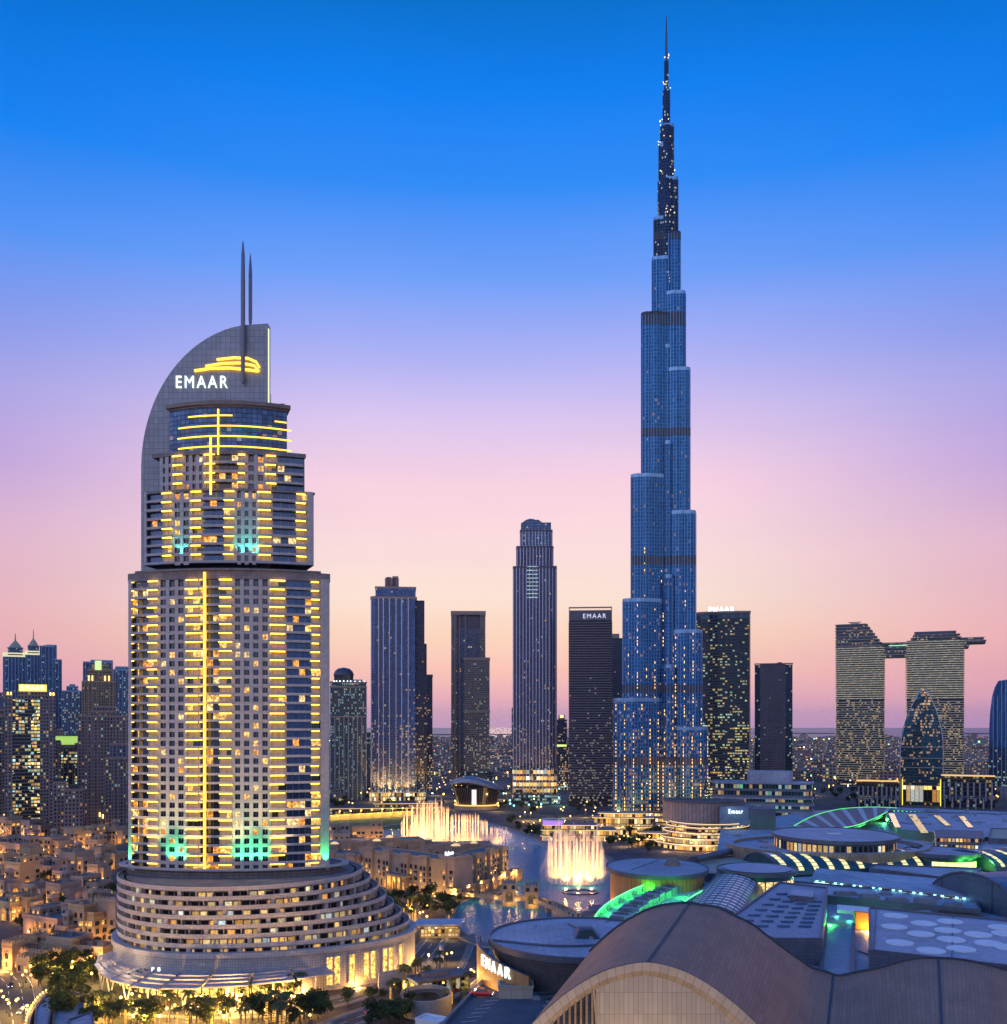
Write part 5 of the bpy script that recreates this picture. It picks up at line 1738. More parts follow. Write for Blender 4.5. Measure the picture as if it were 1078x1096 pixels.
def make_car(label, col, loc, rz, group=None):
    t = thing('parked_car' if group is None else 'car', label, 'car', loc, rz, group)
    pm = plain('car_paint', col, 0.25, 0.3, var=0.05)
    secs = [(-2.15, .35, .75, .8), (-1.95, .28, .92, .86), (-1.1, .25, .98, .9), (0.6, .25, .95, .9), (1.6, .27, .86, .88), (2.1, .33, .68, .78)]
    mb = MB(); rings = []
    for x, z0, z1, w in secs:
        rings.append([(x, -w, z0), (x, w, z0), (x, w * 1.0, z0 + (z1 - z0) * .6), (x, w * .9, z1), (x, -w * .9, z1), (x, -w, z0 + (z1 - z0) * .6)])
    for i in range(len(rings) - 1):
        for j in range(6):
            mb.face([rings[i][j], rings[i + 1][j], rings[i + 1][(j + 1) % 6], rings[i][(j + 1) % 6]])
    mb.face(rings[0]); mb.face(rings[-1][::-1])
    mb.build('body', pm, t)
    mb = MB()
    lo = [(-1.55, .8), (-1.55, -.8), (1.05, -.8), (1.05, .8)]; hi = [(-1.0, .62), (-1.0, -.62), (0.3, -.62), (0.3, .62)]
    for j in range(4):
        mb.face([(*lo[j], .93), (*lo[(j + 1) % 4], .93), (*hi[(j + 1) % 4], 1.42), (*hi[j], 1.42)][::-1])
    mb.build('cabin_glass', DGLASS, t)
    mb = MB(); mb.prism([(-1.02, -.64), (.32, -.64), (.32, .64), (-1.02, .64)], 1.40, 1.47); mb.build('roof', pm, t)
    for sx in (-1.35, 1.3):
        for sy in (-.82, .82):
            mb = MB(); mb.tube([(sx, sy - .1, .32), (sx, sy + .1, .32)], .32, 12); wh = mb.build('wheel', CAR_TYRE, t)
            mb = MB(); mb.tube([(sx, sy - .11, .32), (sx, sy + .11, .32)], .18, 10); mb.build('rim', STEEL, wh)
    for sy in (-.6, .6):
        mb = MB(); mb.box(2.06, 2.14, sy - .16, sy + .16, .52, .66); mb.build('headlight', LAMPW, t)
        mb = MB(); mb.box(-2.2, -2.12, sy - .16, sy + .16, .6, .74); mb.build('tail_light', LAMPR, t)
    return t


clutter(PDK, [tuple(gp(a_, b_, 12)[:2]) for a_, b_ in ((570, 1062), (600, 1064), (590, 1085), (566, 1088))], 12, 6, 9, .7)
c = gp(516, 1066, 12)
make_car('red car parked alone on the dark blue roof deck', (0.6, 0.02, 0.03), (c.x, c.y, 12.0), R(-8)).scale = (1.7, 1.7, 1.7)

# ------------------------------------------------------------------ rotunda with the white lettering
RT = thing('rotunda', 'round mall rotunda with orange curved wall, white letters and a slate disc roof', 'building', (28, 343, 0))
A = ellipse(33.5, 33.5, 72)
mb = MB(); mb.prism(A, 23.6, 25.0, 1, 0, True); mb.build('roof', [BLUEROOF, SLATE], RT)
mb = MB(); mb.loft(ellipse(28.5, 28.5, 72), 12, ellipse(33.0, 33.0, 72), 23.6); mb.build('sloped_wall', plain('scale_wall', (0.17, 0.15, 0.16), 0.5, 0.3, var=0.15, lines=(1.2, 1.0, 0.05)), RT)
mb = MB(); mb.ring(offset(A, .15), offset(A, -.7), 24.6, 25.7); mb.build('roof_rim', SLATE, RT)
clutter(RT, ellipse(24, 20, 24, (2, 8)), 25, 7, 8, .5)
cr = [Vector((-33 + 62 * i / 16, -9 - 6.5 * math.sin((i / 16) * PI * 1.5 - 0.5), 25.3)) for i in range(17)]
mb = MB(); mb.tube(refine(cr, 3), 0.5, 6); mb.build('roof_ridge', SLATE, RT, True)
mb = MB(); SB = [(-3, -3.6), (6.4, -4), (6.6, 4.6), (-3.2, 4.6)]; ST = [(-.8, 1.4), (3.6, 1.2), (3.8, 4.2), (-1, 4.2)]
mb.loft(SB, 24.9, ST, 28); mb.face([(*p, 28) for p in ST])
mb.face([(-2.2, -3.2, 25.3), (5.5, -3.55, 25.3), (3.2, .75, 27.7), (-.5, .95, 27.7)], 1)
mb.build('roof_scoop', [SLATE, plain('scoop_grille', (0.09, 0.075, 0.035), 0.6, lines=(0.6, 9, 0.2))], RT)
OW = [(37.5 * math.cos(R(a)), 37.5 * math.sin(R(a))) for a in range(172, 240, 3)]
mb = MB(); u = 0
for i in range(len(OW) - 1):
    p, q = Vector(OW[i]), Vector(OW[i + 1])
    ta, tb = (24.6 - 5.4 * (i / (len(OW) - 1)) ** 1.5, 24.6 - 5.4 * ((i + 1) / (len(OW) - 1)) ** 1.5)
    e = (q - p).length
    mb.face([(*p, 0), (*q, 0), (*q, tb), (*p, ta)], 0, [(u, 0), (u + e, 0), (u + e, tb), (u, ta)])
    p2, q2 = p * 0.97, q * 0.97
    mb.face([(*q2, 0), (*p2, 0), (*p2, ta), (*q2, tb)], 0)
    mb.face([(*p, ta), (*q, tb), (*q2, tb), (*p2, ta)], 1)
    u += e
mb.build('curved_wall', [plain('timber_wall', (0.50, 0.27, 0.09), 0.6, var=0.1, lines=(0.9, 30, 0.07)), SLATE], RT)
mb = MB(); mb.prism([(8, -37), (40, -45), (40, -25), (8, -25)], 10, 14.5, 0, 1); mb.build('glazed_roof', [SLATE, plain('pale_glazing', (0.28, 0.34, 0.36), 0.3, lines=(1.4, 1.4, 0.2))], RT)
for i, ch in enumerate('EMAAR'):
    a = R(203 + i * 5.6)
    lettering('sign_letter', ch, WLET, RT, (37.9 * math.cos(a), 37.9 * math.sin(a), 20.3 - 0.3 * i), 2.5, 3.7, a + PI / 2, 0.3)
for a in (180, 196, 212, 228):
    lamp((41.5 * math.cos(R(a)), 41.5 * math.sin(R(a)), 12), 3600, (1, 0.62, 0.2), 0.4, parent=RT)

# ------------------------------------------------------------------ the mall's main body
ML = thing('mall_building', 'sprawling low mall building with flat slate roofs', 'building', (0, 0, 0))
P = ccw([tuple(gp(a, b, 17)[:2]) for a, b in ((652, 992), (662, 945), (700, 926), (765, 922), (772, 886), (860, 868), (960, 864), (1150, 872), (1400, 960), (1250, 1090), (800, 1090), (690, 1040))])
P_MALL = P
mb = MB(); mb.prism(P, 0, 17, 0, 1); mb.build('main_block', [SLATE, BLUEROOF], ML)


def roof_pt(px, py, z): return tuple(gp(px, py, z)[:2])


def slab(name, pts, z0, z1, mats, par, rim=True):
    A = ccw([roof_pt(a, b, z1) for a, b in pts])
    mb = MB(); mb.prism(A, z0, z1, 1 if len(mats) > 1 else 0, 0, True)
    if rim:
        mb.ring(offset(A, .1), offset(A, -.8), z1 - .3, z1 + .7, 1 if len(mats) > 1 else 0)
    return mb.build(name, mats, par), A


slab('roof_slab', [(742, 921), (805, 915), (842, 924), (800, 939), (735, 934)], 16, 21, [TAN, SLATE], ML)
slab('roof_slab', [(850, 944), (1045, 962), (1050, 975), (846, 956)], 16, 20.5, [BLUEROOF, SLATE], ML)
slab('roof_slab', [(935, 926), (1050, 930), (1042, 944), (930, 930)], 17, 22, [BLUEROOF, SLATE], ML)
slab('roof_slab', [(880, 953), (1046, 972), (1046, 980), (885, 962)], 15, 18.6, [SLATE, DARK], ML)
slab('roof_slab', [(1050, 900), (1140, 905), (1140, 925), (1045, 915)], 17, 22, [BLUEROOF, SLATE], ML)
pipe = MB(); pipe.tube([Vector((*roof_pt(741, 921, 24), 24)), Vector((*roof_pt(812, 904, 24), 24))], 2.0, 10); pipe.build('roof_duct', SLATE, ML, True)
for k, (a, b, w, d, h) in enumerate(((905, 962, 10, 5, 3), (930, 966, 8, 5, 3.5), (960, 969, 9, 5, 3), (990, 972, 8, 6, 4), (1020, 975, 7, 5, 3), (948, 962, 5, 4, 2.5), (1000, 966, 6, 4, 2.5))):
    x, y = roof_pt(a, b, 18.6)
    mb = MB(); mb.box(x - w / 2, x + w / 2, y - d / 2, y + d / 2, 18.6, 18.6 + h); mb.box(x - w / 2 + .5, x + w / 2 - .5, y - d / 2 + .5, y + d / 2 - .5, 18.6 + h, 19.2 + h); mb.build('air_handler', plain('plant_grey', (0.2, 0.21, 0.24), 0.6), ML)


def disc_hall(name, label, px, py, rpx, z, wall, drum=None, zb=16, sy=1.0, inner=None, ribs=0):
    Y = gy(py, z)
    t = thing(name, label, 'building', (gx(px, Y), Y, 0))
    r = rpx * Y / F
    A = ellipse(r, r * sy, 64)
    mb = MB(); mb.prism(A, z - 1.6, z, 1, 0, True); mb.ring(offset(A, .2), offset(A, -.6), z - .3, z + .5, 1); mb.build('roof', [BLUEROOF, SLATE], t)
    mb = MB(); mb.prism(offset(A, -2.2), zb, z - 1.6, 0, 0); mb.build('drum_wall', wall, t)
    return t, r


# rotunda with the orange drum beside the second fountain
t, r = disc_hall('rotunda', 'round mall rotunda with amber-lit drum beside the fountain', 703, 928, 54, 29, plain('amber_drum', (0.55, 0.27, 0.09), 0.6, var=0.1, lines=(2.6, 30, 0.2)), zb=0, sy=1.25)
mb = MB(); mb.lathe([(4.2, 29), (3.9, 30.5), (2.6, 32.6), (0.1, 32.8)], 10, 0, (9, 6)); mb.build('roof_scoop', plain('scoop_tan', (0.2, 0.16, 0.12), 0.6), t)
mb = MB(); mb.bar((-r * .55, -r * .4, 29.1), (r * .2, r * 1.0, 29.1), 0.4, 0.3); mb.build('roof_joint', SLATE, t)
for a in (185, 205, 225, 245, 265, 285):
    lamp((r * 1.12 * math.cos(R(a)), r * 1.35 * math.sin(R(a)), 9), 5200, (1, 0.46, 0.1), .5, parent=t)
mb = MB(); mb.box(-r - 8, -r + 4, -26, -14, 0, 11, 0, 0); mb.build('side_pavilion', SAND3, t)
mb = MB(); mb.prism([(-r - 10, -28), (-r + 5, -28), (-r + 5, -12), (-r - 10, -12)], 11, 12.2, 0, 0, True); mb.build('pavilion_roof', SLATE, t)
lamp((-r - 3, -31, 3), 1500, (1, 0.6, 0.15), .5, parent=t)

t, r = disc_hall('round_hall', 'round hall with a dark-rimmed pale disc roof above lit windows', 810, 930, 42, 28, TEAL, zb=16, sy=1.0)
mb = MB(); mb.lathe([(0.86 * r, 28.55), (0.8 * r, 28.7), (0.0, 28.7)], 48); mb.build('roof_inlay', plain('pale_roof', (0.36, 0.36, 0.43), 0.55, var=0.2), t)
for a in range(262, 345, 13):
    p = ((r - 2.1) * math.cos(R(a)), (r - 2.1) * math.sin(R(a))); e = (-math.sin(R(a)), math.cos(R(a)))
    mb = MB(); mb.face([(p[0] - e[0] * 1.7, p[1] - e[1] * 1.7, 17.5), (p[0] + e[0] * 1.7, p[1] + e[1] * 1.7, 17.5), (p[0] + e[0] * 1.7, p[1] + e[1] * 1.7, 24), (p[0] - e[0] * 1.7, p[1] - e[1] * 1.7, 24)]); mb.build('window', ROOM3, t)
t, r = disc_hall('round_hall', 'wide round hall with a vast blue disc roof inside a raised ring', 893, 893, 65, 34, facade('disc_windows', (0.1, 0.1, 0.12), (0.05, 0.05, 0.05), 3.2, 8, 0.7, 0.8, 0.6, strength=1.4, seed=151), zb=24, sy=1.1)
A = ellipse(60, 47, 72, (-4, 2))
clutter(t, [p for p in ellipse(57, 45, 40, (-4, 2))], 26.5, 26, 5, .8)
mb = MB(); mb.prism(A, 12, 26.5, 1, 0); mb.ring(offset(A, .3), offset(A, -4), 26.0, 28.2, 1, 0); mb.build('outer_ring', [BLUEROOF, plain('tan_drum', (0.36, 0.26, 0.17), 0.7, lines=(2.4, 40, 0.15))], t)
mb = MB(); mb.box(-4, 4, -2, 2, 34.1, 34.8); mb.build('roof_hatch', WHITE, t)
t, r = disc_hall('round_hall', 'small round hall with disc roof over bright yellow windows and green glow', 1008, 911, 39, 27, TEAL, zb=16, sy=1.0)
for a in range(236, 312, 12):
    p = ((r - 2.0) * math.cos(R(a)), (r - 2.0) * math.sin(R(a))); e = (-math.sin(R(a)), math.cos(R(a)))
    mb = MB(); mb.face([(p[0] - e[0] * 1.9, p[1] - e[1] * 1.9, 17.5), (p[0] + e[0] * 1.9, p[1] + e[1] * 1.9, 17.5), (p[0] + e[0] * 1.9, p[1] + e[1] * 1.9, 23), (p[0] - e[0] * 1.9, p[1] - e[1] * 1.9, 23)]); mb.build('window', glow('yellow_window', (1, .85, .3), 1.4), t)
lamp((5, -r - 2, 24), 4000, (.1, 1, .1), .5, parent=t); lamp((r - 2, -r + 2, 24), 4000, (.1, 1, .1), .5, parent=t)
A = ellipse(34, 20, 48, (-14, 16)); mb = MB(); mb.prism(A, 16, 23, 1, 0); mb.build('outer_ring', [BLUEROOF, SLATE], t)


# barrel vaults
def vault(name, label, P0, P1, half, z0, rise, ribs, rib_m, skin, lit=None, ribw=2.2, n=14, rng=(0.12, 0.86)):
    P0, P1 = Vector(P0), Vector(P1)
    t = thing(name, label, 'gallery', (*((P0 + P1) / 2), 0))
    c = (P0 + P1) / 2
    d = (P1 - P0); L = d.length; d.normalize()
    s = Vector((d.y, -d.x))

    def pt(u, a, r=1.0):
        q = d * (u * L - L / 2) + s * (-half * r * math.cos(a))
        return (q.x, q.y, z0 + rise * r * math.sin(a))
    mb = MB()
    for i in range(n):
        a0, a1 = PI * i / n, PI * (i + 1) / n
        for k in range(12):
            mb.face([pt(k / 12, a0), pt(k / 12, a1), pt((k + 1) / 12, a1), pt((k + 1) / 12, a0)][::-1], 0, [(k * L / 12, i * 3), (k * L / 12, i * 3 + 3), (k * L / 12 + L / 12, i * 3 + 3), (k * L / 12 + L / 12, i * 3)][::-1])
    for u in (0, 1):
        mb.face([pt(u, PI * i / n) for i in range(n + 1)], 0)
    mb.build('vault_shell', skin, t)
    for k in range(ribs):
        u = (k + 0.5) / ribs
        w = ribw / L / 2
        mb = MB()
        for i in range(n):
            f0, f1 = i / n, (i + 1) / n
            if f0 < rng[0] or f1 > rng[1]: continue
            a0, a1 = PI * f0, PI * f1 - 0.012 * PI
            mb.face([pt(u - w, a0, 1.012), pt(u - w, a1, 1.012), pt(u + w, a1, 1.012), pt(u + w, a0, 1.012)][::-1], 0 if lit is None or f0 < 0.55 else 1)
        mb.build('skylight', [rib_m] + ([lit] if lit else []), t)
    mb = MB()
    for u in (0.0, 1.0):
        mb.tube([pt(u, PI * i / n, 1.02) for i in range(n + 1)], 0.6, 6)
    mb.build('arch_rim', SLATE, t, True)
    return t, pt


PALEG = plain('pale_skylight', (0.8, 0.8, 0.86), 0.35, 0.0, var=0.1)
vault('vaulted_gallery', 'steep ribbed vault with white skylight bands between the green-lit strips', (83, 388), (123, 500), 14, 18, 9.5, 19, PALEG, TEAL, ribw=2.9, rng=(0.02, 0.8))
vault('vaulted_gallery', 'long low teal vault with yellow-lit skylight bands', (146, 548), (246, 571), 21, 18, 9.5, 11, PALEG, TEAL, glow('yellow_sky', (1, .8, .3), 1.0), ribw=3.2, rng=(0.3, 0.95))
vault('vaulted_gallery', 'short teal vault with one warm skylight at the edge of view', (268, 560), (330, 590), 20, 18, 9.5, 5, PALEG, TEAL, glow('yellow_sky2', (1, .8, .3), 1.0), ribw=3.0, rng=(0.3, 0.95))
vault('barrel_hall', 'plain dark blue barrel-vaulted hall with an arched rim', (212, 436), (290, 455), 30, 16, 17, 0, PALEG, plain('barrel_skin', (0.10, 0.15, 0.22), 0.4, .3, var=.15, lines=(4, 6, .08)))
# strip hall with cold white windows
J = thing('strip_hall', 'long low hall with a row of cold white lit windows under a slate roof', 'hall', (0, 0, 0))
a0, a1 = Vector(roof_pt(868, 941, 22)), Vector(roof_pt(1040, 961, 22)); b0, b1 = Vector(roof_pt(874, 929, 26)), Vector(roof_pt(1047, 944, 26))
mb = MB(); mb.face([(*a0, 22.3), (*a1, 22.3), (*b1, 26), (*b0, 26)]); mb.face([(*a1, 22), (*a0, 22), (*b0, 25.7), (*b1, 25.7)]); mb.face([(*a0, 21.6), (*a1, 21.6), (*a1, 22.3), (*a0, 22.3)]); mb.build('roof', BLUEROOF, J)
e = (a1 - a0); L = e.length; e.normalize(); nn = Vector((e.y, -e.x))
w0, w1 = a0 - nn * 2.0, a1 - nn * 2.0
mb = MB(); mb.prism([tuple(w0), tuple(w1), tuple(b1), tuple(b0)], 16, 21.7); mb.build('wall', SLATE, J)
for k in range(8):
    p, q = w0 + e * (L * (k + 0.06) / 8) + nn * .06, w0 + e * (L * (k + 0.92) / 8) + nn * .06
    mb = MB(); mb.face([(*p, 17.4), (*q, 17.4), (*q, 20.6), (*p, 20.6)]); mb.build('window', glow('cold_window', (.8, .95, 1), .85) if k < 6 else WARM3, J)
    for f in (0.3, 0.7):
        c = p.lerp(q, f) + nn * 1.6
        mb = MB(); mb.box(c.x - .45, c.x + .45, c.y - .45, c.y + .45, 21.0, 21.5); mb.build('eave_lamp', glow('cyan_lamp', (.25, .9, 1), 5), J)
    lamp((*(p.lerp(q, .5) + nn * 2.2), 20.4), 240, (.4, .9, 1), .3, parent=J)
lamp((*(w0 - e * 3), 21), 5000, (.1, 1, .3), .4, parent=J)

# slab with white discs, slab with crescent vents, green court
t = thing('disc_roof_hall', 'flat-roofed hall whose slate roof carries rows of white oval skylights', 'hall', (0, 0, 0))
slab('roof', [(930, 972), (1140, 992), (1140, 1042), (930, 1018)], 10, 26, [BLUEROOF, SLATE], t)
for cx_, cy_ in ((538, 677), (530, 730), (675, 714), (802, 705), (660, 765), (790, 748), (557, 808), (807, 792), (937, 768), (710, 846), (855, 838), (988, 810), (1050, 733), (1070, 763), (1088, 830)):
    p = gp(840 + cx_ / 4.53, 830 + cy_ / 4.53, 26.4)
    mb = MB(); mb.lathe([(4.6, 26.0), (4.6, 26.35), (4.2, 26.5), (0, 26.55)], 28, 0, (p.x, p.y)); mb.build('skylight', WHITE, t, False)
for px in (938, 1020):
    mb = MB(); mb.bar(Vector((*roof_pt(px, 974 + (px - 938) * .085, 26), 26.2)), Vector((*roof_pt(px - 3 + (px - 930) * .02, 1019 + (px - 938) * .11, 26), 26.2)), .4, .3); mb.build('roof_joint', SLATE, t)
t = thing('vented_roof_hall', 'flat-roofed hall with rows of crescent vents beside the green court', 'hall', (0, 0, 0))
slab('roof', [(834, 945), (886, 951), (880, 1006), (830, 1006), (772, 990)], 10, 26, [plain('violet_roof', (0.33, 0.32, 0.38), .6, var=.1, lines=(3, 3, .05)), SLATE], t)
for r_ in range(7):
    for c_ in range(4):
        f = (r_ + .5) / 7
        px = (834 + (775 - 834) * f) * (1 - (c_ + .6) / 4.4) + (884 + (880 - 884) * f) * ((c_ + .6) / 4.4)
        py = 955 + 40 * f + 3 * c_ * (1 - f)
        p = gp(px, py, 26)
        mb = MB()
        for k in range(6):
            x0, x1 = -2.4 + .8 * k, -1.6 + .8 * k
            g0, g1 = -1.1 * (1 - (x0 / 2.4) ** 2), -1.1 * (1 - (x1 / 2.4) ** 2)
            mb.face([(p.x + x0, p.y + g0, 26.05), (p.x + x1, p.y + g1, 26.05), (p.x + x1, p.y + .2, 26.8), (p.x + x0, p.y + .2, 26.8)])
            mb.face([(p.x + x1, p.y + .2, 26.8), (p.x + x1, p.y + .8, 26.05), (p.x + x0, p.y + .8, 26.05), (p.x + x0, p.y + .2, 26.8)])
        mb.build('vent', SLATE, t)
slab('roof_box', [(848, 951), (872, 953), (871, 960), (846, 958)], 26, 28.5, [BLUEROOF, SLATE], t, False)
clutter(ML, P_MALL, 17, 100, 3, 1.6)
t = thing('green_court', 'sunken roof court glowing green beside an orange-lit wall', 'court', (0, 0, 0))
slab('floor', [(886, 968), (932, 972), (930, 1015), (876, 1010)], 10, 13, [plain('court_floor', (0.35, 0.42, 0.42), .6, var=.3, scale=.3)], t, False)
q0, q1 = roof_pt(916, 976, 24), roof_pt(930, 977, 24)
mb = MB(); mb.prism(ccw([q0, q1, (q1[0], q1[1] + 2), (q0[0], q0[1] + 2)]), 13, 24); mb.build('lit_wall', plain('orange_wall', (0.62, 0.30, 0.06), .6), t)
c = gp(902, 996, 13)
for dx, dy, p_, col in ((-7, 6, 11000, (.04, 1, .06)), (-8, -8, 11000, (.04, 1, .05)), (3, 0, 2600, (.05, .8, .7)), (1, 10, 1800, (.1, .9, .6))):
    lamp((c.x + dx, c.y + dy, 17), p_, col, .8, parent=t)
lamp((q0[0] + 3, q0[1] - 5, 18), 5200, (1, .5, .08), .6, parent=t)
slab('canopy_roof', [(896, 968), (930, 971), (929, 977), (896, 974)], 22, 23.2, [WHITE], t, False)
for k in range(4):
    mb = MB(); x, y = c.x - 9 + 5 * k, c.y + 3 - 3 * (k % 2); mb.box(x - 1.6, x + 1.6, y - 1, y + 1, 13, 15.2); mb.box(x - 1.2, x + 1.2, y - .7, y + .7, 15.2, 15.6); mb.build('air_handler', STEEL, t)
t = thing('lattice_skylight', 'brown lattice skylight crossed by three steel beams behind the waved roof', 'skylight', (0, 0, 0))
slab('lattice', [(862, 1008), (936, 1016), (934, 1060), (880, 1060)], 14, 16, [plain('lattice_glass', (0.34, 0.25, 0.16), .4, .1, var=.2, lines=(1.3, .8, .22))], t, False)
for a, b in ((884, 877), (914, 912), (937, 935)):
    mb = MB(); p, q = gp(a, 990, 18), gp(b, 1050, 18); mb.bar(p, q, 1.3, 1.8); mb.build('beam', SLATE, t)
GLASSR = slab('ledge', [(846, 992), (862, 996), (862, 1010), (838, 1010)], 14, 22, [SLATE], t)[0]

# green-lit curved galleries between the rotunda and the ribbed vault
t = thing('louvred_gallery', 'curved gallery of slate louvre boxes running between two green-lit troughs', 'gallery', (0, 0, 0))


def curve(px):
    return [gp(a, b, 24) for a, b in px]


mid = refine(curve([(655, 990), (668, 978), (684, 966), (704, 955), (726, 946), (746, 941)]), 3)
lo = refine(curve([(706, 992), (714, 980), (724, 968), (736, 958), (750, 950), (762, 944)]), 3)
up = refine(curve([(632, 990), (642, 974), (658, 962), (680, 951), (704, 943), (734, 938)]), 3)
GT = plain('trough_white', (0.55, 0.62, 0.55), .6, var=.25, scale=.4)
mb = MB()
for i in range(len(up) - 1):
    a, b, c_, d_ = up[i], up[i + 1], lo[i + 1], lo[i]
    mb.face([(a.x, a.y, 21), (d_.x, d_.y, 21), (c_.x, c_.y, 21), (b.x, b.y, 21)])
    for L_, sg in ((up, 1), (lo, -1)):
        p, q = L_[i], L_[i + 1]
        mb.face([(p.x, p.y, 16), (q.x, q.y, 16), (q.x, q.y, 24 if sg > 0 else 22), (p.x, p.y, 24 if sg > 0 else 22)])
mb.build('trough', GT, t)
for i in range(len(mid) - 1):
    a, b = mid[i], mid[i + 1]
    wa, wb = (lo[i] - up[i]) * .15, (lo[i + 1] - up[i + 1]) * .15
    g = 0.06
    p0, p1 = a.lerp(b, g), a.lerp(b, 1 - g)
    mb = MB(); mb.prism(ccw([tuple((p0 - wa)[:2]), tuple((p0 + wa)[:2]), tuple((p1 + wb)[:2]), tuple((p1 - wb)[:2])]), 21, 24.6 - .5 * (i % 2), 0, 0, True)
    m2 = p0.lerp(p1, .5); mb.prism(ccw([tuple((m2 - wa * .7 - (p1 - p0) * .1)[:2]), tuple((m2 + wa * .7 - (p1 - p0) * .1)[:2]), tuple((m2 + wa * .7 + (p1 - p0) * .1)[:2]), tuple((m2 - wa * .7 + (p1 - p0) * .1)[:2])]), 24.1, 25.3, 1, 1)
    mb.build('louvre_box', [BLUEROOF, SLATE], t)
for i in range(0, len(mid) - 5, 2):
    for L_ in (up, lo):
        p = mid[i].lerp(L_[i], .72)
        lamp((p.x, p.y, 22.6), 3000, (.02, 1, .06), .5, parent=t)
for L_, dz in ((up, 24.1), (lo, 22.1)):
    mb = MB(); mb.tube([Vector((p.x, p.y, dz)) for p in L_], .25, 6); mb.build('light_line', GREENL, t, True)
for i in range(0, len(mid) - 1):
    for L_ in (up, lo):
        p = mid[i].lerp(L_[i], .93)
        mb = MB(); mb.box(p.x - .35, p.x + .35, p.y - .35, p.y + .35, 21, 23); mb.build('trough_post', STEEL, t)
t = thing('green_trough', 'green-lit roof trough on the far side of the ribbed vault', 'gutter', (0, 0, 0))
slab('trough', [(770, 990), (806, 968), (838, 956), (846, 962), (822, 976), (792, 994)], 18, 19.2, [GT], t)
for a, b in ((782, 984), (800, 974), (818, 966), (834, 960)):
    p = gp(a, b, 21); lamp((p.x, p.y, 21.0), 4500, (.02, 1, .08), .5, parent=t)

# rear of the mall: skylit flat halls and green-edged canopies
t = thing('skylit_hall', 'flat slate hall with strips of warm skylights near the columned arcade', 'hall', (0, 0, 0))
clutter(t, [roof_pt(*q, 23) for q in ((946, 870), (1100, 873), (1090, 886), (970, 886))], 23, 24, 6)
slab('roof', [(945, 869), (1150, 873), (1150, 897), (1050, 897), (960, 888)], 17, 23, [BLUEROOF, SLATE], t)
for (a0, b0, a1, b1, w) in ((951, 871, 958, 886, 6), (972, 872, 986, 892, 8), (999, 873, 1012, 884, 6), (1026, 874, 1036, 886, 6)):
    A = ccw([roof_pt(a0, b0, 23.4), roof_pt(a0 + w, b0, 23.4), roof_pt(a1 + w, b1, 23.4), roof_pt(a1, b1, 23.4)])
    mb = MB(); mb.prism(A, 23, 23.8, 1, 0); mb.build('skylight', [lit_room('skylight_glow', (1, .72, .4), 1.5), SLATE], t)
slab('front_block', [(1000, 888), (1052, 889), (1054, 897), (1002, 896)], 17, 26, [SLATE, facade('front_lit', (.2, .17, .16), (.05, .05, .05), 2.4, 4.4, .7, .5, .6, strength=1.8, seed=152)], t, False)
slab('front_block', [(1060, 887), (1150, 890), (1150, 902), (1058, 898)], 17, 25, [TAN, SLATE], t)
t = thing('striped_canopy', 'curved roof with pale stripes and green-lit edges behind the disc hall', 'canopy', (0, 0, 0))
ca = refine(curve([(850, 884), (872, 873), (900, 866), (934, 864), (960, 865)]), 6); cb = refine(curve([(868, 889), (892, 887), (915, 884), (936, 876), (950, 869)]), 6)
mb = MB()
for i in range(len(ca) - 1):
    a, b, c_, d_ = ca[i], ca[i + 1], cb[i + 1], cb[i]
    mb.face([(*a[:2], 24), (*d_[:2], 24), (*c_[:2], 24), (*b[:2], 24)], 1 if i % 3 == 0 else 0)
    mb.face([(*d_[:2], 22), (*c_[:2], 22), (*c_[:2], 24), (*d_[:2], 24)], 2)
mb.build('roof', [plain('stripe_dark', (0.18, 0.13, 0.13), .6), plain('stripe_pale', (0.5, 0.46, 0.46), .6), SLATE], t)
for L_, nm in ((ca, 0), (cb, 1)):
    mb = MB(); mb.tube([Vector((p.x, p.y, 24.2)) for p in L_], .32, 6); mb.build('light_line', glow('green_line', (.15, 1, .2), .9), t, True)
for k in (3, 9, 15, 21):
    p = cb[k]; lamp((p.x, p.y - 4, 20), 7000, (.1, 1, .2), .6, parent=t)
t = thing('green_canopy', 'long canopy strip with a bright green lit edge below the pointed tower', 'canopy', (0, 0, 0))
p, q = gp(953, 868, 22), gp(1016, 871, 22)
mb = MB(); mb.bar(p, q, 10, 2.0); mb.build('roof', SLATE, t)
for k in range(14):
    c = p.lerp(q, (k + .5) / 14); mb = MB(); mb.box(c.x - 1.2, c.x + 1.2, c.y - 6, c.y - 5.2, 21, 23); mb.build('edge_lamp', glow('green_lamp', (.15, 1, .2), 1.6), t)
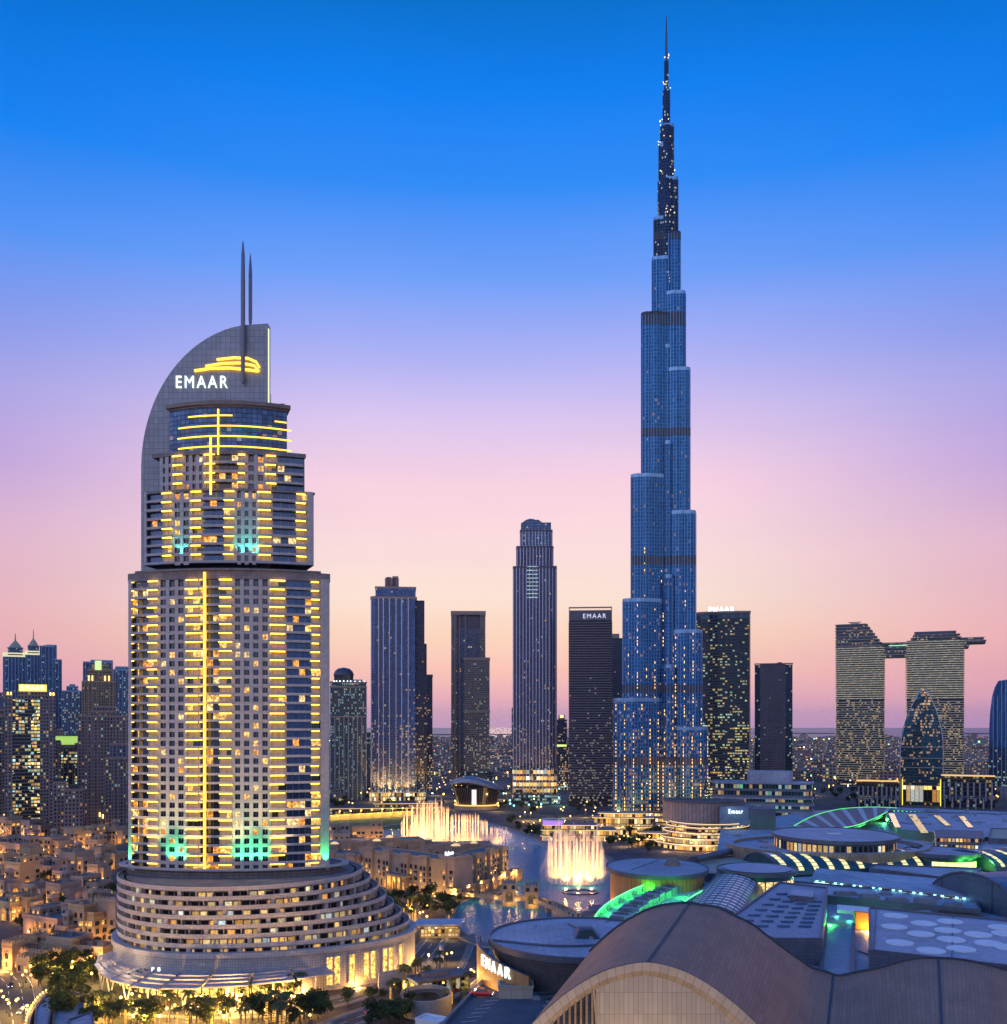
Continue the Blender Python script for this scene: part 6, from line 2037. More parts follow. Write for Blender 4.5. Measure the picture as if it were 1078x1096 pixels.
for lab, a, b, Y, h in (('columned arcade left of the pointed tower with pale piers', 918, 960, 1180, 20), ('columned arcade right of the pointed tower under an amber cornice', 1010, 1062, 1180, 24)):
    lab = lab.replace(' left of', ' west of').replace(' right of', ' east of')
    t, w, Z, X = site('columned_arcade', lab, 'arcade', a, b, Y)
    body(t, 'wall', rect(-w, w, 3, 24), 0, h * 1.6, facade('arcade_wall', (0.04, 0.04, 0.055), (0.02, 0.03, 0.05), 3.5, 5, .7, .6, .2, strength=1.3, seed=a, pal=MIXD))
    for k in range(9):
        x = -w + 2 * w * (k + .5) / 9
        mb = MB(); mb.box(x - .9, x + .9, 0, 2, 8, h * 1.3); mb.build('pier', plain('pier_pale', (0.33, 0.30, 0.33), .7), t)
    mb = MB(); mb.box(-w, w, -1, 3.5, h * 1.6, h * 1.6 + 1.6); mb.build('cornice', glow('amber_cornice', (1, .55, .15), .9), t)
    for k in range(7):
        x = -w + 2 * w * (k + .5) / 7
        mb = MB(); mb.box(x - .8, x + .8, -16, -14, 0, 13); mb.build('front_pier', plain('pier_pale2', (0.36, 0.33, 0.36), .7), t)
    mb = MB(); mb.box(-w, w, -16.5, -13, 12.9, 14.5); mb.build('front_beam', SLATE, t)

# ------------------------------------------------------------------ old-town houses: shared window, door and roof pieces
def win_mesh(name, w, h, pane, arch=False, frame=None):
    mb = MB()
    if arch:
        top = [(w / 2 * math.cos(PI * i / 8), h / 2 - w / 2 + w / 2 * math.sin(PI * i / 8)) for i in range(9)]
        pts = [(-w / 2, -h / 2), (w / 2, -h / 2)] + top
    else:
        pts = [(-w / 2, -h / 2), (w / 2, -h / 2), (w / 2, h / 2), (-w / 2, h / 2)]
    k = 1 + 0.5 / w
    n = len(pts)
    for i in range(n):
        a, b = pts[i], pts[(i + 1) % n]
        A, B = (a[0] * k, a[1] * (1 + .5 / h)), (b[0] * k, b[1] * (1 + .5 / h))
        mb.face([(A[0], -.3, A[1]), (B[0], -.3, B[1]), (b[0], -.3, b[1]), (a[0], -.3, a[1])], 1)
        mb.face([(a[0], -.3, a[1]), (b[0], -.3, b[1]), (b[0], -.03, b[1]), (a[0], -.03, a[1])], 1)
        mb.face([(B[0], -.3, B[1]), (A[0], -.3, A[1]), (A[0], .05, A[1]), (B[0], .05, B[1])], 1)
    mb.face([(p[0], -.03, p[1]) for p in pts], 0)
    mb.box(-.06, .06, -.12, -.02, -h / 2, h / 2 - (w * .1 if arch else 0), 2)
    return mb.mesh(name, [pane, frame or SAND, DARK])


TIMBER = plain('timber', (.12, .075, .05), .8)
WD = [win_mesh('window', 1.5, 2.0, DGLASS), win_mesh('window', 1.9, 2.3, DGLASS, True), win_mesh('window', 2.4, 1.8, DGLASS)]
WL = [win_mesh('window', 1.5, 2.0, ROOM1), win_mesh('window', 1.9, 2.3, ROOM2, True), win_mesh('window', 2.4, 1.8, ROOM1)]
ARCH = win_mesh('archway', 3.2, 4.6, ROOM2, True)
ARCHD = win_mesh('archway', 3.2, 4.6, DARK, True)


def merlons(A, z, step=1.6):
    mb = MB()
    for p, n, e in along(A, step):
        mb.prism([tuple(p - e * .4 - n * .5), tuple(p - e * .4), tuple(p + e * .4), tuple(p + e * .4 - n * .5)][::1] if False else [tuple(p - e * .4), tuple(p + e * .4), tuple(p + e * .4 - n * .5), tuple(p - e * .4 - n * .5)], z, z + 1.0)
    return mb


def block(par, x0, x1, y0, y1, h, mat, rng, z0=0.0, lit=0.24, fl=3.6, wins=True, cren=False, cap=[0], sides=(0, 1, 2, 3), plant=True):
    """one flat-roofed block with a parapet and rows of framed windows"""
    A = rect(x0, x1, y0, y1)
    mb = MB(); mb.prism(A, z0, z0 + h, 0, 1)
    mb.ring(offset(A, .12), offset(A, -.45), z0 + h - .5, z0 + h + .9, 0, 0)
    mb.ring(offset(A, .25), offset(A, 0.0), z0 + h - 1.2, z0 + h - .8, 0, 0)
    mb.build('wall', [mat, FLATROOF], par)
    if cren:
        merlons(offset(A, .1), z0 + h + .9).build('merlons', mat, par)
    if plant and (x1 - x0) > 7:
        for _ in range(rng.randint(1, 4)):
            w, d, hh = rng.uniform(1.2, 3), rng.uniform(1.2, 3), rng.uniform(.8, 1.9)
            x, y = rng.uniform(x0 + 2, x1 - 2), rng.uniform(y0 + 2, y1 - 2)
            mb = MB(); mb.box(x - w / 2, x + w / 2, y - d / 2, y + d / 2, z0 + h, z0 + h + hh); mb.box(x - w / 2 + .2, x + w / 2 - .2, y - d / 2 + .2, y + d / 2 - .2, z0 + h + hh, z0 + h + hh + .2)
            mb.build('roof_unit', STEEL if rng.random() < .6 else mat, par)
    if plant and (x1 - x0) > 8 and rng.random() < .6:          # timber pergola on the roof terrace
        mb = MB(); px_, py_ = x0 + 1.2, y0 + 1.2; w_, d_ = min(4.5, (x1 - x0) * .4), min(3.2, (y1 - y0) * .35)
        for qx in (px_, px_ + w_):
            for qy in (py_, py_ + d_): mb.box(qx - .1, qx + .1, qy - .1, qy + .1, z0 + h, z0 + h + 2.4)
        for k in range(6): mb.box(px_ - .2, px_ + w_ + .2, py_ + d_ * k / 5 - .1, py_ + d_ * k / 5 + .1, z0 + h + 2.4, z0 + h + 2.6)
        mb.build('pergola', TIMBER, par)
    if not wins:
        return
    nf = max(1, int((h - 1.2) / fl))
    for side, (a, b, rz) in enumerate((((x0, y0), (x1, y0), 0), ((x1, y0), (x1, y1), PI / 2), ((x1, y1), (x0, y1), PI), ((x0, y1), (x0, y0), -PI / 2))):
        if side not in sides:
            continue
        L = math.hypot(b[0] - a[0], b[1] - a[1])
        n = max(1, int(L / 3.4))
        for f in range(nf):
            for i in range(n):
                if rng.random() < .14:
                    continue
                if cap[0] <= 0:
                    return
                u = (i + .5) / n
                if f == 0 and h > 6 and rng.random() < .3:
                    me = ARCH if rng.random() < .45 else ARCHD; zc = z0 + 2.5; nm = 'archway'
                else:
                    k = (f + i) % 3 if rng.random() < .3 else f % 3
                    me = (WL if rng.random() < lit else WD)[k]; zc = z0 + 2.0 + f * fl; nm = 'window'
                put(nm, me, par, (a[0] + (b[0] - a[0]) * u, a[1] + (b[1] - a[1]) * u, zc), rz, (1.15, 1, 1.15) if nm == 'window' else None)
                cap[0] -= 1


def wind_tower(par, x, y, z, w, h, mat, lit=True):
    A = rect(x - w, x + w, y - w, y + w)
    mb = MB(); mb.prism(A, z, z + h, 0, 0); mb.ring(offset(A, .35), offset(A, -.1), z + h - .6, z + h + .4)
    for s in (-.5, 0, .5):
        mb.box(x + s * w - .12, x + s * w + .12, y - w - .15, y - w, z + h * .45, z + h * .85, 1)
        mb.box(x + w, x + w + .15, y + s * w - .12, y + s * w + .12, z + h * .45, z + h * .85, 1)
    mb.build('wind_tower', [mat, DARK], par)
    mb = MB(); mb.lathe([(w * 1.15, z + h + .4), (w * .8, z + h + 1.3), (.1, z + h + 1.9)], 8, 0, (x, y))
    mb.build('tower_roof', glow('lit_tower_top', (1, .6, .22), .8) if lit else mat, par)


HOUSES = [  # px, base py, width, depth, height, turn, look, label
    (117, 1008, 13, 12, 19, -22, 'cren', 'square crenellated tower house of rose render beside the hotel podium'),
    (92, 1010, 15, 15, 17, -26, 'plain', 'four-storey sand house joined to the crenellated tower house'),
    (52, 1003, 26, 18, 11, -30, 'long', 'long sand house with a dark roof terrace full of plant'),
    (82, 1035, 27, 12, 11, -18, 'terrace', 'long rose house with arched windows above the garden trees'),
    (28, 1040, 22, 12, 10, -24, 'fort', 'fort-like ochre house with crenels lit orange from below'),
    (66, 975, 17, 13, 14, -28, 'plain', 'sand house with twin gables of arched windows in the old town'),
    (93, 962, 18, 14, 12, -22, 'terrace', 'low rose house with a walled roof terrace beside the hotel'),
    (18, 950, 15, 14, 15, -30, 'arch', 'pale house with one tall lit arch in its front'),
    (48, 942, 20, 14, 11, -28, 'long', 'wide sand house behind the pale arched house'),
    (80, 938, 20, 16, 15, -24, 'plain', 'tall sand house with small square windows in mid old town'),
    (112, 930, 20, 15, 14, -20, 'terrace', 'rose house with stepped roofs near the hotel shaft'),
    (14, 918, 30, 16, 13, -32, 'long', 'long pale terrace of flats at the edge of the old town'),
    (54, 914, 26, 16, 12, -28, 'plain', 'sand terrace with amber arcade lights behind it'),
    (90, 905, 24, 16, 12, -22, 'arch', 'broad house with amber arches in the back row of the old town'),
    (36, 896, 26, 16, 14, -30, 'terrace', 'back-row rose house beneath the gold-signed tower'),
    (122, 903, 20, 14, 13, -18, 'plain', 'back-row sand house half behind the hotel shaft'),
    (6, 985, 18, 14, 9, -30, 'arch', 'small ochre house glowing amber among the trees'),
    (36, 965, 14, 12, 9, -26, 'terrace', 'small flat house sunk among dark trees'),
    (8, 893, 22, 16, 15, -34, 'plain', 'tall pale back-row house at the picture edge'),
    (70, 893, 20, 14, 9, -26, 'long', 'low back-row house with a blue roof terrace'),
    (362, 935, 22, 15, 15, 14, 'plain', 'sand house with arched windows just east of the hotel shaft'),
    (372, 915, 24, 15, 16, 12, 'terrace', 'stepped sand house between hotel shaft and palace hotel'),
    (392, 903, 26, 14, 14, 10, 'arch', 'amber-roofed house on the lake shore behind the palace hotel'),
    (360, 905, 20, 14, 15, 8, 'long', 'flat house beside the lit lawn'),
    (70, 1012, 9, 8, 8, -24, 'plain', 'small house squeezed before the joined sand houses'),
    (40, 1022, 11, 8, 7, -28, 'terrace', 'tiny stepped house behind the fort-like house'),
    (100, 985, 10, 9, 13, -22, 'cren', 'slim crenellated house behind the tower house'),
    (74, 990, 12, 9, 10, -26, 'long', 'small long house at the back of the plant-covered terrace'),
    (30, 985, 11, 9, 11, -30, 'plain', 'small wind-tower house beside the small ochre house'),
    (66, 955, 11, 9, 12, -26, 'arch', 'narrow house with two amber arches in mid old town'),
    (104, 945, 12, 10, 11, -20, 'plain', 'little wind-tower house between two rose houses near the hotel'),
    (30, 930, 12, 10, 13, -30, 'cren', 'crenellated house behind the pale arched house'),
    (68, 925, 13, 10, 10, -24, 'terrace', 'small stepped house before the sand terrace'),
    (100, 918, 12, 10, 13, -22, 'arch', 'narrow arched house before the broad amber-arched house'),
    (8, 935, 13, 10, 12, -32, 'terrace', 'stepped house at the picture edge in the middle of the old town'),
    (6, 960, 12, 10, 9, -32, 'plain', 'low wind-tower house at the picture edge above the ochre house'),
    (76, 906, 12, 10, 14, -24, 'cren', 'crenellated house in the back rows of the old town'),
    (106, 898, 12, 10, 12, -20, 'plain', 'back-row wind-tower house beside the hotel shaft'),
    (54, 985, 9, 8, 6, -28, 'plain', 'lowest small house in front of the twin-gabled house'),
]
rh = random.Random(21)
for i, (px, py, w, d, h, rz, look, lab) in enumerate(HOUSES):
    p = gp(px, py)
    m = (SAND, SAND2, SAND3)[(i * 2) % 3] if look != 'fort' else SAND3
    t = thing('old_town_house', lab, 'house', (p.x, p.y + d / 2, 0), R(rz))
    cap = [60]
    s = (0, 1, 3)
    if look == 'cren':
        block(t, -w / 2, w / 2, -d / 2, d / 2, h, m, rh, cren=True, cap=cap, sides=s, lit=.1)
    elif look == 'long':
        block(t, -w / 2, w / 2, -d / 2, d / 2, h * .8, m, rh, cap=cap, sides=s)
        block(t, -w / 2 + 2, -w / 2 + 9, -d / 2 + 3, d / 2 - .4, h * .3, m, rh, z0=h * .8, cap=cap, sides=s, plant=False)
        block(t, w * .12, w / 2 - .4, 0, d / 2 - .4, h * .35, m, rh, z0=h * .8, cap=cap, sides=s, plant=False)
    elif look == 'terrace':
        block(t, -w / 2, 0, -d / 2, d / 2, h, m, rh, cap=cap, sides=s)
        block(t, 0.02, w / 2, -d / 2 + 2, d / 2, h * .72, m, rh, cap=cap, sides=s)
        block(t, -w * .1, w * .35, -d / 2 - 3.5, -d / 2 + 1.9, h * .42, m, rh, cap=cap, sides=s, plant=False)
    elif look == 'fort':
        block(t, -w / 2, -w / 2 + 6, -d / 2, d / 2, h, m, rh, cren=True, cap=cap, sides=s)
        block(t, -w / 2 + 6, w / 2, -d / 2 + 3, d / 2, h * .7, m, rh, cren=True, cap=cap, sides=s)
        block(t, 0, 7, -d / 2 - 2, -d / 2 + 2.9, h * .55, m, rh, cren=True, cap=cap, sides=s, plant=False)
    elif look == 'arch':
        block(t, -w / 2, w / 2, -d / 2, d / 2, h, m, rh, cap=cap, sides=s)
        for x in (-w * .25, w * .2):
            put('archway', ARCH, t, (x, -d / 2 - .02, 3.4), 0, (1.5, 1, 1.4))
        block(t, w * .1, w / 2 - .3, -d / 2 + 2, d / 2 - .3, 3.4, m, rh, z0=h, cap=cap, sides=s, plant=False)
    else:
        block(t, -w / 2, w * .2, -d / 2, d / 2, h, m, rh, cap=cap, sides=s)
        block(t, w * .2 + .02, w / 2, -d / 2 + 1.5, d / 2 - 2, h * .8, m, rh, cap=cap, sides=s)
        wind_tower(t, -w * .25, d * .2, h, 1.6, 5, m, lit=False)
    lo = 6500 if look in ('fort', 'arch') else 3000
    cs, sn = math.cos(R(rz)), math.sin(R(rz))
    if look in ('fort', 'arch') or rh.random() < .75:
        lamp((-w * .3, -d / 2 - 3.2, 2.4), lo * rh.uniform(.5, 1.4), rh.choice(((1, .45, .09), (1, .52, .14), (1, .66, .28))), .4, parent=t)
    if rh.random() < .45:
        lamp((w * .36, -d / 2 - 4.5, 2.0), lo * rh.uniform(.4, 1.2), (1, .5, .12), .4, parent=t)

# ------------------------------------------------------------------ the palace hotel on the lake
PH = thing('palace_hotel', 'sandstone palace hotel with two long wings of arched windows meeting at a lit corner', 'hotel', (0, 0, 0))
CC = Vector((-29, 558)); EA = (Vector((-92, 617)) - CC); EB = (Vector((3, 622)) - CC)


def wing_block(name, org, e, length, depth, h, base, mat, seed, fl=3.5, lit=.2, flip=False, bays=4.2, cap=100, amber=()):
    """a wing whose front starts at ORG and runs along E"""
    e = e.normalized()
    g_ = bpy.data.objects.new(name, None)
    rng = random.Random(seed)
    rz = math.atan2(e.y, e.x)
    if flip:
        rz += PI
    n_ = Vector((-math.sin(rz), math.cos(rz)))          # inwards
    o = org if not flip else org + e * length
    X = Vector((math.cos(rz), math.sin(rz)))
    W = lambda x, y: tuple(o + X * x + n_ * y)
    A = [W(0, 0), W(length, 0), W(length, depth), W(0, depth)]
    mb = MB(); mb.prism(A, 0, h, 0, 1); mb.ring(offset(A, .15), offset(A, -.5), h - .4, h + 1.0); mb.ring(offset(A, .35), A, h - 1.5, h - 1.0); mb.ring(offset(A, .3), A, base, base + .5)
    mb.build(name, [mat, FLATROOF], PH)
    nf = int((h - base - 1) / fl)
    nb = int(length / bays)
    out = []
    for f in range(nf):
        for i in range(nb):
            if rng.random() < .08: continue
            me = (WL if rng.random() < lit else WD)[(1 if f in (nf - 1,) else (2 if i % 5 == 2 else 0))]
            if ((i + .5) * length / nb - 7) % 17 < 8.4 and (i + .5) * length / nb < int(length / 17) * 17: continue
            out.append((me, (*W((i + .5) * length / nb, -.02), base + 1.9 + f * fl), rz, 'window'))
    for i in range(int(length / 5)):
        out.append((ARCH if rng.random() < .7 else ARCHD, (*W((i + .5) * length / int(length / 5), -.02), 2.9), rz, 'archway'))
    for me, loc, r_, nm in out[:cap]:
        put(nm, me, PH, loc, r_, (1.25, 1, 1.2) if nm == 'window' else None)
    for k in range(int(length / 17)):                     # projecting bays that break the front
        x = 8 + 17 * k
        if x + 7 > length: break
        hb = h + rng.choice((1.2, 2.2))
        B = [W(x, -1.9), W(x + 6.4, -1.9), W(x + 6.4, 1), W(x, 1)]
        mb = MB(); mb.prism(B, 0, hb, 0, 1); mb.ring(offset(B, .2), offset(B, -.4), hb - .3, hb + .9); mb.ring(offset(B, .3), B, hb - 1.4, hb - .9); mb.build('bay', [mat, FLATROOF], PH)
        for f in range(nf):
            for q in (1.7, 4.7):
                put('window', (WL if rng.random() < lit + .1 else WD)[1 if f == nf - 1 else 0], PH, (*W(x + q, -1.92), base + 1.9 + f * fl), rz, (1.2, 1, 1.2))
        put('archway', ARCH, PH, (*W(x + 3.2, -1.92), 2.9), rz)
    for i in range(0, nb, 4):                            # balconies with dark openings
        for f in range(nf - 1):
            if rng.random() < .5: continue
            x = (i + .5) * length / nb
            mb = MB(); mb.prism([W(x - 1.6, -1.2), W(x + 1.6, -1.2), W(x + 1.6, 0), W(x - 1.6, 0)], base + .7 + f * fl, base + 1.7 + f * fl, 0, None, True); mb.build('balcony', mat, PH)
    return W


Wf = wing_block('front_wing', CC, EA, EA.length, 16, 21, 6.5, SAND, 1, flip=True, cap=130)
Wr = wing_block('lake_wing', CC + EB.normalized() * .1, EB, EB.length, 15, 21.5, 6.5, SAND3, 2, cap=110, lit=.3)
wing_block('corner_tower', CC - EA.normalized() * 1.5 - EB.normalized() * 1.5, EA, 13, 13, 23.5, 6.5, SAND, 3, flip=True, cap=16, lit=.5)
wing_block('rear_wing', Vector((-118, 655)), Vector((1, .35)), 66, 17, 20, 6, SAND, 4, cap=16)
wing_block('rear_wing', Vector((-66, 668)), Vector((1, .1)), 58, 16, 17, 6, SAND2, 5, cap=12)
wing_block('rear_wing', Vector((-122, 628)), Vector((1, -.5)), 34, 18, 17, 6, SAND2, 6, cap=12)
wing_block('low_range', Vector((-27, 551)), EB, 88, 7, 6, 1, SAND3, 7, cap=10, lit=.8)
for x, y, z, w in ((-112, 640, 18, 2.6), (-84, 640, 20, 2.6), (-50, 640, 21, 2.4), (-30, 606, 21, 2.8), (-78, 660, 20, 2.4), (-20, 652, 17, 2.3)):
    wind_tower(PH, x, y, z - 2, w, 5.5, SAND)
# porch lit amber on the front wing
o = Vector((-29, 558)) + EA.normalized() * 46
n_ = Vector((EA.y, -EA.x)).normalized(); n_ = n_ if n_.y < 0 else -n_
for k in range(5):
    c = o + EA.normalized() * (k * 4.2 - 8)
    mb = MB(); mb.prism(ccw([tuple(c + n_ * 4 - EA.normalized() * .6), tuple(c + n_ * 4 + EA.normalized() * .6), tuple(c + n_ * 3 + EA.normalized() * .6), tuple(c + n_ * 3 - EA.normalized() * .6)]), 0, 8.5); mb.build('porch_column', SAND3, PH)
a, b = o - EA.normalized() * 10, o + EA.normalized() * 10
mb = MB(); mb.prism(ccw([tuple(a + n_ * 4.4), tuple(b + n_ * 4.4), tuple(b), tuple(a)]), 8.5, 9.8, 0, 1, True); mb.build('porch_roof', [SAND3, FLATROOF], PH)
for f in (.2, .5, .8):
    c = a.lerp(b, f); lamp((*(c + n_ * 1.7), 5), 2400, (1, .5, .1), .4, parent=PH)
lettering('sign_lettering', 'Palace', WLET, PH, (*(CC + EB.normalized() * 5 + EA.normalized() * 7), 25.3), 9.5, 2.6, math.atan2(EB.y, EB.x))
for f in (.08, .3, .52, .74, .95):
    c = CC + EB * f + Vector((EB.y, -EB.x)).normalized() * 7
    lamp((c.x, c.y, 7.0), 2900, (1, .62, .2), .5, parent=PH)
for f in (.08, .25, .75, .95):
    c = CC + EA * f + n_ * 9
    lamp((c.x, c.y, 3.0), 2600, (1, .58, .17), .5, parent=PH)
for x, y in ((-60, 640), (-95, 668), (-30, 680)):
    lamp((x, y, 26), 3500, (1, .65, .3), .6, parent=PH)

# ------------------------------------------------------------------ bridge with two gate towers
BR = thing('stone_bridge', 'amber-lit stone footbridge with two square gate towers over the canal', 'bridge', (0, 0, 0))
bp = [gp(478, 960), gp(515, 965), gp(545, 968.5), gp(574, 972), gp(600, 981), gp(622, 993)]
bc = refine(bp, 4)
mb = MB(); u = 0
for i in range(len(bc) - 1):
    a, b = bc[i], bc[i + 1]
    e = (b - a).normalized(); n_ = Vector((e.y, -e.x, 0)) * 3.2
    z0, z1 = 3.4 + 1.2 * math.sin(PI * i / len(bc)), 3.4 + 1.2 * math.sin(PI * (i + 1) / len(bc))
    q = [a + n_, b + n_, b - n_, a - n_]
    zz = (z0, z1, z1, z0)
    mb.face([(p.x, p.y, z) for p, z in zip(q, zz)])
    mb.face([(p.x, p.y, z - 1.3) for p, z in zip(q, zz)][::-1])
    for s0, s1 in ((0, 1), (2, 3)):
        mb.face([(q[s0].x, q[s0].y, zz[s0] - 1.3), (q[s1].x, q[s1].y, zz[s1] - 1.3), (q[s1].x, q[s1].y, zz[s1] + 1.1), (q[s0].x, q[s0].y, zz[s0] + 1.1)])
mb.build('deck', SAND3, BR)
for i in range(2, len(bc) - 1, 3):
    c = bc[i]
    mb = MB(); mb.box(c.x - 1.2, c.x + 1.2, c.y - 2.6, c.y + 2.6, -.3, 2.6); mb.build('pier', SAND, BR)
for px, py in ((545, 968.5), (569, 971.3)):
    c = gp(px, py)
    for s in (-1, 1):
        mb = MB(); mb.box(c.x - 3.6, c.x + 3.6, c.y + s * 3.4 - 1.6, c.y + s * 3.4 + 1.6, -.3, 11); mb.build('gate_pier', SAND3, BR)
    A = rect(c.x - 4, c.x + 4, c.y - 5.2, c.y + 5.2)
    mb = MB(); mb.prism(A, 8.8, 12.6, 0, 1, True); mb.build('gate_top', [SAND3, FLATROOF], BR)
    merlons(A, 12.6, 1.7).build('merlons', SAND3, BR)
    for dx in (-2.2, 2.2):
        put('niche', WD[1], BR, (c.x + dx, c.y - 5.22, 10.7))
    put('archway', ARCHD, BR, (c.x, c.y - 5.02, 5.4), 0, (1.2, 1, 1.2))
    mb = MB(); mb.ring(offset(A, .35), A, 8.8, 9.4); mb.build('cornice', SAND, BR)
    for dx, dy, z in ((-5.5, -4, 6.2), (5.5, -4, 6.2), (0, -7.5, 6.5), (0, -7, 2.0)):
        lamp((c.x + dx, c.y + dy, z), 330, (1, .6, .13), .25, parent=BR)
for i in range(0, len(bc), 3):
    lamp((bc[i].x, bc[i].y - 4.5, 3.2), 300, (1, .6, .18), .2, parent=BR)

# ------------------------------------------------------------------ the two fountains
def water_jet_mat(name, dens, sc):
    m = bpy.data.materials.new(name); m.use_nodes = True
    t = m.node_tree; t.nodes.clear()
    out = N(t, 'ShaderNodeOutputMaterial')
    tc = N(t, 'ShaderNodeTexCoord')
    mp = N(t, 'ShaderNodeMapping'); mp.inputs['Scale'].default_value = sc
    t.links.new(tc.outputs['Object'], mp.inputs[0])
    n = N(t, 'ShaderNodeTexNoise'); n.inputs['Scale'].default_value = 1.0; n.inputs['Detail'].default_value = 5
    t.links.new(mp.outputs[0], n.inputs['Vector'])
    uv = N(t, 'ShaderNodeSeparateXYZ'); t.links.new(tc.outputs['UV'], uv.inputs[0])
    lw = N(t, 'ShaderNodeLayerWeight'); lw.inputs[0].default_value = .35
    fac = M(t, 'POWER', M(t, 'SUBTRACT', 1.0, lw.outputs['Facing']), 1.5)
    h = M(t, 'POWER', M(t, 'SUBTRACT', 1.0, uv.outputs[1], True), 0.8)
    a = M(t, 'MULTIPLY', M(t, 'MULTIPLY', M(t, 'MULTIPLY', M(t, 'SUBTRACT', n.outputs[0], .25, True), 2.6), fac), M(t, 'MULTIPLY', M(t, 'ADD', h, .06), dens), True)
    df = N(t, 'ShaderNodeBsdfDiffuse'); df.inputs[0].default_value = (.85, .85, .85, 1)
    tl = N(t, 'ShaderNodeBsdfTranslucent'); tl.inputs[0].default_value = (.85, .85, .85, 1)
    mx = N(t, 'ShaderNodeMixShader'); mx.inputs[0].default_value = .5
    t.links.new(df.outputs[0], mx.inputs[1]); t.links.new(tl.outputs[0], mx.inputs[2])
    tr = N(t, 'ShaderNodeBsdfTransparent')
    m2 = N(t, 'ShaderNodeMixShader')
    t.links.new(a, m2.inputs[0]); t.links.new(tr.outputs[0], m2.inputs[1]); t.links.new(mx.outputs[0], m2.inputs[2])
    t.links.new(m2.outputs[0], out.inputs[0])
    return m


JET = water_jet_mat('jet_water', 1.7, (1.2, 1.2, 0.16))
MIST = water_jet_mat('spray_mist', 0.42, (.16, .16, .05))


def jet_mesh(name, h, r0, r1, lean=(0, 0)):
    mb = MB(); n = 8; k = 9
    for i in range(k + 1):
        f = i / k
        r = r0 + (r1 - r0) * f ** 1.5 if f < .9 else (r0 + (r1 - r0)) * (1 - f) / .1 * .7 + .05
        for j in range(n):
            a = 2 * PI * j / n
            mb.v.append((r * math.cos(a) + lean[0] * f * f, r * math.sin(a) + lean[1] * f * f, h * f))
    for i in range(k):
        for j in range(n):
            mb.f.append((i * n + j, i * n + (j + 1) % n, (i + 1) * n + (j + 1) % n, (i + 1) * n + j)); mb.m.append(0)
            mb.uv.extend(((j / n, i / k), ((j + 1) / n, i / k), ((j + 1) / n, (i + 1) / k), (j / n, (i + 1) / k)))
    return mb.mesh(name, JET, True)


def mist(par, x, y, rx, ry, h, z=0.2, top=.55):
    mb = MB(); n = 24; k = 8
    for i in range(k + 1):
        f = i / k
        s = 1 + .12 * math.sin(f * 4) - (1 - top) * f ** 1.4 if f < 1 else .2
        for j in range(n):
            a = 2 * PI * j / n
            mb.v.append((x + rx * s * math.cos(a), y + ry * s * math.sin(a), z + h * f))
    for i in range(k):
        for j in range(n):
            mb.f.append((i * n + j, i * n + (j + 1) % n, (i + 1) * n + (j + 1) % n, (i + 1) * n + j)); mb.m.append(0)
            mb.uv.extend(((j / n, i / k), ((j + 1) / n, i / k), ((j + 1) / n, (i + 1) / k), (j / n, (i + 1) / k)))
    mb.build('mist', MIST, par, True)


rf = random.Random(8)
JM = {h: jet_mesh('jet', h, .5, .95) for h in (10, 16, 22, 28, 34, 38, 41)}
f2 = thing('water_fountain', 'ring of tall golden water jets rising from the lake near the footbridge', 'fountain', (gx(616, 622), 622, 0))
for k in range(26):
    a = 2 * PI * k / 26
    x, y = 17.5 * math.cos(a), 15 * math.sin(a)
    h = rf.choice((28, 34, 38, 38, 41)) if abs(x) < 14 else rf.choice((22, 28, 34))
    put('jet', JM[h], f2, (x, y, .1))
for k in range(18):
    put('jet', JM[rf.choice((16, 22, 28, 34))], f2, (rf.uniform(-13, 13), rf.uniform(-10, 10), .1))
mist(f2, 0, 0, 20, 17, 14); mist(f2, 0, 0, 18.5, 15, 34, .2, .9); mist(f2, 0, 0, 12, 10, 10); mist(f2, 0, 0, 22, 19, 20, .2, .8)
mb = MB(); mb.ring(ellipse(11, 9, 40, (0, -42)), ellipse(9.6, 7.7, 40, (0, -42)), -.2, .5); mb.build('nozzle_ring', DARK, f2)
for k in range(9):
    a = 2 * PI * k / 9
    lamp((14.0 * math.cos(a), 11 * math.sin(a), .8), 9000, (1, .45, .09), .5, 'SPOT', f2, (14.0 * math.cos(a) * 1.05, 11 * math.sin(a) * 1.05, 30), 130)
for x, y in ((-8, -26), (8, -26), (0, -22)):
    lamp((x, y, 1.0), 5000, (1, .45, .12), .5, parent=f2)
f1 = thing('water_fountain', 'long fan of golden water jets behind the palace hotel roofs', 'fountain', (gx(488, 800), 800, 0))
X1 = lambda px: gx(px, 800) - gx(488, 800)
TOP1 = [(428, 880), (436, 866), (444, 858), (452, 851), (462, 850), (470, 852), (476, 858), (484, 866), (492, 872), (500, 862), (508, 868), (516, 872), (524, 880), (534, 886), (546, 892)]
for i in range(46):
    px = 429 + (545 - 429) * i / 45 + rf.uniform(-1, 1)
    for j in range(len(TOP1) - 1):
        if TOP1[j][0] <= px <= TOP1[j + 1][0]:
            t_ = (px - TOP1[j][0]) / (TOP1[j + 1][0] - TOP1[j][0]); py = TOP1[j][1] * (1 - t_) + TOP1[j + 1][1] * t_
    h = (CH - (py - HY) * 800 / F) * rf.uniform(.82, 1.05)
    h = min(JM, key=lambda q: abs(q - h))
    put('jet', JM[h], f1, (X1(px), rf.uniform(-8, 8) + .0022 * (X1(px) + 20) ** 2, .1))
for a, b, h, tp in ((436, 474, 22, .8), (436, 480, 38, .75), (474, 520, 16, .8), (515, 560, 14, .8), (545, 590, 11, .9), (440, 470, 12, 1)):
    mist(f1, X1((a + b) / 2), 0, X1(b) - X1((a + b) / 2), 13, h, .2, tp)
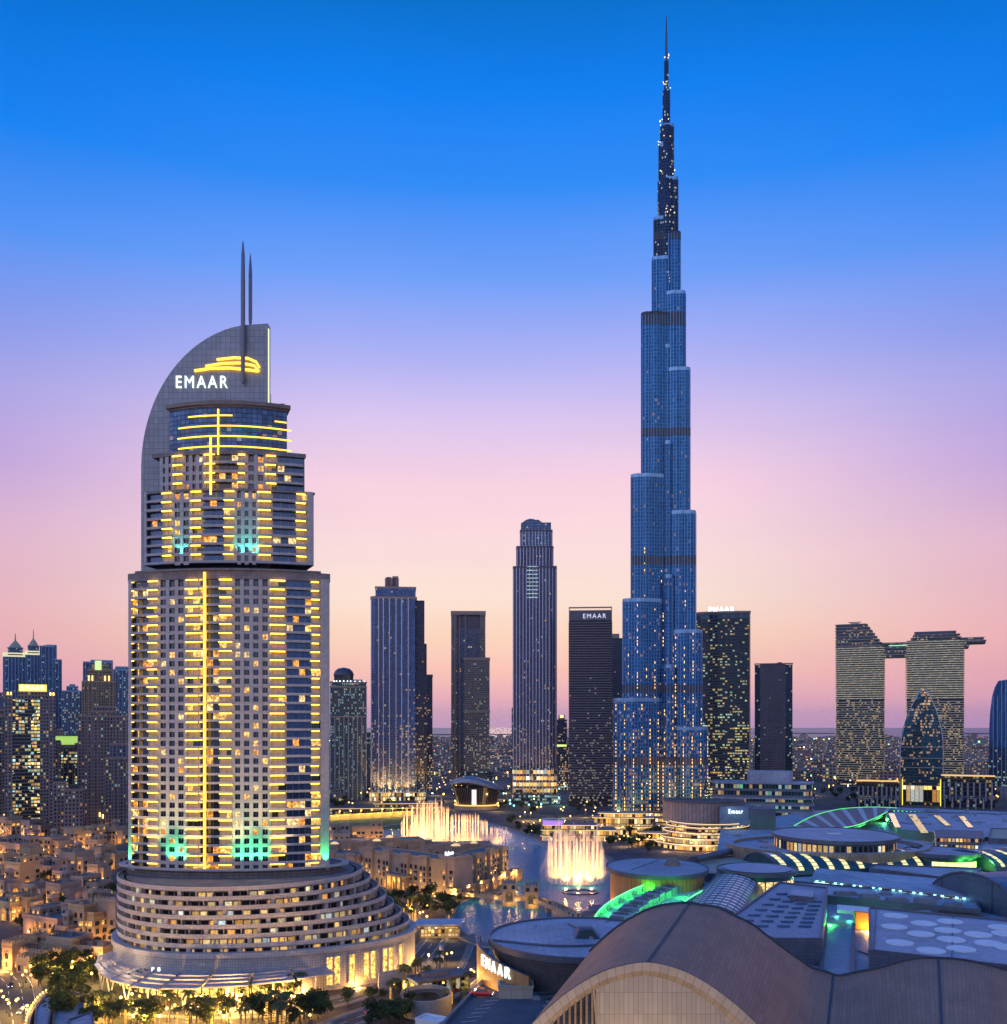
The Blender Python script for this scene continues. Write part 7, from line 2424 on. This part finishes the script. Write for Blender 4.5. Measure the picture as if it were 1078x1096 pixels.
for px, p in ((436, 30000), (446, 42000), (456, 42000), (466, 42000), (478, 30000), (492, 26000), (506, 26000), (520, 22000), (536, 12000)):
    lamp((X1(px), -11, .8), p * 1.2, (1, .42, .06), .5, 'SPOT', f1, (X1(px), -3, 30), 120)

for x in (-16, -8, 0, 8, 16):                              # beams that reach the tops of the jets
    lamp((x, -25, .8), 105000, (1, .47, .1), .6, 'SPOT', f2, (x * .8, 0, 27), 62)
for px in (432, 444, 456, 468, 482, 498, 514, 530):
    lamp((X1(px), -26, .8), 170000, (1, .45, .08), .6, 'SPOT', f1, (X1(px), 0, 24), 66)

# ------------------------------------------------------------------ trees and palms
def leaf_mat(name, lo, hi):
    m, t, b, out = mat_new(name)
    tc = N(t, 'ShaderNodeTexCoord'); oi = N(t, 'ShaderNodeObjectInfo')
    n = N(t, 'ShaderNodeTexNoise'); n.inputs['Scale'].default_value = .7; n.inputs['Detail'].default_value = 3
    t.links.new(tc.outputs['Object'], n.inputs['Vector'])
    f = M(t, 'ADD', n.outputs[0], M(t, 'MULTIPLY', M(t, 'SUBTRACT', oi.outputs['Random'], .5), .35))
    t.links.new(ramp(t, f, [(.3, lo), (.7, hi)]), b.inputs['Base Color'])
    b.inputs['Roughness'].default_value = .75
    tl = N(t, 'ShaderNodeBsdfTranslucent'); t.links.new(ramp(t, f, [(.3, lo), (.7, hi)]), tl.inputs[0])
    mx = N(t, 'ShaderNodeMixShader'); mx.inputs[0].default_value = .3
    t.links.new(b.outputs[0], mx.inputs[1]); t.links.new(tl.outputs[0], mx.inputs[2]); t.links.new(mx.outputs[0], out.inputs[0])
    return m


LEAF = leaf_mat('leaf_green', (.025, .04, .012), (.10, .13, .035))
PALMG = leaf_mat('palm_green', (.04, .055, .018), (.12, .14, .045))
STRING = glow('string_lamp', (1, .5, .1), 1.5)
BARK = plain('bark', (.14, .10, .07), .9, var=.3, scale=2)
rt = random.Random(33)


def tree_meshes(seed, h, r):
    rg_ = random.Random(seed)
    tr = MB()
    tr.tube([(0, 0, 0), (.08, .05, h * .3), (.0, .1, h * .55)], .22, 7, r1=.13)
    lobes = []
    for k in range(9):
        a = rg_.uniform(0, 2 * PI); q = rg_.uniform(.15, .8) * r
        c = Vector((q * math.cos(a), q * math.sin(a), h * rg_.uniform(.48, .88)))
        lobes.append((c, rg_.uniform(.32, .55) * r))
        tr.tube([(.0, .08, h * .42), tuple(c * .55 + Vector((0, 0, h * .2))), tuple(c)], .1, 5, r1=.03)
    cr = MB()
    for c, lr in lobes:
        for _ in range(75):
            d = Vector((rg_.gauss(0, 1), rg_.gauss(0, 1), rg_.gauss(0, .8))).normalized() * lr * rg_.uniform(.55, 1.08)
            p = c + d
            u = Vector((rg_.gauss(0, 1), rg_.gauss(0, 1), rg_.gauss(0, .6))).normalized()
            v = u.cross(Vector((rg_.gauss(0, 1), rg_.gauss(0, 1), rg_.gauss(0, 1)))).normalized()
            s = rg_.uniform(.18, .38)
            cr.face([p - u * s * 1.4, p - v * s, p + u * s * 1.4, p + v * s])
    return tr.mesh('trunk', BARK), cr.mesh('crown', LEAF)


def palm_meshes(seed, h):
    rg_ = random.Random(seed)
    tr = MB(); lt = MB(); lx = rg_.uniform(-.5, .5)
    tr.tube([(0, 0, 0), (lx * .3, 0, h * .35), (lx * .7, .1, h * .7), (lx, .15, h)], .27, 8, r1=.17)
    cr = MB()
    for k in range(19):
        a = 2 * PI * k / 19 + rg_.uniform(-.1, .1); up = rg_.uniform(-.15, 1.0); L = rg_.uniform(2.2, 2.9)
        prev = None
        for i in range(7):
            f = i / 6
            rr = L * f * (1 - .12 * f); z = h + up * L * f * .75 - L * .75 * f * f
            c = Vector((lx + rr * math.cos(a), .15 + rr * math.sin(a), z)); sdx = Vector((-math.sin(a), math.cos(a), 0))
            w = .05 + .42 * math.sin(PI * min(1, f * .93 + .07))
            if prev is not None:
                p, pw = prev
                dz = Vector((0, 0, -.22))
                cr.face([p, c, c + sdx * w + dz, p + sdx * pw * .72 + dz * .8]); cr.face([c, p, p - sdx * pw * .72 + dz * .8, c - sdx * w + dz])
            prev = (c, w)
    for k in range(int(h * 2.2 * rg_.uniform(.5, .9))):
        f = (k + .5 + rg_.uniform(-.2, .2)) / (h * 2.2)
        lt.box(lx * f - .3 + .0, lx * f + .3, .15 * f - .3, .15 * f + .3, h * f * .92, h * f * .92 + .09)
    return tr.mesh('trunk', BARK), cr.mesh('crown', PALMG), lt.mesh('string_lights', STRING)


TREES = [tree_meshes(s, h, r) for s, h, r in ((1, 7, 3.4), (2, 8.5, 3.8), (3, 6, 3.0), (4, 9.5, 3.6))]
PALMS = [palm_meshes(s, h) for s, h in ((5, 7.5), (6, 9), (7, 6.2))]
BLOCKED = [[tuple(Vector(p) + Vector((-112, 400))) for p in ellipse(80, 51, 40, (0, 2), rxl=53)]]
for C in ROADS[:3]:
    pass


def near_road(x, y):
    for C in ROADS:
        for c in C:
            if (c.x - x) ** 2 + (c.y - y) ** 2 < 64:
                return True
    return False


def plant(kind, px0, px1, py0, py1, n, label, group, sc=(.8, 1.2), avoid_lake=True, keep=None):
    pool = TREES if kind == 'tree' else PALMS
    made = 0; tries = 0
    while made < n and tries < n * 30:
        tries += 1
        p = gp(rt.uniform(px0, px1), rt.uniform(py0, py1))
        if near_road(p.x, p.y) or inside(p.x, p.y, BLOCKED[0]) or (avoid_lake and inside(p.x, p.y, LAKE)) or (keep and not keep(p)):
            continue
        ms = rt.choice(pool)
        tr, cr = ms[0], ms[1]
        s = rt.uniform(*sc)
        t = thing('palm_tree' if kind == 'palm' else 'leafy_tree', label, 'palm' if kind == 'palm' else 'tree', (p.x, p.y, 0), rt.uniform(0, 6.28), group)
        t.scale = (s, s, s * rt.uniform(.9, 1.15))
        tk = put('trunk', tr, t); put('crown', cr, t)
        if len(ms) > 2 and rt.random() < .5:
            put('string_lights', ms[2], tk)
        made += 1


plant('palm', 70, 330, 1070, 1104, 60, 'date palm among warm garden lamps in front of the hotel canopy', 'palms before the hotel')
plant('tree', 60, 345, 1066, 1102, 40, 'dark leafy tree in the garden strip in front of the hotel canopy', 'trees before the hotel', (.8, 1.25))
plant('tree', 20, 118, 1036, 1058, 30, 'dark leafy tree between the old-town houses and the hotel canopy', 'trees below the old town', (.7, 1.15))
plant('palm', 0, 26, 1050, 1100, 12, 'gold-lit palm beside the boulevard at the corner of the picture', 'palms along the boulevard', (.8, 1.2))
plant('tree', 335, 440, 1062, 1100, 26, 'leafy tree in the sunken garden beside the curved hotel wall', 'trees in the sunken garden', (.6, 1.0))
plant('palm', 385, 505, 1040, 1082, 22, 'palm near the glass kiosk between hotel and rotunda', 'palms by the kiosk')
plant('tree', 402, 500, 964, 984, 22, 'dark garden tree in front of the palace hotel porch', 'trees in the palace garden', (.8, 1.3))
plant('palm', 400, 505, 966, 990, 16, 'palm in the lit garden of the palace hotel', 'palms in the palace garden')
plant('tree', 540, 640, 884, 904, 34, 'dark shore tree behind the ring fountain', 'trees on the far shore', (.9, 1.5))
plant('tree', 652, 712, 893, 914, 26, 'dark tree on the terrace between fountain and curved store', 'trees by the store', (.9, 1.4))
plant('tree', 355, 482, 846, 866, 16, 'gold-lit tree along the boulevard below the pier tower', 'trees along the far boulevard', (1.0, 1.6))
plant('tree', 0, 128, 900, 1040, 62, 'dark tree between the sand-coloured old-town houses', 'trees in the old town', (.6, 1.1))
plant('palm', 30, 128, 885, 915, 12, 'amber-lit palm in the back street of the old town', 'palms in the old town', (.9, 1.3))
plant('tree', 862, 920, 846, 862, 14, 'dark tree below the twin towers with warm lights around it', 'trees below the twin towers', (1.0, 1.7))
plant('tree', 1012, 1076, 846, 864, 8, 'lit tree at the foot of the sail-shaped tower', 'trees by the sail tower', (1.0, 1.7))
plant('tree', 484, 545, 852, 866, 6, 'tree beside the hull-shaped opera hall', 'trees by the opera', (1.0, 1.6))

# ------------------------------------------------------------------ lamps
def lamp_mesh(h, r, gm):
    mb = MB(); mb.tube([(0, 0, 0), (0, 0, h)], .09, 6, 0, .06); mb.box(-.22, .22, -.22, .22, 0, .5, 0)
    g = MB(); g.lathe([(.05, h), (r * .8, h + r * .35), (r, h + r), (r * .8, h + r * 1.65), (.05, h + 2 * r)], 8)
    return mb.mesh('post', DARK), g.mesh('globe', gm)


LM = {'warm': lamp_mesh(4.2, .42, BULB), 'tall': lamp_mesh(8, .6, BULB), 'white': lamp_mesh(8, .6, BULBW), 'far': lamp_mesh(9, .85, BULB), 'farw': lamp_mesh(9, .85, BULBW), 'green': lamp_mesh(7, .7, glow('bulb_green', (.35, 1, .2), 5)), 'teal': lamp_mesh(9, .9, glow('bulb_teal', (.2, .85, 1), 6)), 'red': lamp_mesh(6, .7, glow('bulb_red', (1, .12, .06), 4))}


def lamps(kind, px0, px1, py0, py1, n, label, group, light=0.0, lcol=(1, .6, .18), every=4, pts=None):
    for k in range(n):
        if pts is not None:
            p = pts(k / max(1, n - 1))
        else:
            p = gp(rt.uniform(px0, px1), rt.uniform(py0, py1))
            if inside(p.x, p.y, BLOCKED[0]) or inside(p.x, p.y, LAKE):
                continue
        po, gl = LM[kind]
        t = thing('street_lamp', label, 'lamp', (p.x, p.y, p.z if pts else 0), 0, group)
        put('post', po, t); put('globe', gl, t)
        if light and k % every == 0:
            lamp((0, -.8, 4.6 if kind == 'warm' else 7.2), light, lcol, .3, parent=t)


lamps('warm', 70, 335, 1076, 1104, 60, 'warm globe lamp glowing among the palms before the hotel', 'garden lamps before the hotel', 7500, (1, .55, .12), 2)
lamps('warm', 0, 30, 1045, 1100, 12, 'gold lamp along the boulevard edge at the picture corner', 'lamps on the boulevard', 2600, (1, .55, .08), 2)
lamps('warm', 22, 118, 1036, 1060, 16, 'warm lamp among the dark trees below the old town', 'lamps below the old town', 3600, (1, .55, .12), 2)
lamps('warm', 390, 510, 1030, 1075, 18, 'warm lamp near the kiosk between hotel and rotunda', 'lamps by the kiosk', 2200, every=2)
lamps('warm', 400, 505, 962, 992, 26, 'warm lamp in the palace hotel garden', 'lamps in the palace garden', 5000, (1, .55, .14), 2)
lamps('warm', 2, 126, 890, 1040, 44, 'amber lamp in an old-town street', 'lamps in the old town', 3400, (1, .45, .08), 2)
lamps('tall', 540, 645, 874, 900, 20, 'warm lamp on the far lake shore', 'lamps on the far shore', 9000, every=2)
lamps('tall', 650, 712, 880, 912, 22, 'warm lamp on the terrace before the curved store', 'lamps by the store', 7000, every=3)
lamps('far', 350, 480, 842, 870, 24, 'gold lamp along the boulevard below the pier tower', 'lamps on the far boulevard', 9000, (1, .7, .2), 3)
lamps('teal', 535, 610, 848, 872, 16, 'blue-white lamp on the plaza under the slender tower', 'plaza lamps', 5000, (.3, .85, 1), 4)
lamps('far', 860, 1076, 838, 862, 26, 'warm lamp on the streets below the twin towers', 'lamps below the twin towers', 5000, every=5)
lamps('farw', 340, 500, 828, 858, 14, 'cold lamp on the plaza beside the domed tower', 'cold plaza lamps', 5000, (.5, .9, 1), 4)
lamps('far', 470, 665, 838, 876, 46, 'warm lamp in the streets between the lake and the towers', 'lamps between lake and towers', 9000, (1, .6, .18), 4)
lamps('farw', 560, 1070, 832, 850, 30, 'cold lamp in the streets at the feet of the eastern towers', 'lamps at the eastern towers', 8000, (.6, .9, 1), 5)
plant('tree', 480, 660, 842, 872, 14, 'dark street tree between the far lake shore and the towers', 'street trees by the towers', (1.0, 1.8))
# a row of gold lamps against a low wall above the lawn
WLL = thing('lawn_wall', 'low amber-lit wall with a row of gold lamps above the lawn', 'wall', (0, 0, 0))
a, b = gp(352, 879), gp(442, 874)
mb = MB(); mb.bar((a.x, a.y + 6, 3.0), (b.x, b.y + 6, 3.0), 1, 6); mb.build('wall', SAND3, WLL)
lamps('far', 0, 0, 0, 0, 9, 'gold lamp in the row along the lawn wall', 'lawn wall lamps', 5200, (1, .75, .12), 1, pts=lambda f: a.lerp(b, f))

# ------------------------------------------------------------------ small buildings and works at the foot of the picture
KI = thing('cafe_pavilion', 'lakeside cafe pavilion with a pale blue roof and golden lit front', 'pavilion', (*gp(471, 1004)[:2], 0), R(4))
mb = MB(); mb.box(-9.5, 9.5, 0, 9, 0, 6, 0, 1); mb.build('hall', [SAND3, FLATROOF], KI)
mb = MB(); mb.box(-9, 9, -.4, -.1, 1.0, 5.2); mb.build('lit_front', facade('cafe_front', (.3, .2, .1), (.05, .05, .05), 1.6, 2.2, .8, .8, .85, strength=1.6, seed=161), KI)
mb = MB(); mb.prism([(-12, -2.5), (10, -2.5), (12, 11), (-11, 11)], 6.1, 6.9, 0, 0, True); mb.build('roof', plain('pale_blue_roof', (.38, .42, .5), .5), KI)
lamp((-5, -4, 3), 700, (1, .65, .2), .3, parent=KI); lamp((5, -4, 3), 700, (1, .65, .2), .3, parent=KI)
KG = thing('glass_kiosk', 'small glass kiosk with a flat roof and gold-lit doorway', 'kiosk', (*gp(470, 1060)[:2], 0), R(32))
mb = MB(); mb.box(-11, 11, -4, 4, 0, 5.4, 0, 1); mb.build('hall', [facade('kiosk_glass', (.2, .17, .15), (.05, .06, .06), 2, 5.4, .8, .7, .55, strength=1.4, seed=163), TAN], KG)
mb = MB(); mb.prism(rect(-12, 12, -5, 5), 5.4, 6, 0, 0, True); mb.box(-7, 3, -2, 2.5, 6, 7.4); mb.build('roof', FLATROOF, KG)
put('archway', win_mesh('doorway', 3, 3.6, SHOP), KG, (-11.05, 0, 2.2), -PI / 2)
lamp((-14, 0, 4), 1800, (1, .72, .25), .4, parent=KG)
RP = thing('ring_ramp', 'curved ring-shaped ramp wall with a glass rail', 'ramp', (*gp(456, 1082)[:2], 0))
A = ellipse(9, 11, 40)
mb = MB(); mb.ring(A, offset(A, -.5), 0, 6.4); mb.build('wall', plain('ramp_wall', (.3, .27, .25), .8), RP)
mb = MB(); mb.ring(offset(A, -.6), offset(A, -4.4), 4.6, 5.0); mb.build('ramp_deck', ASPH, RP)
WB = thing('roof_box', 'pale flat-roofed plant box beside the parking deck ramp', 'building', (*gp(463, 1104, 4)[:2], 0), R(-30))
mb = MB(); mb.box(-4.5, 4.5, -3, 3, 0, 7.8); mb.ring(rect(-4.6, 4.6, -3.1, 3.1), rect(-4.2, 4.2, -2.7, 2.7), 7.6, 8.4); mb.build('wall', WHITE, WB)
CR = thing('curved_entrance', 'curved slate-roofed entrance complex edged by a row of small gold lamps', 'building', (0, 0, 0))
cc = refine([gp(26, 1120, 4), gp(28, 1094, 4), gp(34, 1078, 4), (gp(46, 1064, 4)), gp(66, 1056, 4), gp(84, 1053, 4)], 5)
mb = MB()
for i in range(len(cc) - 1):
    e = (cc[i + 1] - cc[i]).normalized(); n_ = Vector((e.y, -e.x, 0))
    p, q = cc[i], cc[i + 1]
    mb.prism(ccw([tuple(p[:2]), tuple(q[:2]), tuple((q + n_ * 1.2)[:2]), tuple((p + n_ * 1.2)[:2])]), 0, 4, 0, 0, True)
mb.build('rim_wall', SAND3, CR)
for i in range(0, len(cc), 1):
    mb = MB(); c = cc[i]; mb.lathe([(.05, 4.1), (.3, 4.3), (.36, 4.6), (.05, 4.95)], 6, 0, (c.x, c.y)); mb.build('rim_lamp', BULB, CR)
    if i % 4 == 0: lamp((c.x, c.y, 5.4), 420, (1, .66, .2), .2, parent=CR)
for pts, z in ((((36, 1108), (38, 1080), (50, 1066), (58, 1070), (52, 1100)), 4.6), (((56, 1100), (60, 1074), (76, 1062), (92, 1066), (84, 1104)), 5.6), (((66, 1112), (74, 1092), (98, 1084), (104, 1110)), 6.2)):
    A = ccw([tuple(gp(a_, b_, z)[:2]) for a_, b_ in pts]); mb = MB(); mb.prism(A, 0, z, 1, 0); mb.ring(offset(A, .1), offset(A, -.5), z - .2, z + .5, 1); mb.build('roof', [BLUEROOF, SLATE], CR)

# cars on the hotel forecourt and the roads
paints = [((.5, .5, .52), 'silver'), ((.03, .03, .035), 'black'), ((.55, .55, .53), 'white'), ((.45, .02, .02), 'red')]
protos = [make_car('car', c, (0, 0, -50), 0, 'cars near the hotel') for c, n_ in paints]
first = [True] * 4
spots = [(170, 1078, 5, 3, 'red car in front of the hotel canopy'), (205, 1080, 4, 0, None), (262, 1081, 178, 1, None), (150, 1079, 2, 2, None), (300, 1079, 170, 0, None), (415, 1053, 30, 3, 'red car on the drive by the curved hotel wall'),
         (488, 1062, 40, 3, 'red car turning beside the parking deck'), (398, 1085, 20, 1, None), (352, 1100, 12, 2, None), (12, 1056, -70, 1, None), (22, 1084, -80, 2, None), (506, 1044, 60, 0, None), (443, 1076, 20, 2, None)]
for px, py, rz, ci, lab in spots:
    p = gp(px, py)
    nm = paints[ci][1]
    lab = lab or f'{nm} car with its lamps on along the drives at the hotel foot'
    if first[ci]:
        c = protos[ci]; c.location = (p.x, p.y, .02); c.rotation_euler = (0, 0, R(rz)); c['label'] = lab; first[ci] = False
    else:
        dup(protos[ci], (p.x, p.y, .02), R(rz), 1.0, lab)

# people on the promenade by the footbridge: a far-off crowd
cm = [plain('cloth_dark', (.06, .05, .06), .9), plain('cloth_pale', (.45, .42, .4), .9), plain('cloth_red', (.3, .08, .06), .9), plain('skin', (.35, .22, .16), .7)]
mb = MB()
for k in range(240):
    f = rt.random()
    p = bc[-1].lerp(gp(648, 985), rt.random()) if k % 3 else bc[min(len(bc) - 2, int(f * len(bc)))]
    x, y, z = p.x + rt.uniform(-7, 7) * (1 if k % 3 else .35), p.y + rt.uniform(-9, 5) * (1 if k % 3 else .3), (.9 if k % 3 else 4.3)
    m = rt.choice((0, 0, 0, 1, 2)); h = rt.uniform(1.5, 1.8)
    mb.lathe([(.12, z), (.17, z + h * .25), (.2, z + h * .5), (.24, z + h * .78), (.1, z + h * .86)], 6, m, (x, y), 1.2, .8)
    mb.lathe([(.04, z + h * .85), (.11, z + h * .9), (.11, z + h * .97), (.03, z + h)], 6, 3, (x, y))
tag(mb.build('crowd', cm), 'dense crowd of spectators on the promenade at the end of the footbridge', 'crowd', kind='stuff')
mb = MB(); mb.prism(ccw([tuple(gp(a, b)[:2]) for a, b in ((598, 984), (648, 972), (660, 990), (640, 1010), (606, 1004))]), -.2, .9, 0, 1); structure('lake_promenade', mb, [KERB, PAVE])

# ------------------------------------------------------------------ the far city between the towers
HM = []
for k in range(5):
    w, d, h = rt.uniform(18, 40), rt.uniform(16, 30), rt.uniform(8, 22)
    mb = MB(); A = rect(-w / 2, w / 2, -d / 2, d / 2); mb.prism(A, 0, h, 0, 1); mb.ring(offset(A, .3), offset(A, -.6), h - .4, h + 1, 0, 0); mb.prism(rect(-w * .3, w * .1, -d * .2, d * .3), h, h + 3, 0, 1)
    if k % 2: mb.prism(rect(w / 2, w / 2 + 9, -d / 2, d / 2 - 4), 0, h * .7, 0, 1)
    HM.append(mb.mesh('city_block', [facade('far_flats', [(.30, .25, .23), (.24, .2, .2), (.34, .3, .27), (.2, .2, .24), (.28, .2, .17)][k], (.05, .05, .07), 4.5, 3.6, .6, .55, .22, strength=2.4, pal=MIXD if k % 2 else WARM, metal=.2, seed=170 + k), FLATROOF]))
GAPS = [(452, 486, 792, 836), (522, 551, 790, 834), (596, 611, 800, 836), (800, 812, 795, 840), (844, 900, 790, 838), (944, 972, 792, 842), (1024, 1064, 790, 836), (340, 358, 800, 860)]
tot = sum((b - a) for a, b, _, _ in GAPS)
for (a, b, y0, y1) in GAPS:
    n = max(5, int(215 * (b - a) / tot))
    for k in range(n):
        py = y0 + (y1 - y0) * ((k + rt.random()) / n) ** 1.25
        p = gp(rt.uniform(a, b), py)
        s = rt.uniform(.8, 1.3) * (1 + .25 * p.y / 3000)
        o = put('city_block', rt.choice(HM), None, (p.x, p.y, 0), rt.uniform(-.6, .6), (s, s, s * rt.uniform(.7, 1.4)))
        tag(o, 'low dim block among many on the hazy plain seen between the towers', 'building', 'far low blocks between the towers')
# everything lower still: gardens, sheds and lights of the plain
mb = MB()
for k in range(2600):
    py = 789 + 45 * rt.random() ** 1.6
    p = gp(rt.uniform(335, 1085), py)
    w, d, h = rt.uniform(8, 26), rt.uniform(8, 26), rt.uniform(3, 9)
    mb.prism(rect(p.x - w, p.x + w, p.y - d, p.y + d), 0, h, 0 if rt.random() < .75 else 2, 1)
tag(mb.build('distant_sheds', [HM and bpy.data.materials['far_flats'], FLATROOF, plain('far_trees', (.035, .045, .03), .95)]), 'mass of low roofs and gardens fading towards the coast', 'far city', kind='stuff')
mb = MB()
for k in range(620):
    py = 791 + 62 * rt.random() ** 1.3
    p = gp(rt.uniform(335, 1085) if k % 3 else rt.uniform(0, 130), py if k % 3 else rt.uniform(830, 890))
    s = .42 * p.y / F * rt.uniform(.6, 1.5)
    mb.box(p.x - s, p.x + s, p.y - s, p.y + s, 8 + rt.uniform(0, 6), 8 + rt.uniform(0, 6) + 2 * s, rt.choice((0, 0, 0, 1, 2, 2, 3, 4)))
tag(mb.build('distant_lamps', [BULB, BULBW, glow('far_amber', (1, .45, .1), 5), glow('far_green', (.3, 1, .4), 3), glow('far_red', (1, .1, .05), 4)]), 'scattered points of street light across the far plain', 'lights', kind='stuff')

# ------------------------------------------------------------------ the dusk haze
hz = MB(); hz.box(-30400, 30400, -1300, 50400, -1.0, 832)
hm = bpy.data.materials.new('haze_air'); hm.use_nodes = True
ht = hm.node_tree; ht.nodes.clear()
ho = ht.nodes.new('ShaderNodeOutputMaterial'); hv = ht.nodes.new('ShaderNodeVolumePrincipled')
hv.inputs['Color'].default_value = (0.98, 0.94, 0.98, 1)
hv.inputs['Density'].default_value = 0.00001
ht.links.new(hv.outputs[0], ho.inputs['Volume'])
tag(hz.build('haze', hm), 'thin dusk haze over the whole city', 'haze', kind='stuff')
